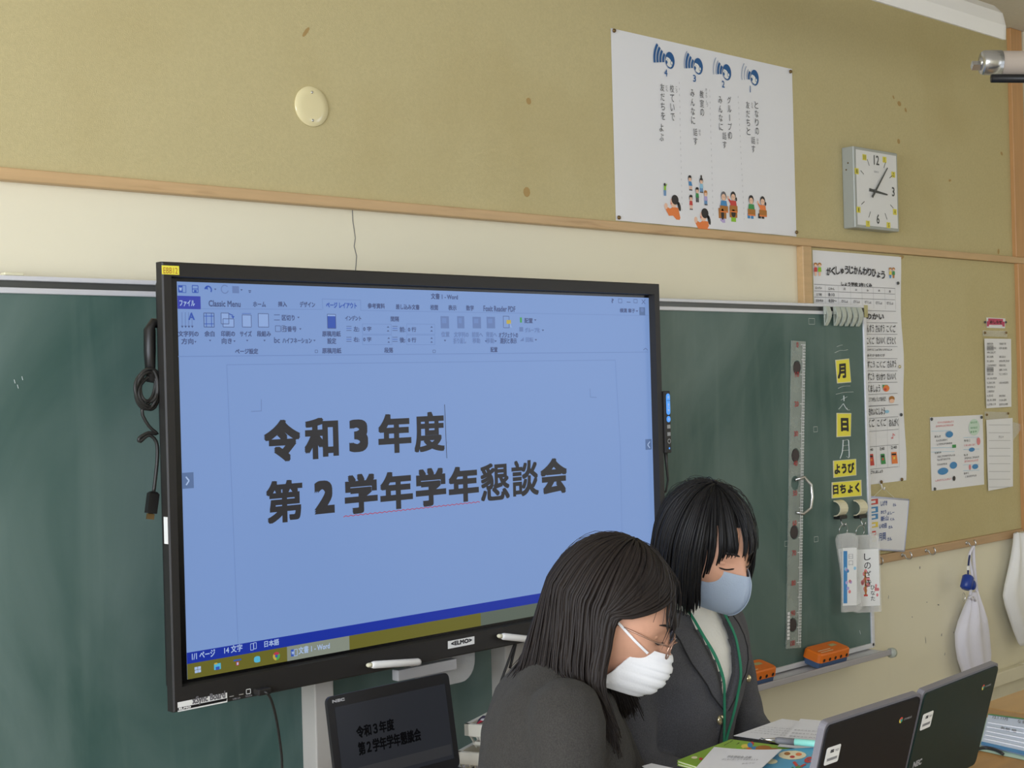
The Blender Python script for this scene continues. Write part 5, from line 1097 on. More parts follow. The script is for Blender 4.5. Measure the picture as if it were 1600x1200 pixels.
for x, y, l in ((1538.5, 520, 'upper sleeve, inner pin'), (1571.5, 520, 'upper sleeve, pin by the window post'), (1541.5, 648, 'lower sleeve, inner pin'), (1574.5, 646, 'lower sleeve, pin by the window post')): pin(x, y, 0.0185, 'small brown pin holding the '+l, r=0.005)
t = sheet('pink_sign', [(1541, 496), (1571, 497.5), (1570.5, 513), (1541.5, 512)], 0.0135, 'small white sign with a magenta ribbon banner above the sleeves', 'sign')
p_ = Pix(0.0145); mb = MB(); p_.poly(mb, [(1544, 497.5), (1567, 498.5), (1567, 507.5), (1544, 507.5)][::-1], 'magenta', 0.0006); p_.poly(mb, [(1542, 502), (1545, 502), (1545, 510), (1542, 510)][::-1], 'magenta', 0.0008); p_.poly(mb, [(1566, 502.5), (1569.5, 502.5), (1569.5, 510.5), (1566, 510)][::-1], 'magenta', 0.0008); p_.text(mb, 'おしらせ', 1546.5, 505.5, 1565, 500.5, 'ink', 0.0006, 0.0012); mb.build('lettering', t)
pin(1538.5, 503.5, 0.0145, 'dark pin on the inner side of the magenta sign', 'clock_ink', 0.005); pin(1571, 503.5, 0.0145, 'dark pin on the window side of the magenta sign', 'clock_ink', 0.005)
# ---------------- gym bag, alarm and white cloth on the hooks
def drape(rows, off, m_, seed, depth=0.03, n=56):
    """cloth hanging: rows of (z, xl, xr, y depth) -> rounded closed rings with folds"""
    R = []
    for k, (z, xl, xr, d) in enumerate(rows):
        r_ = []
        for j in range(n):
            a = 2*PI*j/n; cx_, w_ = (xl+xr)/2, (xr-xl)/2; fold = 1+0.26*math.sin(7*a+seed+k*0.25)*(0.35+0.65*abs(math.sin(k*0.55+0.6)))
            r_.append((cx_+w_*math.cos(a)*(1+0.02*math.sin(3*a+k)), -off-d*math.sin(a)*fold*1.0, z))
        R.append(r_)
    return R
def bagrow(px0, px1, py, off=0.05): a = UV(px0, py, off); b = UV(px1, py, off); return (a[1]+b[1])/2, a[0], b[0]
t = thing('gym_bag', (5.03, -0.05, 0.4), 'white cotton drawstring bag hanging from the wooden hook rail', 'bag')
rows = []
for x0, x1_, y, d in ((1517, 1527, 925, 0.012), (1514, 1529, 935, 0.018), (1509, 1532, 950, 0.028), (1502, 1537, 968, 0.036), (1497, 1540, 985, 0.04), (1497, 1542, 1005, 0.04), (1500, 1543, 1025, 0.038), (1506, 1542, 1045, 0.034), (1513, 1541, 1065, 0.026), (1518, 1538, 1080, 0.014)): z, a, b = bagrow(x0, x1_, y); rows.append((z, a, b, d))
mb = MB(); mb.rings(drape(rows, 0.05, 'bag', 0.6), 'bag'); mb.build('bag_body', t)
mb = MB(); hx_ = HX[3]
zt_ = hz-0.012
top = (hx_+0.002, -0.05, hz-0.010)
a = W(1516, 930, 0.052); b = W(1527, 930, 0.052)
mb.tube(smoothp([top, cpx(1514.5, 870, 0.056), cpx(1519, 900, 0.06), tuple(map(float, a))], 5), 0.006, 'bag', 6, flat=0.4); mb.tube(smoothp([top, cpx(1521, 870, 0.05), cpx(1523.5, 900, 0.055), tuple(map(float, b))], 5), 0.008, 'bag', 6, flat=0.4); mb.build('drawstring', t)
mb = MB(); P = [cpx(1514+2.4*k, 931+(0 if k % 2 else 4)+k*1.0, 0.07) for k in range(5)]; mb.tube(P, 0.005, 'bag', 6); mb.build('gathered_neck', t)
t = thing('safety_alarm', cpx(1512, 912, 0.06), 'blue plastic safety alarm on a strap beside the drawstring bag', 'alarm')
mb = MB(); c_ = cpx(1511, 910, 0.088); a = Vector(cpx(1513.5, 899, 0.088)); b = Vector(cpx(1508.5, 921, 0.088)); mb.tube([a, a+(b-a)*0.12, a+(b-a)*0.88, b], [0.014, 0.022, 0.022, 0.014], 'blue_toy', 14); mb.build('case', t)
mb = MB(); mb.sphere(cpx(1520, 914, 0.088), (0.016, 0.012, 0.02), 'blue_toy', 12, 8); mb.build('pull_pin', t)
mb = MB(); mb.tube(smoothp([(hx_+0.001, -0.049, hz-0.012), cpx(1514.5, 872, 0.06), cpx(1512.5, 894, 0.086), cpx(1513.5, 899, 0.088)], 5), 0.0035, 'navy', 6); st = mb.build('strap', t)
mb = MB(); p_ = cpx(1513, 887, 0.0885); mb.box((p_[0]-0.005, p_[1]-0.004, p_[2]-0.009), (p_[0]+0.005, p_[1]+0.004, p_[2]+0.007), 'white_plastic', 0.001); mb.build('strap_clip', st)
mb = MB(); P = [cpx(1506+2*math.sin(2*PI*k/12), 933+7*math.cos(2*PI*k/12), 0.086) for k in range(12)]; mb.tube(P, 0.0012, 'silver', 5, closed=True); mb.build('key_ring', t)
t = thing('white_cloth_bag', (5.4, -0.05, 0.35), 'white cloth bag hanging on the last hook by the window post', 'bag')
rows = []
for x0, x1_, y, d in ((1584, 1604, 832, 0.02), (1584, 1606, 846, 0.024), (1581, 1612, 868, 0.03), (1576, 1620, 890, 0.034), (1571, 1624, 908, 0.036), (1568, 1626, 924, 0.038), (1571, 1626, 940, 0.038), (1577, 1624, 960, 0.036), (1583, 1620, 980, 0.03), (1590, 1612, 1001, 0.018), (1593, 1607, 1007, 0.008)): z, a, b = bagrow(x0, x1_, y); rows.append((z, a, min(b, 5.56), d))
mb = MB(); mb.rings(drape(rows, 0.055, 'bag2', 1.7), 'bag2'); mb.build('bag_body', t)
mb = MB(); a = rows[0]; mb.tube(smoothp([(a[1]+0.01, -0.06, a[0]), (HX[4], -0.05, hz-0.008), (a[2]-0.02, -0.06, a[0])], 6), 0.006, 'bag2', 6); mb.build('loop', t)
# ---------------- blackboard lamp and rolled map screen hanging from the ceiling
t = thing('board_lamp', (3.9, -0.6, HC), 'long white fluorescent lamp housing hanging near the ceiling', 'lamp')
xe = 4.30; z0_ = float(W(1570, 62, 0.62)[2]); xe = float(W(1570, 62, 0.62)[0])
prof = [(-0.62, z0_), (-0.622, z0_+0.045), (-0.612, z0_+0.088), (-0.585, z0_+0.118), (-0.545, z0_+0.132), (-0.46, z0_+0.136), (-0.46, z0_+0.128), (-0.545, z0_+0.124), (-0.58, z0_+0.108), (-0.603, z0_+0.08), (-0.613, z0_+0.04), (-0.613, z0_)]
mb = MB(); mb.rings([[(x, y, z) for y, z in prof] for x in (2.9, xe)], 'lamp', smooth=False); mb.build('reflector_shade', t)
mb = MB(); ep = prof[:6]+[(-0.47, z0_+0.10), (-0.55, z0_+0.05)]; n = len(ep); V = [(x, y, z) for x in (xe-0.003, xe+0.006) for y, z in ep]
mb.add(V, [list(range(n)), list(range(n, 2*n))[::-1]]+[(j, (j+1) % n, n+(j+1) % n, n+j) for j in range(n)], 'lamp'); mb.build('end_plate', t)
mb = MB(); mb.tube([(2.95, -0.53, z0_+0.06), (xe-0.02, -0.53, z0_+0.06)], 0.016, mat('lamp_tube_glass', (238, 240, 238), 0.3), 12); mb.build('tube', t)
for x in (3.1, 4.1): mb = MB(); mb.tube([(x, -0.48, z0_+0.13), (x, -0.48, HC-0.0005)], 0.008, 'white_plastic', 8); mb.build('hanger', t)
A_ = Vector(DP(1533, 98, 3.3)); B_ = Vector(DP(1900, 100, 3.3)); d_ = (B_-A_).normalized(); rd = 19*3.3/FPX
t = thing('map_roll', A_, 'beige rolled hanging screen with a silver end cap and black rod', 'roll')
mb = MB(); mb.tube([A_+d_*0.03, B_-d_*0.03], rd*0.97, 'roll', 24); mb.build('rolled_sheet', t)
for (e, s_) in ((A_, 1), (B_, -1)):
    mb = MB(); mb.tube([e, e+d_*s_*0.006, e+d_*s_*0.045], [rd*0.88, rd*1.0, rd*1.02], 'silver', 24); mb.tube([e-d_*s_*0.003, e+d_*s_*0.002], rd*0.45, 'silver', 14); cp = mb.build('end_cap', t)
    mb = MB(); m4 = Matrix.Translation(e-d_*s_*0.018) ; q_ = e-d_*s_*0.022-Vector((0, 0, rd*0.25)); mb.tube([q_, e-Vector((0, 0, rd*0.25))], 0.011, 'silver', 4); mb.build('end_pin', cp)
U_ = Vector((0, 0, 1)); toc = Vector(tuple(-CF))*rd*0.5
mb = MB(); a = Vector(DP(1549, 122.5, 3.26)); b = a+d_*(B_-A_).length*0.96; mb.tube([a, b], 6.8*3.26/FPX, 'black', 12); mb.build('bottom_rod', t)['label'] = 'black rod along its underside'
for f in (0.35, 0.8):
    p_ = A_+(B_-A_)*f; mb = MB(); mb.tube([p_+Vector((0, 0, rd)), Vector((p_.x, p_.y, HC-0.0005))], 0.004, 'steel', 6); mb.build('hanger_wire', t)
# ================================================================== desks and what lies on them
T = 0.75
def desk(nm, x0, x1_, y0, y1_, z, m_, label):
    t = thing(nm, ((x0+x1_)/2, (y0+y1_)/2, 0), label, 'desk')
    part('desktop', t, ((x0, y0, z-0.025), (x1_, y1_, z), m_, 0.004))
    for x in (x0+0.03, x1_-0.06):
        for y in (y0+0.03, y1_-0.27): part('leg', t, ((x, y, 0), (x+0.03, y+0.03, z-0.025), 'steel', 0.003))
    part('apron', t, ((x0+0.06, y0+0.05, z-0.12), (x1_-0.06, y0+0.065, z-0.025), m_, 0.002))
    return t
desk('teacher_desk', 1.80, 2.725, -1.74, -1.245, T, 'desk', 'brown wooden teacher desk under the two open laptops')
desk('tan_desk', 2.92, 3.95, -1.75, -1.205, 0.70, 'desk_tan', 'tan wooden desk beyond the teacher desk, at the photo edge')
def chromebook(tl, tr, lid_m, label, logo):
    a = Vector(tl); b = Vector(tr); ex = (b-a).normalized(); w = (b-a).length; th = math.radians(15)
    nout = Vector((ex.y, -ex.x, 0)).normalized()          # toward the audience (-y)
    H = (a.z-(T+0.016))/math.cos(th)
    up = (nout*math.sin(th)+Vector((0, 0, math.cos(th))))
    o = a-up*H; fr = Fr(o, ex, up)
    t = thing('chromebook', o-Vector((0, 0, 0.016)), label, 'laptop')
    mb = MB(); mb.prism(rrect(w, H, 0.010), fr, -0.013, -0.002, 'lid_edge'); rim_ = mb.build('lid_rim', t)
    mb = MB(); mb.prism(rrect(w-0.008, H-0.007, 0.010, 0.004, 0.003), fr, -0.003, 0.001, lid_m); lid = mb.build('lid_cover', t)
    mb = MB(); rect(mb, Fr(fr.P(w, 0, -0.0135), -ex, up), 0.012, 0.015, w-0.012, H-0.012, 'blackglass', 0.0004); mb.build('screen', t)
    inn = -nout; mb = MB(); f2 = Fr(o+Vector((0, 0, -0.016))+inn*0.012, ex, inn); mb.prism(rrect(w-0.012, 0.185, 0.01, 0.006), f2, 0.0, 0.016, 'lid_edge'); mb.build('keyboard_base', t)
    mb = MB(); mb.tube([fr.P(0.03, 0.0, -0.009), fr.P(w-0.03, 0.0, -0.009)], 0.007, 'black', 10); mb.build('hinge', t)
    mb = MB(); sx_, sy_ = 0.013, H-0.068
    mb.prism(rrect(0.036, 0.028, 0.003, sx_, sy_), fr, 0.001, 0.0014, 'white_label')
    text(mb, fr, '1252', sx_+0.010, sy_+0.0185, 0.009, 0.005, 'ink', 0.0004, 0.0018); text(mb, fr, 'YNB24', sx_+0.022, sy_+0.0185, 0.010, 0.004, 'ink2', 0.0, 0.0018); 
    for k in range(14): rect(mb, fr, sx_+0.005+k*0.0019, sy_+0.006, sx_+0.0061+k*0.0019, sy_+0.0105, 'ink2', 0.0018)
    mb.build('asset_label', lid)['label'] = 'white inventory label'
    mb = MB(); u, v = w-0.052, H-0.035
    for k, m_ in enumerate(('redp', 'yellowp', 'greenp')): arc(mb, fr, u, v, 0.002, 0.0050, PI/6+k*2*PI/3, PI/6+(k+1)*2*PI/3, m_, 0.0014)
    disc(mb, fr, u, v, 0.0019, 0.0019, 'bluep', 0.0016); text(mb, fr, 'chromebook', u+0.009, v-0.002, 0.022, 0.0045, 'ink3', 0.0, 0.0014)
    mb.build('round_logo', lid)['label'] = 'tiny multicoloured round logo'
    mb = MB(); text(mb, fr, 'NEC', 0.018 if logo else 0.02, H*0.30, 0.030, 0.011, 'ink3', 0.0007, 0.0014); mb.build('maker_name', lid)
zt_l = CZ-0.5
chromebook(ZP(1292, 1131.5, zt_l), ZP(1441.5, 1083, zt_l), 'lid', 'open black laptop seen from behind, nearest the long-haired woman', False)
chromebook(ZP(1444.5, 1081.5, zt_l), ZP(1562.5, 1035.5, zt_l), 'lid2', 'open dark green laptop seen from behind, nearer the wall bags', True)
# pile beside the women: case, books, sheets
PZ = CZ-0.655
def slab(nm, pts, z0, z1, m_, label, cat, group=None, edge=None):
    q = [tuple(map(float, ZP(*p, z1)))[:2] for p in pts]; c_ = np.mean(q, axis=0); fr = Fr((0, 0, 0), (1, 0, 0), (0, 1, 0)); t = thing(nm, (c_[0], c_[1], z0), label, cat, group)
    ar = sum(q[i][0]*q[(i+1) % len(q)][1]-q[(i+1) % len(q)][0]*q[i][1] for i in range(len(q)))
    if ar < 0: q = q[::-1]
    return t, q, fr
ca = [(1.84, -1.36), (2.24, -1.36), (2.30, -1.25), (1.86, -1.25)]
fr = Fr((0, 0, 0), (1, 0, 0), (0, 1, 0)); mb = MB(); mb.prism(ca, fr, T, PZ-0.0125, 'dark_file'); tag(mb.build('document_case'), 'flat black document case under the green picture books', 'case')
def book(pts, ztop, th, m_, label, deco=None):
    t, q, fr = slab('picture_book', pts, ztop-th, ztop, m_, label, 'book', 'thin picture books on the desk')
    mb = MB(); mb.prism(q, fr, ztop-0.0008, ztop, m_); mb.prism(q, fr, ztop-th, ztop-th+0.0008, m_); cv = mb.build('cover', t)
    c_ = Vector(np.mean(q, axis=0)); qi = [tuple(c_+(Vector(p)-c_)*0.985) for p in q]; mb = MB(); mb.prism(qi, fr, ztop-th+0.0008, ztop-0.0008, 'pages'); mb.build('pages', t)
    if deco: mb = MB(); deco(mb); mb.build('print', cv)
    return t
book([(1058, 1192.5), (1142, 1159.5), (1240, 1172), (1180, 1225)], PZ-0.0045, 0.004, 'green_cover', 'green thin book, the lower one of the green pair')
def zdisc(mb, px, py, rx, ry, m_, z, h):
    a = ZP(px, py, z); b = ZP(px+rx, py, z); c_ = ZP(px, py-ry, z); U1 = Vector(tuple(b-a)); V1 = Vector(tuple(c_-a)); a = Vector(tuple(a))
    mb.add([a+U1*math.cos(2*PI*k/14)+V1*math.sin(2*PI*k/14)+Vector((0, 0, h)) for k in range(14)], [list(range(14))], m_)
def ztext(mb, s_, p0, p1, hpx, m_, z, h, bold=0.0006):
    a = Vector(tuple(ZP(*p0, z))); b = Vector(tuple(ZP(*p1, z))); c_ = Vector(tuple(ZP(p0[0]+hpx[0], p0[1]+hpx[1], z))); e = (b-a); up = (c_-a); V, F = glyphs(s_, 2)
    lo, hi = V.min(0), V.max(0); N = (V-lo)/np.maximum(hi-lo, 1e-6)
    for k in range(1 if not bold else 5):
        o_ = Vector((bold*math.cos(k*PI/2), bold*math.sin(k*PI/2), 0)) if k else Vector((0, 0, 0))
        mb.add([a+e*float(u)+up*float(v)+o_+Vector((0, 0, h+k*2e-6)) for u, v in N], F, m_)
def d1(mb):
    z = PZ
    for x, y, rx, ry, m_ in ((1165, 1166, 7, 3, 'yellowp'), (1172, 1164.5, 4, 4, 'bluep'), (1179, 1169, 5, 2.5, 'bluep'), (1193, 1170, 13, 5, 'brownp'), (1190, 1169.5, 9, 4, 'redp'), (1175, 1162, 3, 3, 'redp'), (1155, 1169, 5, 2, 'limep'), (1160, 1168, 3, 2, 'yellowp'), (1085, 1184, 5, 2, 'creamp'), (1095, 1186, 3, 2, 'redp'), (1208, 1170.5, 8, 1.2, 'brownp'), (1170, 1170, 4, 2, 'orangep')): zdisc(mb, x, y, rx, ry, m_, z, 0.0004+0.0001*random.random())
    ztext(mb, 'みどりの えほん', (1131, 1166), (1145, 1158), (1.2, -1.6), 'ink', z, 0.0008, 0.0003)
    ztext(mb, '2年', (1104, 1179), (1110, 1174), (3, -2.5), 'hairp', z, 0.0008); ztext(mb, '上', (1150, 1164), (1155, 1162), (2, -2), 'hairp', z, 0.0008)
book([(1058, 1188), (1142, 1155), (1236, 1167), (1165, 1222)], PZ, 0.004, 'green_cover', 'lime green picture book with small drawings, on top of its twin', d1)
def d2(mb):
    z = PZ+0.006
    for x, y, rx, ry, m_, h in ((1238, 1180, 22, 7, 'creamp', 0.0004), (1230, 1178, 5, 2.5, 'brownp', 0.0006), (1248, 1179, 5, 2.5, 'orangep', 0.0006), (1238, 1183, 4, 2, 'redp', 0.0006), (1205, 1190, 10, 4, 'creamp', 0.0004), (1285, 1172, 14, 3, 'paper', 0.0004)): zdisc(mb, x, y, rx, ry, m_, z, h)
    ztext(mb, 'Let', (1247, 1202), (1283, 1182), (-8, -10), 'redp', z, 0.0008, 0.0010); ztext(mb, "'s", (1242, 1206), (1252, 1200), (-5, -6), 'greenp', z, 0.0009, 0.0008)
book([(1190, 1205), (1200, 1172), (1300, 1166), (1310, 1215)], PZ+0.006, 0.006, 'sky_cover', 'sky blue picture book with red lettering behind the black laptop', d2)
def paper(nm, pts, z, label, lines, curl=0.0, m_='paper', lm='ink2'):
    q = [Vector(tuple(ZP(*p, z))) for p in pts]; c_ = sum(q, Vector())/4; t = thing(nm, c_, label, 'paper')
    G = []; n = 8
    for i in range(n+1):
        r_ = []
        for j in range(n+1):
            f, g_ = j/n, i/n; p = (q[0]*(1-f)+q[1]*f)*(1-g_)+(q[3]*(1-f)+q[2]*f)*g_; p = p+Vector((0, 0, curl*((1-f)**3+(f**4)*0.6)*(0.4+g_*0.6))); r_.append(p)
        G.append(r_)
    mb = MB(); mb.grid(G, m_); G2 = [[p-Vector((0, 0, 0.0006)) for p in r_][::-1] for r_ in G]; mb.grid(G2, m_); mb.build('sheet', t)
    mb = MB()
    for (f0, g0, f1_, g1_, s_, hh) in lines:
        P_ = lambda f, g_: (q[0]*(1-f)+q[1]*f)*(1-g_)+(q[3]*(1-f)+q[2]*f)*g_+Vector((0, 0, curl*((1-f)**3+(f**4)*0.6)*(0.4+g_*0.6)))
        a, b = P_(f0, g0), P_(f1_, g1_); e = b-a; up = (P_(f0, g0-hh)-P_(f0, g0)); V, F = glyphs(s_, 2); lo, hi = V.min(0), V.max(0); N = (V-lo)/np.maximum(hi-lo, 1e-6)
        mb.add([a+e*float(u)+up*float(v)+Vector((0, 0, 0.0012)) for u, v in N], F, lm)
    if lines: mb.build('lettering', t)
    return t
paper('handout', [(1222, 1123), (1262, 1128), (1270, 1166), (1146, 1149.5)], PZ, 'white handout sheet tucked nearest the blazer woman', [(0.1, 0.5+k*0.1, 0.95, 0.42+k*0.1, 'について おしらせします ごらんください', 0.035) for k in range(4)])
paper('handout', [(1251, 1123), (1330, 1130), (1330, 1178), (1215, 1166)], PZ+0.003, 'white handout sheet half covered by the black laptop', [(0.05, 0.45+k*0.11, 0.95, 0.40+k*0.11, '学年だより れんらく よてい ひょう', 0.035) for k in range(5)])
paper('handout', [(1116, 1170.5), (1222, 1172.5), (1190, 1206), (1085, 1212)], PZ+0.012, 'curled white sheet lying across the green picture book', [(0.30, 0.42, 0.66, 0.44, '学年懇談会 次第', 0.10), (0.26, 0.52, 0.80, 0.55, 'はじめのあいさつ 学習のようす', 0.06), (0.6, 0.68, 0.8, 0.69, 'おわりに', 0.05)], 0.010)
paper('handout', [(1003, 1197), (1018, 1192.5), (1052, 1200), (1040, 1222)], PZ+0.004, 'white sheet corner at the photo bottom beside the knit sleeve', [])
# ballpoint pen
a, b = Vector(tuple(ZP(1192, 1155, PZ+0.016))), Vector(tuple(ZP(1292, 1163.5, PZ+0.014))); d = (b-a).normalized()
t = thing('ballpoint_pen', a, 'mint green ballpoint pen with grey grip lying on the handouts', 'pen')
L = (b-a).length
mb = MB(); mb.tube([a, a+d*0.006, a+d*L*0.22], [0.0012, 0.0022, 0.005], 'silver', 12); mb.build('tip', t)
mb = MB(); mb.tube([a+d*L*0.20, a+d*L*0.24, a+d*L*0.5], [0.0048, 0.0062, 0.0062], 'pen_grip', 12); mb.build('grip', t)
mb = MB(); mb.tube([a+d*L*0.5, b+d*0.03], 0.0062, 'pen_mint', 12); mb.build('barrel', t)
mb = MB(); 
for k in range(16):
    p0 = ZP(1186+k*1.6+random.uniform(-1, 1), 1153.5+k*0.15+random.uniform(-1.5, 2), PZ+0.0048); p1 = ZP(1190+k*1.6, 1155+random.uniform(-2, 2), PZ+0.0048); mb.tube([tuple(map(float, p0)), tuple(map(float, p1))], 0.0004, 'ink', 3)
o = mb.build('pen_scribble'); tag(o, 'dark pen notes scribbled on the handout beside the pen tip', 'writing', kind='stuff')
# blue form with a mint sheet beneath, and a cable
paper('mint_sheet', [(1541, 1121), (1640, 1131), (1640, 1196), (1529, 1172)], T+0.001, 'pale mint sheet below the blue form on the desk', [], 0, 'mint_sheet')
t = paper('blue_form', [(1544, 1116), (1650, 1130), (1650, 1192), (1532.5, 1164)], T+0.004, 'pale blue lined form lying past the dark green laptop', [(0.08, 0.14, 0.3, 0.14, '12.1 11月', 0.10), (0.45, 0.16, 0.62, 0.16, 'なまえ', 0.1), (0.22, 0.44, 0.45, 0.46, '名前 組', 0.10)], 0, 'blue_sheet', 'ink')
q = [Vector(tuple(ZP(*p, T+0.004))) for p in ((1544, 1116), (1650, 1130), (1650, 1192), (1532.5, 1164))]
P_ = lambda f, g_: (q[0]*(1-f)+q[1]*f)*(1-g_)+(q[3]*(1-f)+q[2]*f)*g_
mb = MB()
for g_ in (0.30, 0.44, 0.58, 0.70, 0.82): mb.tube([P_(0.03, g_)+Vector((0, 0, .0012)), P_(1, g_)+Vector((0, 0, .0012))], 0.0007, 'paper', 3)
mb.add([P_(0, 0.91)+Vector((0, 0, .0012)), P_(0, 1)+Vector((0, 0, .0012)), P_(1, 1)+Vector((0, 0, .0012)), P_(1, 0.91)+Vector((0, 0, .0012))], [(0, 1, 2, 3)], 'bluep')
mb.add([P_(0, 0.0)+Vector((0, 0, .0012)), P_(0, .03)+Vector((0, 0, .0012)), P_(1, .03)+Vector((0, 0, .0012)), P_(1, 0.0)+Vector((0, 0, .0012))], [(0, 1, 2, 3)], 'greenp')
mb.build('line_print', t)
mb = MB(); P = smoothp([tuple(map(float, ZP(x, y, T+0.004))) for x, y in ((1526, 1170), (1540, 1168.5), (1556, 1172), (1567, 1178))], 6); mb.tube(P, 0.003, 'rubber', 8); o = mb.build('charger_cable'); tag(o, 'short black charger cable curving on the desk by the dark green laptop', 'cable')
#PEOPLE
# ================================================================== people
def head_point(az, lat):                     # az 0 = front, + = the person's right; lat -pi/2..pi/2
    cl, sl = math.cos(lat), math.sin(lat)
    x, y, z = 0.076*cl*math.sin(az), 0.097*cl*math.cos(az), (0.118 if sl > 0 else 0.103)*sl
    if z < 0:
        t = -z/0.103; x *= 1-0.30*t**1.6; y *= (1-0.06*t) if y > 0 else (1-0.35*t)
    if y > 0:
        y += 0.024*math.exp(-((x/0.012)**2+((z+0.028)/0.018)**2))+0.012*math.exp(-((x/0.009)**2+((z+0.006)/0.024)**2))
        y -= 0.009*math.exp(-(((abs(x)-0.031)/0.016)**2+((z-0.006)/0.012)**2))
        y += 0.004*math.exp(-(((abs(x)-0.028)/0.022)**2+((z-0.026)/0.008)**2))
        y += 0.008*math.exp(-((x/0.022)**2+((z+0.092)/0.014)**2))+0.006*math.exp(-((x/0.02)**2+((z+0.068)/0.008)**2))
        y += 0.004*math.exp(-(((abs(x)-0.045)/0.018)**2+((z+0.03)/0.02)**2))
    return Vector((x, y, z))
def ellring(c, ax, ay, tilt, n=28, p=2.3):
    c = Vector(c); R = []
    ct, st = math.cos(tilt), math.sin(tilt)
    for k in range(n):
        a = 2*PI*k/n; ca, sa = math.cos(a), math.sin(a)
        x = ax*math.copysign(abs(ca)**(2/p), ca); y = ay*math.copysign(abs(sa)**(2/p), sa)
        R.append(c+Vector((x, y*ct, -y*st)))
    return R
def remeshed(mb, voxel, name, parent, smooth=4, fac=0.5, disp=None, m=None, cut=None):
    o = mb.build(name); me0 = o.data
    md = o.modifiers.new('r', 'REMESH'); md.mode = 'VOXEL'; md.voxel_size = voxel; md.use_smooth_shade = True
    sm = o.modifiers.new('s', 'SMOOTH'); sm.factor = fac; sm.iterations = smooth
    if disp:
        tx = bpy.data.textures.new(name, 'CLOUDS'); tx.noise_scale = disp[0]; tx.noise_depth = 2
        dm = o.modifiers.new('d', 'DISPLACE'); dm.texture = tx; dm.strength = disp[1]; dm.mid_level = 0.5; dm.texture_coords = 'LOCAL'
    e = o.evaluated_get(bpy.context.evaluated_depsgraph_get()); me = bpy.data.meshes.new_from_object(e)
    o.modifiers.clear(); o.data = me; bpy.data.meshes.remove(me0)
    me.materials.clear(); me.materials.append(M[m] if isinstance(m, str) else m)
    if cut:
        bm = bmesh.new(); bm.from_mesh(me); bmesh.ops.delete(bm, geom=[f for f in bm.faces if cut(f.calc_center_median(), f.normal)], context='FACES'); bm.to_mesh(me); bm.free()
    me.polygons.foreach_set('use_smooth', [True]*len(me.polygons))
    if parent is not None: o.parent = parent
    return o
def limb(mb, pts, r, m='skin', n=14):
    P = [Vector(p) for p in pts]; mb.tube(smoothp(P, 4), list(np.interp(np.linspace(0, len(P)-1, 4*(len(P)-1)+1), range(len(P)), r)), m, n)
    mb.sphere(P[0], r[0], m, 12, 8); mb.sphere(P[-1], r[-1], m, 12, 8)
def hand_mesh(mb, wrist, fwd, side, s):      # palm, four bent fingers of unequal length and a side thumb; s = +1 right, -1 left
    w = Vector(wrist); f = Vector(fwd).normalized(); sd = (Vector(side)-f*Vector(side).dot(f)).normalized(); dn = f.cross(sd)
    if dn.z > 0: dn = -dn
    P = lambda a, b, c: w+f*a+sd*b+dn*c
    mb.rings([[P(a, bw*math.cos(q), th*math.sin(q)) for q in np.linspace(0, 2*PI, 12, endpoint=False)] for a, bw, th in ((-0.01, 0.022, 0.018), (0.02, 0.032, 0.016), (0.055, 0.040, 0.014), (0.085, 0.040, 0.012), (0.092, 0.034, 0.008))], 'skin')
    for b, L in ((-0.030, 0.062), (-0.010, 0.074), (0.011, 0.070), (0.031, 0.054)):
        p0 = P(0.075, b, 0); pts = [p0, P(0.088+L*.35, b*1.08, 0.006), P(0.088+L*.72, b*1.1, 0.020), P(0.088+L*.92, b*1.1, 0.036)]
        limb(mb, pts, [0.0092, 0.0086, 0.0080, 0.0070], n=8)
    limb(mb, [P(0.018, -0.022, 0.004), P(0.045, -0.050, 0.012), P(0.072, -0.058, 0.020), P(0.092, -0.052, 0.024)], [0.012, 0.0105, 0.0095, 0.008], n=8)
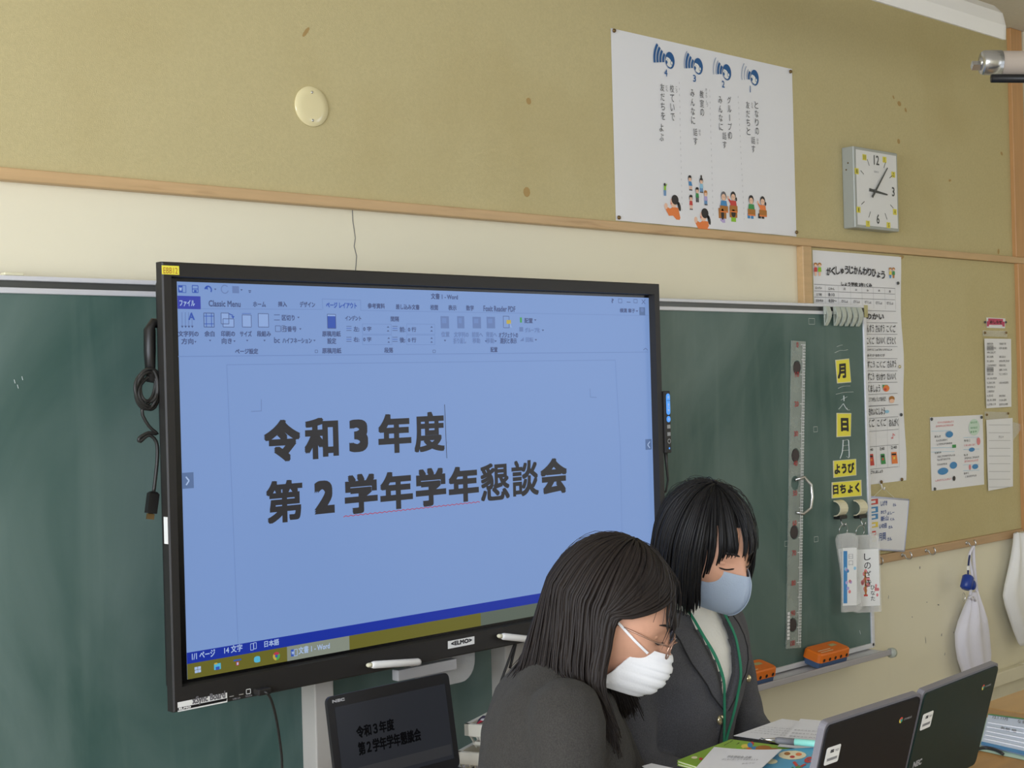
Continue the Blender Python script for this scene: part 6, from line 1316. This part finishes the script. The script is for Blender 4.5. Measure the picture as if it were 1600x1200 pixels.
def make_person(label, origin, theta, neck, headc, pitch, headyaw, spine, shl, armR, armL, top_mat, hip_z, seat_label, cut=None, roll=0.0, grow=0.012, tname='blazer', thigh=0.36, ankle=0.33):
    """local frame: +Y faces forward, +X the person's right, origin on the floor under the hips"""
    root = thing('person', origin, label, 'person'); root.rotation_euler = (0, 0, theta)
    HM = Matrix.Translation(headc) @ Euler((0, 0, headyaw)).to_matrix().to_4x4() @ Euler((0, roll, 0)).to_matrix().to_4x4() @ Euler((-pitch, 0, 0)).to_matrix().to_4x4()
    hp = lambda p: HM @ Vector(p)
    mb = MB()                                   # ---- one continuous skin body
    NL, NA = 40, 52; R = []
    for i in range(1, NL): lat = -PI/2+PI*i/NL; R.append([hp(head_point(2*PI*k/NA, lat)) for k in range(NA)])
    mb.rings(R, 'skin')
    for s in (-1, 1):
        mb.sphere(hp((0.077*s, -0.012, -0.008)), (0.008, 0.018, 0.030), 'skin', 10, 8, (HM.to_3x3() @ Euler((0.15, 0, -0.3*s)).to_matrix()).to_4x4())
    limb(mb, [Vector(neck)+Vector((0, -0.012, -0.05)), Vector(neck)+Vector((0, 0.0, 0.0)), hp((0, -0.028, -0.075)), hp((0, -0.022, -0.03))], [0.062, 0.054, 0.050, 0.052])
    def torso(g):
        RR = []
        for (y, z, hw, hd, tl) in spine: RR.append(ellring((0, y, z), hw+g, hd+g, tl))
        return RR
    mb.rings(torso(0.0), 'skin')
    for s, A in ((1, armR), (-1, armL)):
        limb(mb, [A[0], A[1]], [0.046, 0.038]); limb(mb, [A[1], A[2]], [0.037, 0.024])
        hand_mesh(mb, A[2], Vector(A[2])-Vector(A[1])+Vector((0, 0, -0.0)), (s, 0.2, 0), s)
    hipy = spine[0][0]
    for s in (-1, 1):
        limb(mb, [(0.085*s, hipy, hip_z), (0.10*s, hipy+thigh, hip_z-0.02)], [0.082, 0.056]); limb(mb, [(0.10*s, hipy+thigh, hip_z-0.02), (0.10*s, hipy+ankle, 0.09)], [0.055, 0.036])
        mb.rings([ellring((0.10*s, hipy+ankle+dy, 0.045), a, 0.10*0+hd, 0, 14) for dy, a, hd in ((0.0, 0.04, 0.06),)]*1+[ellring((0.10*s, hipy+ankle+0.04, 0.012), 0.042, 0.115, 0, 14)], 'skin')
    body = remeshed(mb, 0.0052, 'body', root, 3, 0.4, None, 'skin')
    # ---- clothes
    mb = MB(); RR = []
    for (y, z, hw, hd, tl) in spine: RR.append(ellring((0, y, z), hw+grow+(0.012 if z < spine[0][1]+0.12 else 0), hd+grow+0.004, tl))
    mb.rings(RR, top_mat)
    for s, A in ((1, armR), (-1, armL)):
        limb(mb, [Vector(A[0])+Vector((-0.05*s, 0, 0.012)), A[0], (Vector(A[0])+Vector(A[1]))/2, A[1]], [0.055, 0.064, 0.060, 0.055], top_mat); w = Vector(A[1]).lerp(Vector(A[2]), 0.93); limb(mb, [A[1], (Vector(A[1])+w)/2, w], [0.055, 0.050, 0.041], top_mat)
    coat = remeshed(mb, 0.0068, tname, root, 5, 0.5, (0.09, 0.012), top_mat, cut)
    mb = MB()
    mb.rings([ellring((0, hipy, hip_z+dz), a, b, 0) for dz, a, b in ((-0.10, 0.165, 0.12), (0.02, 0.178, 0.135), (0.14, 0.165, 0.125))], 'trousers')
    for s in (-1, 1):
        limb(mb, [(0.085*s, hipy, hip_z), (0.10*s, hipy+thigh, hip_z-0.02)], [0.098, 0.072], 'trousers'); limb(mb, [(0.10*s, hipy+thigh, hip_z-0.02), (0.10*s, hipy+ankle, 0.11)], [0.071, 0.055], 'trousers')
    remeshed(mb, 0.011, 'trousers', root, 4, 0.5, None, 'trousers')
    for s in (-1, 1):
        mb = MB(); mb.rings([ellring((0.10*s, hipy+ankle+0.055, z), 0.046*k, 0.125*k, 0, 18) for z, k in ((0.0, 1), (0.02, 1.02), (0.05, 0.9), (0.075, 0.55))], 'black'); o = mb.build('shoe'); o.parent = root
    # stool under the person
    return root, HM, body, coat
def stool(root, hipy, hip_z, label):
    wm = Matrix.Translation(root.location) @ Euler(root.rotation_euler).to_matrix().to_4x4()
    c = wm @ Vector((0, hipy-0.01, 0)); t = thing('stool', c, label, 'stool')
    z = hip_z-0.118
    mb = MB(); mb.tube([(c.x, c.y, z-0.03), (c.x, c.y, z-0.004), (c.x, c.y, z)], [0.155, 0.16, 0.15], 'desk_tan', 24); mb.build('seat', t)
    for k in range(4): a = k*PI/2+0.6; mb = MB(); mb.tube([(c.x+0.11*math.cos(a), c.y+0.11*math.sin(a), z-0.03), (c.x+0.15*math.cos(a), c.y+0.15*math.sin(a), 0)], 0.012, 'steel', 8); mb.build('leg', t)
def add(mb, name, root, label=None):
    o = mb.build(name); o.parent = root
    if label: o['label'] = label
    return o
def ribbon(mb, pts, w, m, up):      # flat strip along points (local), width w
    P = smoothp([Vector(p) for p in pts], 4); L = []; Rr = []
    for i, p in enumerate(P):
        t = (P[min(i+1, len(P)-1)]-P[max(i-1, 0)]).normalized(); s = t.cross(Vector(up)).normalized(); L.append(p-s*w/2); Rr.append(p+s*w/2)
    mb.grid([L, Rr], m)
    nn = Vector(up).normalized()*0.0012; mb.grid([[p-nn for p in Rr], [p-nn for p in L]], m)
def face_parts(root, HM, look_down=True, brow='lash', sides=(-1, 1)):
    for s in sides:
        mb = MB(); P = []
        for k in range(9):
            x = s*(0.018+0.027*k/8); zz = 0.000+0.0035*math.sin(PI*k/8)*(-1 if look_down else 1)-0.001*k/8
            az = math.asin(max(-1, min(1, x/0.076))); p = head_point(az, zz/0.118); P.append(HM @ (p+Vector((0, 0.0035, 0))))
        mb.tube(P, [0.0008]+[0.0016]*7+[0.0008], brow, 6); add(mb, 'eyelashes', root)
        mb = MB(); P = []
        for k in range(8):
            x = s*(0.014+0.036*k/7); zz = 0.027+0.005*math.sin(PI*k/7*0.8); az = math.asin(x/0.076); p = head_point(az, zz/0.118); P.append(HM @ (p+Vector((0, 0.002, 0))))
        mb.tube(P, [0.0012, .0022, .0024, .0024, .0022, .002, .0016, .0008], brow, 6); add(mb, 'eyebrow', root)
        mb = MB(); c = head_point(math.asin(s*0.031/0.076), 0.006/0.118); mb.sphere(HM @ (c+Vector((0, -0.0078, 0.001))), (0.0135, 0.010, 0.0085), 'skin', 14, 10, HM.to_3x3().to_4x4()); add(mb, 'eyelid', root)
# ---- hair: a cap of scalp plus many tapered locks
def scalp(az, al, off=0.0, crown=-0.015):    # al = angle down from the crown
    return Vector(((0.079+off)*math.sin(al)*math.sin(az), crown*math.cos(al)*0.6-0.008+(0.101+off)*math.sin(al)*math.cos(az), 0.004+(0.119+off)*math.cos(al)))
def lock(mb, P, w, m, flat=0.45, up=None, n=6):
    P = smoothp(P, 3); k = len(P); r = [w*(0.55+0.45*min(1, i/(k*0.25)))*(1 if i < k*0.72 else max(0.10, 1-(i-k*0.72)/(k*0.28)*0.9)) for i in range(k)]
    mb.tube(P, r, m, n, flat=flat, up=up)
def hair_bob(root, HM, m):
    rnd = random.Random(11); down = (HM.to_3x3().inverted() @ Vector((0, 0, -1)))
    mb = MB(); R = []
    def below(az):
        a = abs((az+PI) % (2*PI)-PI)
        return a
    # solid under-cap: closes the silhouette at the sides and back
    NA = 64
    for i in range(26):
        r_ = []
        for k in range(NA):
            az = 2*PI*k/NA; a = below(az); f = i/25; HO = 0.008
            amax = 0.95 if a < 0.98 else 0.95+(1.50-0.95)*min(1, (a-0.98)/0.22)
            L = 0.0 if a < 1.06 else 0.118*min(1, (a-1.06)/0.16)
            if a > 2.2: L *= 1.08
            tot = amax*0.11+L; s = f*tot
            if s <= amax*0.11: p = scalp(az, max(0.001, s/0.11), HO)
            else:
                q = s-amax*0.11; p = scalp(az, amax, HO)+Vector((0, 0, -1))*q*0.75+down*q*0.25; inw = (q/0.12)**2*0.016; p += Vector((-math.sin(az)*inw, -math.cos(az)*inw*0.6, 0))
            r_.append(HM @ p)
        R.append(r_)
    mb.rings(R, m, cap=False)
    for k in range(900):
        az = rnd.uniform(-PI, PI); a = below(az)
        if a < 0.98: continue
        o = 0.009+rnd.random()*0.009; a0 = rnd.uniform(0.02, 0.9); P = [scalp(az, al, o) for al in np.linspace(a0, 1.5, 7)]
        L = rnd.uniform(0.108, 0.134)*(1.08 if a > 2.2 else 1.0)*(1 if a > 1.1 else 0.9)
        e = scalp(az, 1.5, o); jit = rnd.uniform(-.006, .006)
        for q in (0.3, 0.6, 0.85, 1.0):
            inw = q**2*0.016+rnd.uniform(-.002, .002); p = e+(Vector((0, 0, -0.75))+down*0.25)*L*q+Vector((-math.sin(az)*inw+jit*q, -math.cos(az)*inw*0.6+0.008*q*(1 if a < 1.3 else 0), 0)); P.append(p)
        lock(mb, [HM @ p for p in P], rnd.uniform(0.0022, 0.0048), m)
    # bangs swept over the forehead in clumps with gaps
    for az, ee in ((-1.0, -.06), (-.92, -.045), (-.84, -.03), (-.76, -.018), (-.68, -.008), (-.60, 0), (-.52, .004), (-.44, .008), (-.36, .012), (-.28, .014), (-.20, .010), (-.02, .004), (.02, -.006), (.06, .004), (.24, .022), (.32, .026), (.40, .024), (.48, .020), (.56, .014), (.64, .008), (.72, -.002), (.80, -.014), (.88, -.028), (.95, -.045), (1.02, -.07), (1.08, -.09)):
        for rep in range(4 if abs(az) > 0.1 else 2):
            o = 0.008+rnd.random()*0.006; z = az+rnd.uniform(-.045, .045); sw = -0.10
            P = [scalp(z-sw*(1-t), al, o) for t, al in zip(np.linspace(0, 1, 6), np.linspace(0.12, 1.18, 6))]
            b = P[-1]; ez = ee+rnd.uniform(-.007, .005)
            P += [Vector((b.x*1.0, b.y+0.005, (b.z+ez)/2)), Vector((b.x*0.99, b.y+0.002, ez))]
            lock(mb, [HM @ p for p in P], rnd.uniform(.0024, .0042) if abs(az) > 0.1 else .0018, m, 0.5)
    for k in range(70):
        az = rnd.uniform(-PI, PI); P = [scalp(az+0.1*t, 0.05+t*1.3, 0.016+0.012*t*(1-t)*4*rnd.random()) for t in np.linspace(0, 1, 6)]; mb.tube([HM @ p for p in smoothp(P, 2)], 0.0005, m, 3)
    return add(mb, 'hair', root)
def hair_long(root, HM, m, neck, spots):
    rnd = random.Random(5); mb = MB(); NA = 64; R = []
    ang = lambda az: abs((az+PI) % (2*PI)-PI)
    for i in range(16):
        r_ = []
        for k in range(NA):
            az = 2*PI*k/NA; a = ang(az); amax = 0.80+0.25*min(1, max(0, a-0.5)) if a < 1.45 else min(1.75, 1.04+(a-1.45)/0.25*0.7); r_.append(HM @ scalp(az, max(0.001, amax*i/15), 0.011))
        R.append(r_)
    mb.rings(R, m, cap=False)
    for k in range(1300):
        az = rnd.uniform(-PI, PI); a = ang(az); sg = 1 if az > 0 else -1
        o = 0.012+rnd.random()*0.012; a0 = rnd.uniform(0.02, 0.7); am = 1.48; lim = 1.62 if sg > 0 else 1.35
        ae = a if a > lim else lim+(a/lim)*0.18-0.10+rnd.uniform(-.04, .06)
        if a < 0.35 and rnd.random() < 0.5: continue
        P = []
        for t in np.linspace(0, 1, 9):
            al = a0+(am-a0)*t; azt = a+(ae-a)*t**1.25; P.append(HM @ scalp(sg*azt, al, o))
        e1, e2 = spots(ae, sg > 0, rnd)
        P += [P[-1].lerp(e1, 0.5)+Vector((0, 0.0, 0.004)), e1, e1.lerp(e2, 0.5), e2]
        lock(mb, P, rnd.uniform(0.0024, 0.0052), m)
    # thin wisps of fringe
    for k in range(46):
        az = rnd.uniform(-0.65, 0.62); o = 0.014; P = [HM @ scalp(az*(0.4+0.6*t), 0.15+t*1.05, o) for t in np.linspace(0, 1, 6)]
        b = scalp(az, 1.2, o); P += [HM @ Vector((b.x, b.y+0.010, 0.03)), HM @ Vector((b.x*1.05, b.y+0.010, rnd.uniform(-0.012, 0.030)))]
        lock(mb, P, rnd.uniform(0.0010, 0.0024), m, 0.6)
    for k in range(60):
        az = rnd.uniform(-PI, PI); P = [HM @ scalp(az+0.1*t, 0.05+t*1.3, 0.022+0.010*t*(1-t)*4*rnd.random()) for t in np.linspace(0, 1, 6)]; mb.tube(smoothp(P, 2), 0.0005, m, 3)
    return add(mb, 'hair', root)
def mask_surface(HM, rows, amax, n=24, ridge=0.0, pw=1.8):
    """rows: (z, half width, front y, back y, az limit)"""
    G = []
    for (z, hw, yf, yb, am) in rows:
        r_ = []
        for k in range(n+1):
            a = -am+2*am*k/n; x = hw*math.sin(a); y = yb+(yf-yb)*(1-abs(math.sin(a))**pw)+ridge*math.exp(-(a/0.10)**2); r_.append(HM @ Vector((x, y, z)))
        G.append(r_)
    return G
def mask_build(HM, root, G, m, label, pleat=None):
    mb = MB(); H_ = HM.to_3x3()
    G2 = [[p-(p-(HM @ Vector((0, 0.0, -0.05)))).normalized()*0.0022 for p in r_] for r_ in G]
    mb.grid(G[::-1], m); mb.grid(G2, m)
    for A, B in ((G[0], G2[0]), (G[-1], G2[-1]), ([r[0] for r in G], [r[0] for r in G2]), ([r[-1] for r in G], [r[-1] for r in G2])): mb.grid([A, B], m)
    return add(mb, 'face_mask', root, label)
def catmull(rows, n):
    rows = [np.array(r, float) for r in rows]; O = []
    for i in range(len(rows)-1):
        p0, p1, p2, p3 = rows[max(i-1, 0)], rows[i], rows[i+1], rows[min(i+2, len(rows)-1)]
        for k in range(n): s = k/n; O.append(0.5*((2*p1)+(-p0+p2)*s+(2*p0-5*p1+4*p2-p3)*s*s+(-p0+3*p1-3*p2+p3)*s**3))
    return O+[rows[-1]]
def project(body, x, z, off, y0=1.0):        # front of a clothed torso at (x,z) in the person's frame
    hit, loc, nor, _ = body.ray_cast(Vector((x, y0, z)), Vector((0, -1, 0)))
    return (loc+nor*off) if hit else Vector((x, 0.14, z))
# ------------------------------------------------------------ the woman in the blazer (further back)
HB = Vector(DP(1105, 859, 2.86)); thB = math.atan2(-0.10, -0.995)
neckB = Vector((0, 0.030, 1.004)); headB = Vector((0, 0.105, 1.118))
rotB = Euler((0, 0, thB)).to_matrix()
oB = HB-rotB @ headB; dzB = oB.z; headB.z += dzB; neckB.z += dzB; oB.z = 0
spB = [(-0.02, 0.50, 0.150, 0.110, 0), (-0.015, 0.60, 0.142, 0.108, 0), (-0.005, 0.70, 0.138, 0.106, 0.0), (0.005, 0.78, 0.150, 0.116, 0.05), (0.012, 0.85, 0.166, 0.118, 0.1), (0.016, 0.90, 0.172, 0.105, 0.15), (0.022, 0.935, 0.150, 0.088, 0.25), (0.028, 0.962, 0.105, 0.070, 0.35), (0.034, 0.985, 0.062, 0.056, 0.4)]
spB = [(y, z+(dzB+0.036)*(z-0.5)/0.48, a*(1.07 if z > 0.8 else 1.0), b, t) for y, z, a, b, t in spB]
sh = 0.935+dzB
def cutB(c, n): 
    zt, zb = 1.02+dzB, 0.800+dzB
    return c.y > 0.02 and zb < c.z and abs(c.x) < 0.060*((c.z-zb)/(zt-zb))**0.8
perB, HMB, bodyB, coatB = make_person('person with black bob in charcoal blazer and white turtleneck, wearing a grey-blue mask', oB, thB, neckB, headB, math.radians(18), math.radians(-11), spB, sh,
    [(0.168, 0.01, sh), (0.186, 0.03, 0.70+dzB), (0.09, 0.22, 0.635)], [(-0.172, 0.01, sh), (-0.226, 0.03, 0.71+dzB), (-0.09, 0.22, 0.635)], 'blazer', 0.50, '', cutB, 0.0)
face_parts(perB, HMB)
hair_bob(perB, HMB, 'hair_black')
rows = catmull([(-0.008, 0.062, 0.120, 0.036, 1.05), (-0.020, 0.069, 0.127, 0.020, 1.36), (-0.040, 0.073, 0.130, 0.008, 1.48), (-0.060, 0.071, 0.127, 0.004, 1.5), (-0.080, 0.063, 0.117, 0.004, 1.45), (-0.096, 0.049, 0.102, 0.010, 1.4), (-0.105, 0.033, 0.086, 0.025, 1.3)], 4)
mask_build(HMB, perB, mask_surface(HMB, rows, 1.5, 26, 0.0018, 1.42), 'mask_grey', 'grey-blue cloth face mask with a centre seam')
mb = MB(); mb.tube([HMB @ Vector((0, r_[2]+0.003, r_[0])) for r_ in rows], 0.0011, 'mask_grey', 6); add(mb, 'mask_seam', perB)
# turtleneck: inner torso plus a high collar
mb = MB(); RR = [ellring((0, y, z), a+0.006, b+0.007, t) for y, z, a, b, t in spB[3:]]; mb.rings(RR, 'turtle')
nk = neckB; C2 = HMB @ Vector((0, -0.022, -0.088)); mb.rings([ellring(nk+(C2-nk)*f+Vector((0, 0.004, 0)), a, a*1.02, 0.35) for f, a in ((-0.3, 0.072), (0.05, 0.063), (0.45, 0.059), (0.75, 0.060), (0.80, 0.056))], 'turtle'); add(mb, 'turtleneck', perB, 'white turtleneck sweater')
# lapels, collar, pocket seam, buttons
def strip_on(coat, polyline_pairs, m, name, off=0.006, thick=0.005, label=None):
    G = [[project(coat, x, z, off) for x, z in row] for row in polyline_pairs]; mb = MB(); mb.grid(G, m)
    G2 = [[p-Vector((0, thick, 0)) for p in r_][::-1] for r_ in G]; mb.grid(G2, m)
    for A, B in ((G[0], G2[0][::-1]), (G[-1], G2[-1][::-1]), ([r[0] for r in G], [r[-1] for r in G2]), ([r[-1] for r in G], [r[0] for r in G2])): mb.grid([A, B], m)
    return add(mb, name, perB, label)
zt, zb = 1.0+dzB, 0.800+dzB
for s in (1, -1):
    rows_ = []
    for k in range(9):
        f = k/8; z = zb-0.004+(0.965+dzB-zb)*f; xi = 0.058*((max(z-zb, 0))/(zt+0.02-zb))**0.8-0.004
        wd = 0.072*math.sin(PI*min(1, f*0.62+0.02))**0.9+0.004
        rows_.append([(s*(xi+wd*q/4), z+0.010*q/4*f) for q in range(5)])
    strip_on(coatB, rows_, 'blazer', 'lapel', 0.005)
    mb = MB(); mb.tube([project(coatB, *r_[-1], 0.0055) for r_ in rows_], 0.0016, 'seam', 5); add(mb, 'lapel_edge', perB, 'dark lapel edge')
bx = 0.012
mb = MB(); p = project(coatB, 0.012, 0.780+dzB, 0.003); mb.sphere(p, (0.011, 0.006, 0.011), 'gold', 14, 8); add(mb, 'button', perB, 'round pale metal button')
mb = MB(); p = project(coatB, -0.130, 0.835+dzB, 0.003); mb.sphere(p, (0.008, 0.006, 0.008), 'gold', 12, 8); add(mb, 'button', perB, 'round pale metal button')
mb = MB(); mb.tube([project(coatB, 0.0, zb-0.004-0.03*k, 0.0015) for k in range(7)], 0.0014, 'seam', 5); add(mb, 'front_seam', perB)
# green lanyard
mb = MB()
for s in (1, -1):
    P = [HMB @ Vector((s*0.062, -0.02, -0.11))]
    P = [neckB+Vector((s*0.064, 0.012, 0.022)), neckB+Vector((s*0.056, 0.055, 0.005))]+[project(coatB, s*(0.052-0.054*f)-0.010*f, 0.945+dzB-0.24*f, 0.011) for f in np.linspace(0.0, 1, 7)]
    ribbon(mb, P, 0.0085, 'lanyard', (0, 1, 0))
add(mb, 'lanyard', perB, 'green neck lanyard')
stool(perB, spB[0][0], 0.50, 'round wooden stool under the woman in the blazer')
# ------------------------------------------------------------ the woman in the grey knit (nearer)
HF = Vector(DP(957, 968, 2.45)); thF = math.atan2(-0.729, -0.685)
neckF = Vector((0, 0.085, 0.968)); headF = Vector((0, 0.178, 1.05))
rotF = Euler((0, 0, thF)).to_matrix(); oF = HF-rotF @ headF; dzF = oF.z; headF.z += dzF; neckF.z += dzF; oF.z = 0
spF = [(-0.02, 0.50, 0.155, 0.115, 0), (-0.012, 0.60, 0.148, 0.112, 0), (0.0, 0.70, 0.146, 0.110, 0.05), (0.012, 0.78, 0.156, 0.118, 0.12), (0.020, 0.85, 0.170, 0.118, 0.2), (0.028, 0.905, 0.172, 0.104, 0.3), (0.036, 0.940, 0.146, 0.086, 0.4), (0.046, 0.965, 0.104, 0.070, 0.5), (0.056, 0.985, 0.064, 0.056, 0.6)]
spF = [(y+0.058, z-0.020*(z-0.5)/0.45+dzF*(z-0.5)/0.5, a, b, t) for y, z, a, b, t in spF]
shF = 0.897+dzF
perF, HMF, bodyF, coatF = make_person('person in dark grey knit with long brown hair, glasses and a white mask, nearer', oF, thF, neckF, headF, math.radians(24), math.radians(-4), spF, shF,
    [(0.170, 0.088, shF+0.012), (0.205, 0.100, 0.67), (0.10, 0.26, 0.64)], [(-0.160, 0.112, shF), (-0.172, 0.200, 0.70), (-0.08, 0.28, 0.64)], 'knit', 0.50, '', None, 0.0, 0.014, 'cardigan', 0.31, 0.16)
face_parts(perF, HMF)
def spotsF(a, right, rnd):
    # a: 0 front .. pi back; the near (right) side falls in front of the shoulder, the rest down the back
    jj = lambda s_: rnd.uniform(-s_, s_)
    if right:
        K = ((1.50, (0.110, 0.150, 0.965), (0.142, 0.168, 0.868)), (1.90, (0.104, 0.124, 0.968), (0.136, 0.156, 0.895)), (2.25, (0.086, 0.092, 0.985), (0.100, 0.110, 0.930)), (2.6, (0.066, 0.060, 0.990), (0.078, 0.050, 0.940)), (3.2, (0.010, 0.016, 0.992), (0.012, -0.012, 0.925)))
        q = max(1.5, min(3.19, a)); n_ = next(n_ for n_ in range(4) if q <= K[n_+1][0]); f = (q-K[n_][0])/(K[n_+1][0]-K[n_][0])
        e1 = Vector(K[n_][1]).lerp(Vector(K[n_+1][1]), f); e2 = Vector(K[n_][2]).lerp(Vector(K[n_+1][2]), f)
        return e1+Vector((jj(.006), jj(.006), dzF)), e2+Vector((jj(.013), jj(.011), dzF+jj(.026)))
    if a < 1.9:
        f = (a-1.25)/0.65; return Vector((-0.098+jj(.006), 0.185-0.09*f+jj(.006), 0.975+dzF)), Vector((-0.118+jj(.015), 0.225-0.09*f+jj(.015), 0.885+dzF+jj(.04)))
    f = min(1, (a-1.9)/1.25); return Vector((-0.08+0.08*f+jj(.006), 0.085-0.065*f+jj(.006), 0.995+dzF)), Vector((-0.09+0.09*f+jj(.014), 0.065-0.075*f+jj(.012), 0.93+dzF+jj(.03)))
hair_long(perF, HMF, 'hair_brown', neckF, spotsF)
rows = catmull([(-0.016, 0.060, 0.119, 0.030, 0.90), (-0.024, 0.064, 0.124, 0.026, 0.98), (-0.043, 0.066, 0.130, 0.022, 1.06), (-0.056, 0.066, 0.129, 0.020, 1.12), (-0.072, 0.065, 0.126, 0.018, 1.20), (-0.091, 0.059, 0.114, 0.016, 1.32), (-0.105, 0.047, 0.094, 0.022, 1.34)], 6)
for k, r_ in enumerate(rows):
    if k % 6 in (2, 3) and 6 < k < 34: r_[2] -= 0.0028
mask_build(HMF, perF, mask_surface(HMF, rows, 1.3, 26, 0.0), 'mask_white', 'white pleated disposable face mask')
mb = MB()
for s in (1, -1):
    for z0_, z1_ in ((-0.022, 0.012), (-0.094, -0.040)):
        P = [Vector((s*0.048, 0.074, z0_)), Vector((s*0.068, 0.042, z0_*0.55+z1_*0.45)), Vector((s*0.0775, 0.004, z1_))] if z0_ > -0.05 else [Vector((s*0.058, 0.030, z0_)), Vector((s*0.066, 0.016, z0_*0.6+z1_*0.4)), Vector((s*0.0765, -0.004, z1_))]; ribbon(mb, [HMF @ (p+Vector((s*0.003, 0, 0))) for p in P], 0.0042, 'mask_white', HMF.to_3x3() @ Vector((1, 0.1, 0)))
add(mb, 'ear_loop', perF, 'white elastic ear loops')
g = MB()
for s in (1, -1):
    c = Vector((s*0.033, 0.112, -0.002)); P = []
    for k in range(24):
        a = 2*PI*k/24; ca, sa = math.cos(a), math.sin(a); x = 0.026*math.copysign(abs(ca)**0.7, ca); z = 0.018*math.copysign(abs(sa)**0.7, sa); P.append(HMF @ (c+Vector((x, -0.010*(abs(s*0.033+x)/0.06)**2, z))))
    g.tube(P, 0.0014, 'rim_gold', 6, closed=True)
    g.tube([HMF @ Vector((s*0.059, 0.102, 0.004)), HMF @ Vector((s*0.070, 0.075, 0.004)), HMF @ Vector((s*0.0785, 0.0, 0.008))], 0.0014, 'rim_gold', 6)
g.tube([HMF @ Vector((-0.008, 0.113, 0.004)), HMF @ Vector((0, 0.1175, 0.007)), HMF @ Vector((0.008, 0.113, 0.004))], 0.0013, 'rim_gold', 6)
gl = add(g, 'glasses', perF, 'thin rose-gold glasses')
mb = MB()
for s in (1, -1):
    c = Vector((s*0.033, 0.1115, -0.002)); P = []
    for k in range(24):
        a = 2*PI*k/24; ca, sa = math.cos(a), math.sin(a); x = 0.0255*math.copysign(abs(ca)**0.7, ca); z = 0.0175*math.copysign(abs(sa)**0.7, sa); P.append(HMF @ (c+Vector((x, -0.010*(abs(s*0.033+x)/0.06)**2, z))))
    mb.add(P, [list(range(24))], 'lens')
ln = mb.build('lens'); ln.parent = gl
stool(perF, spF[0][0], 0.50, 'round wooden stool under the woman in the grey knit')
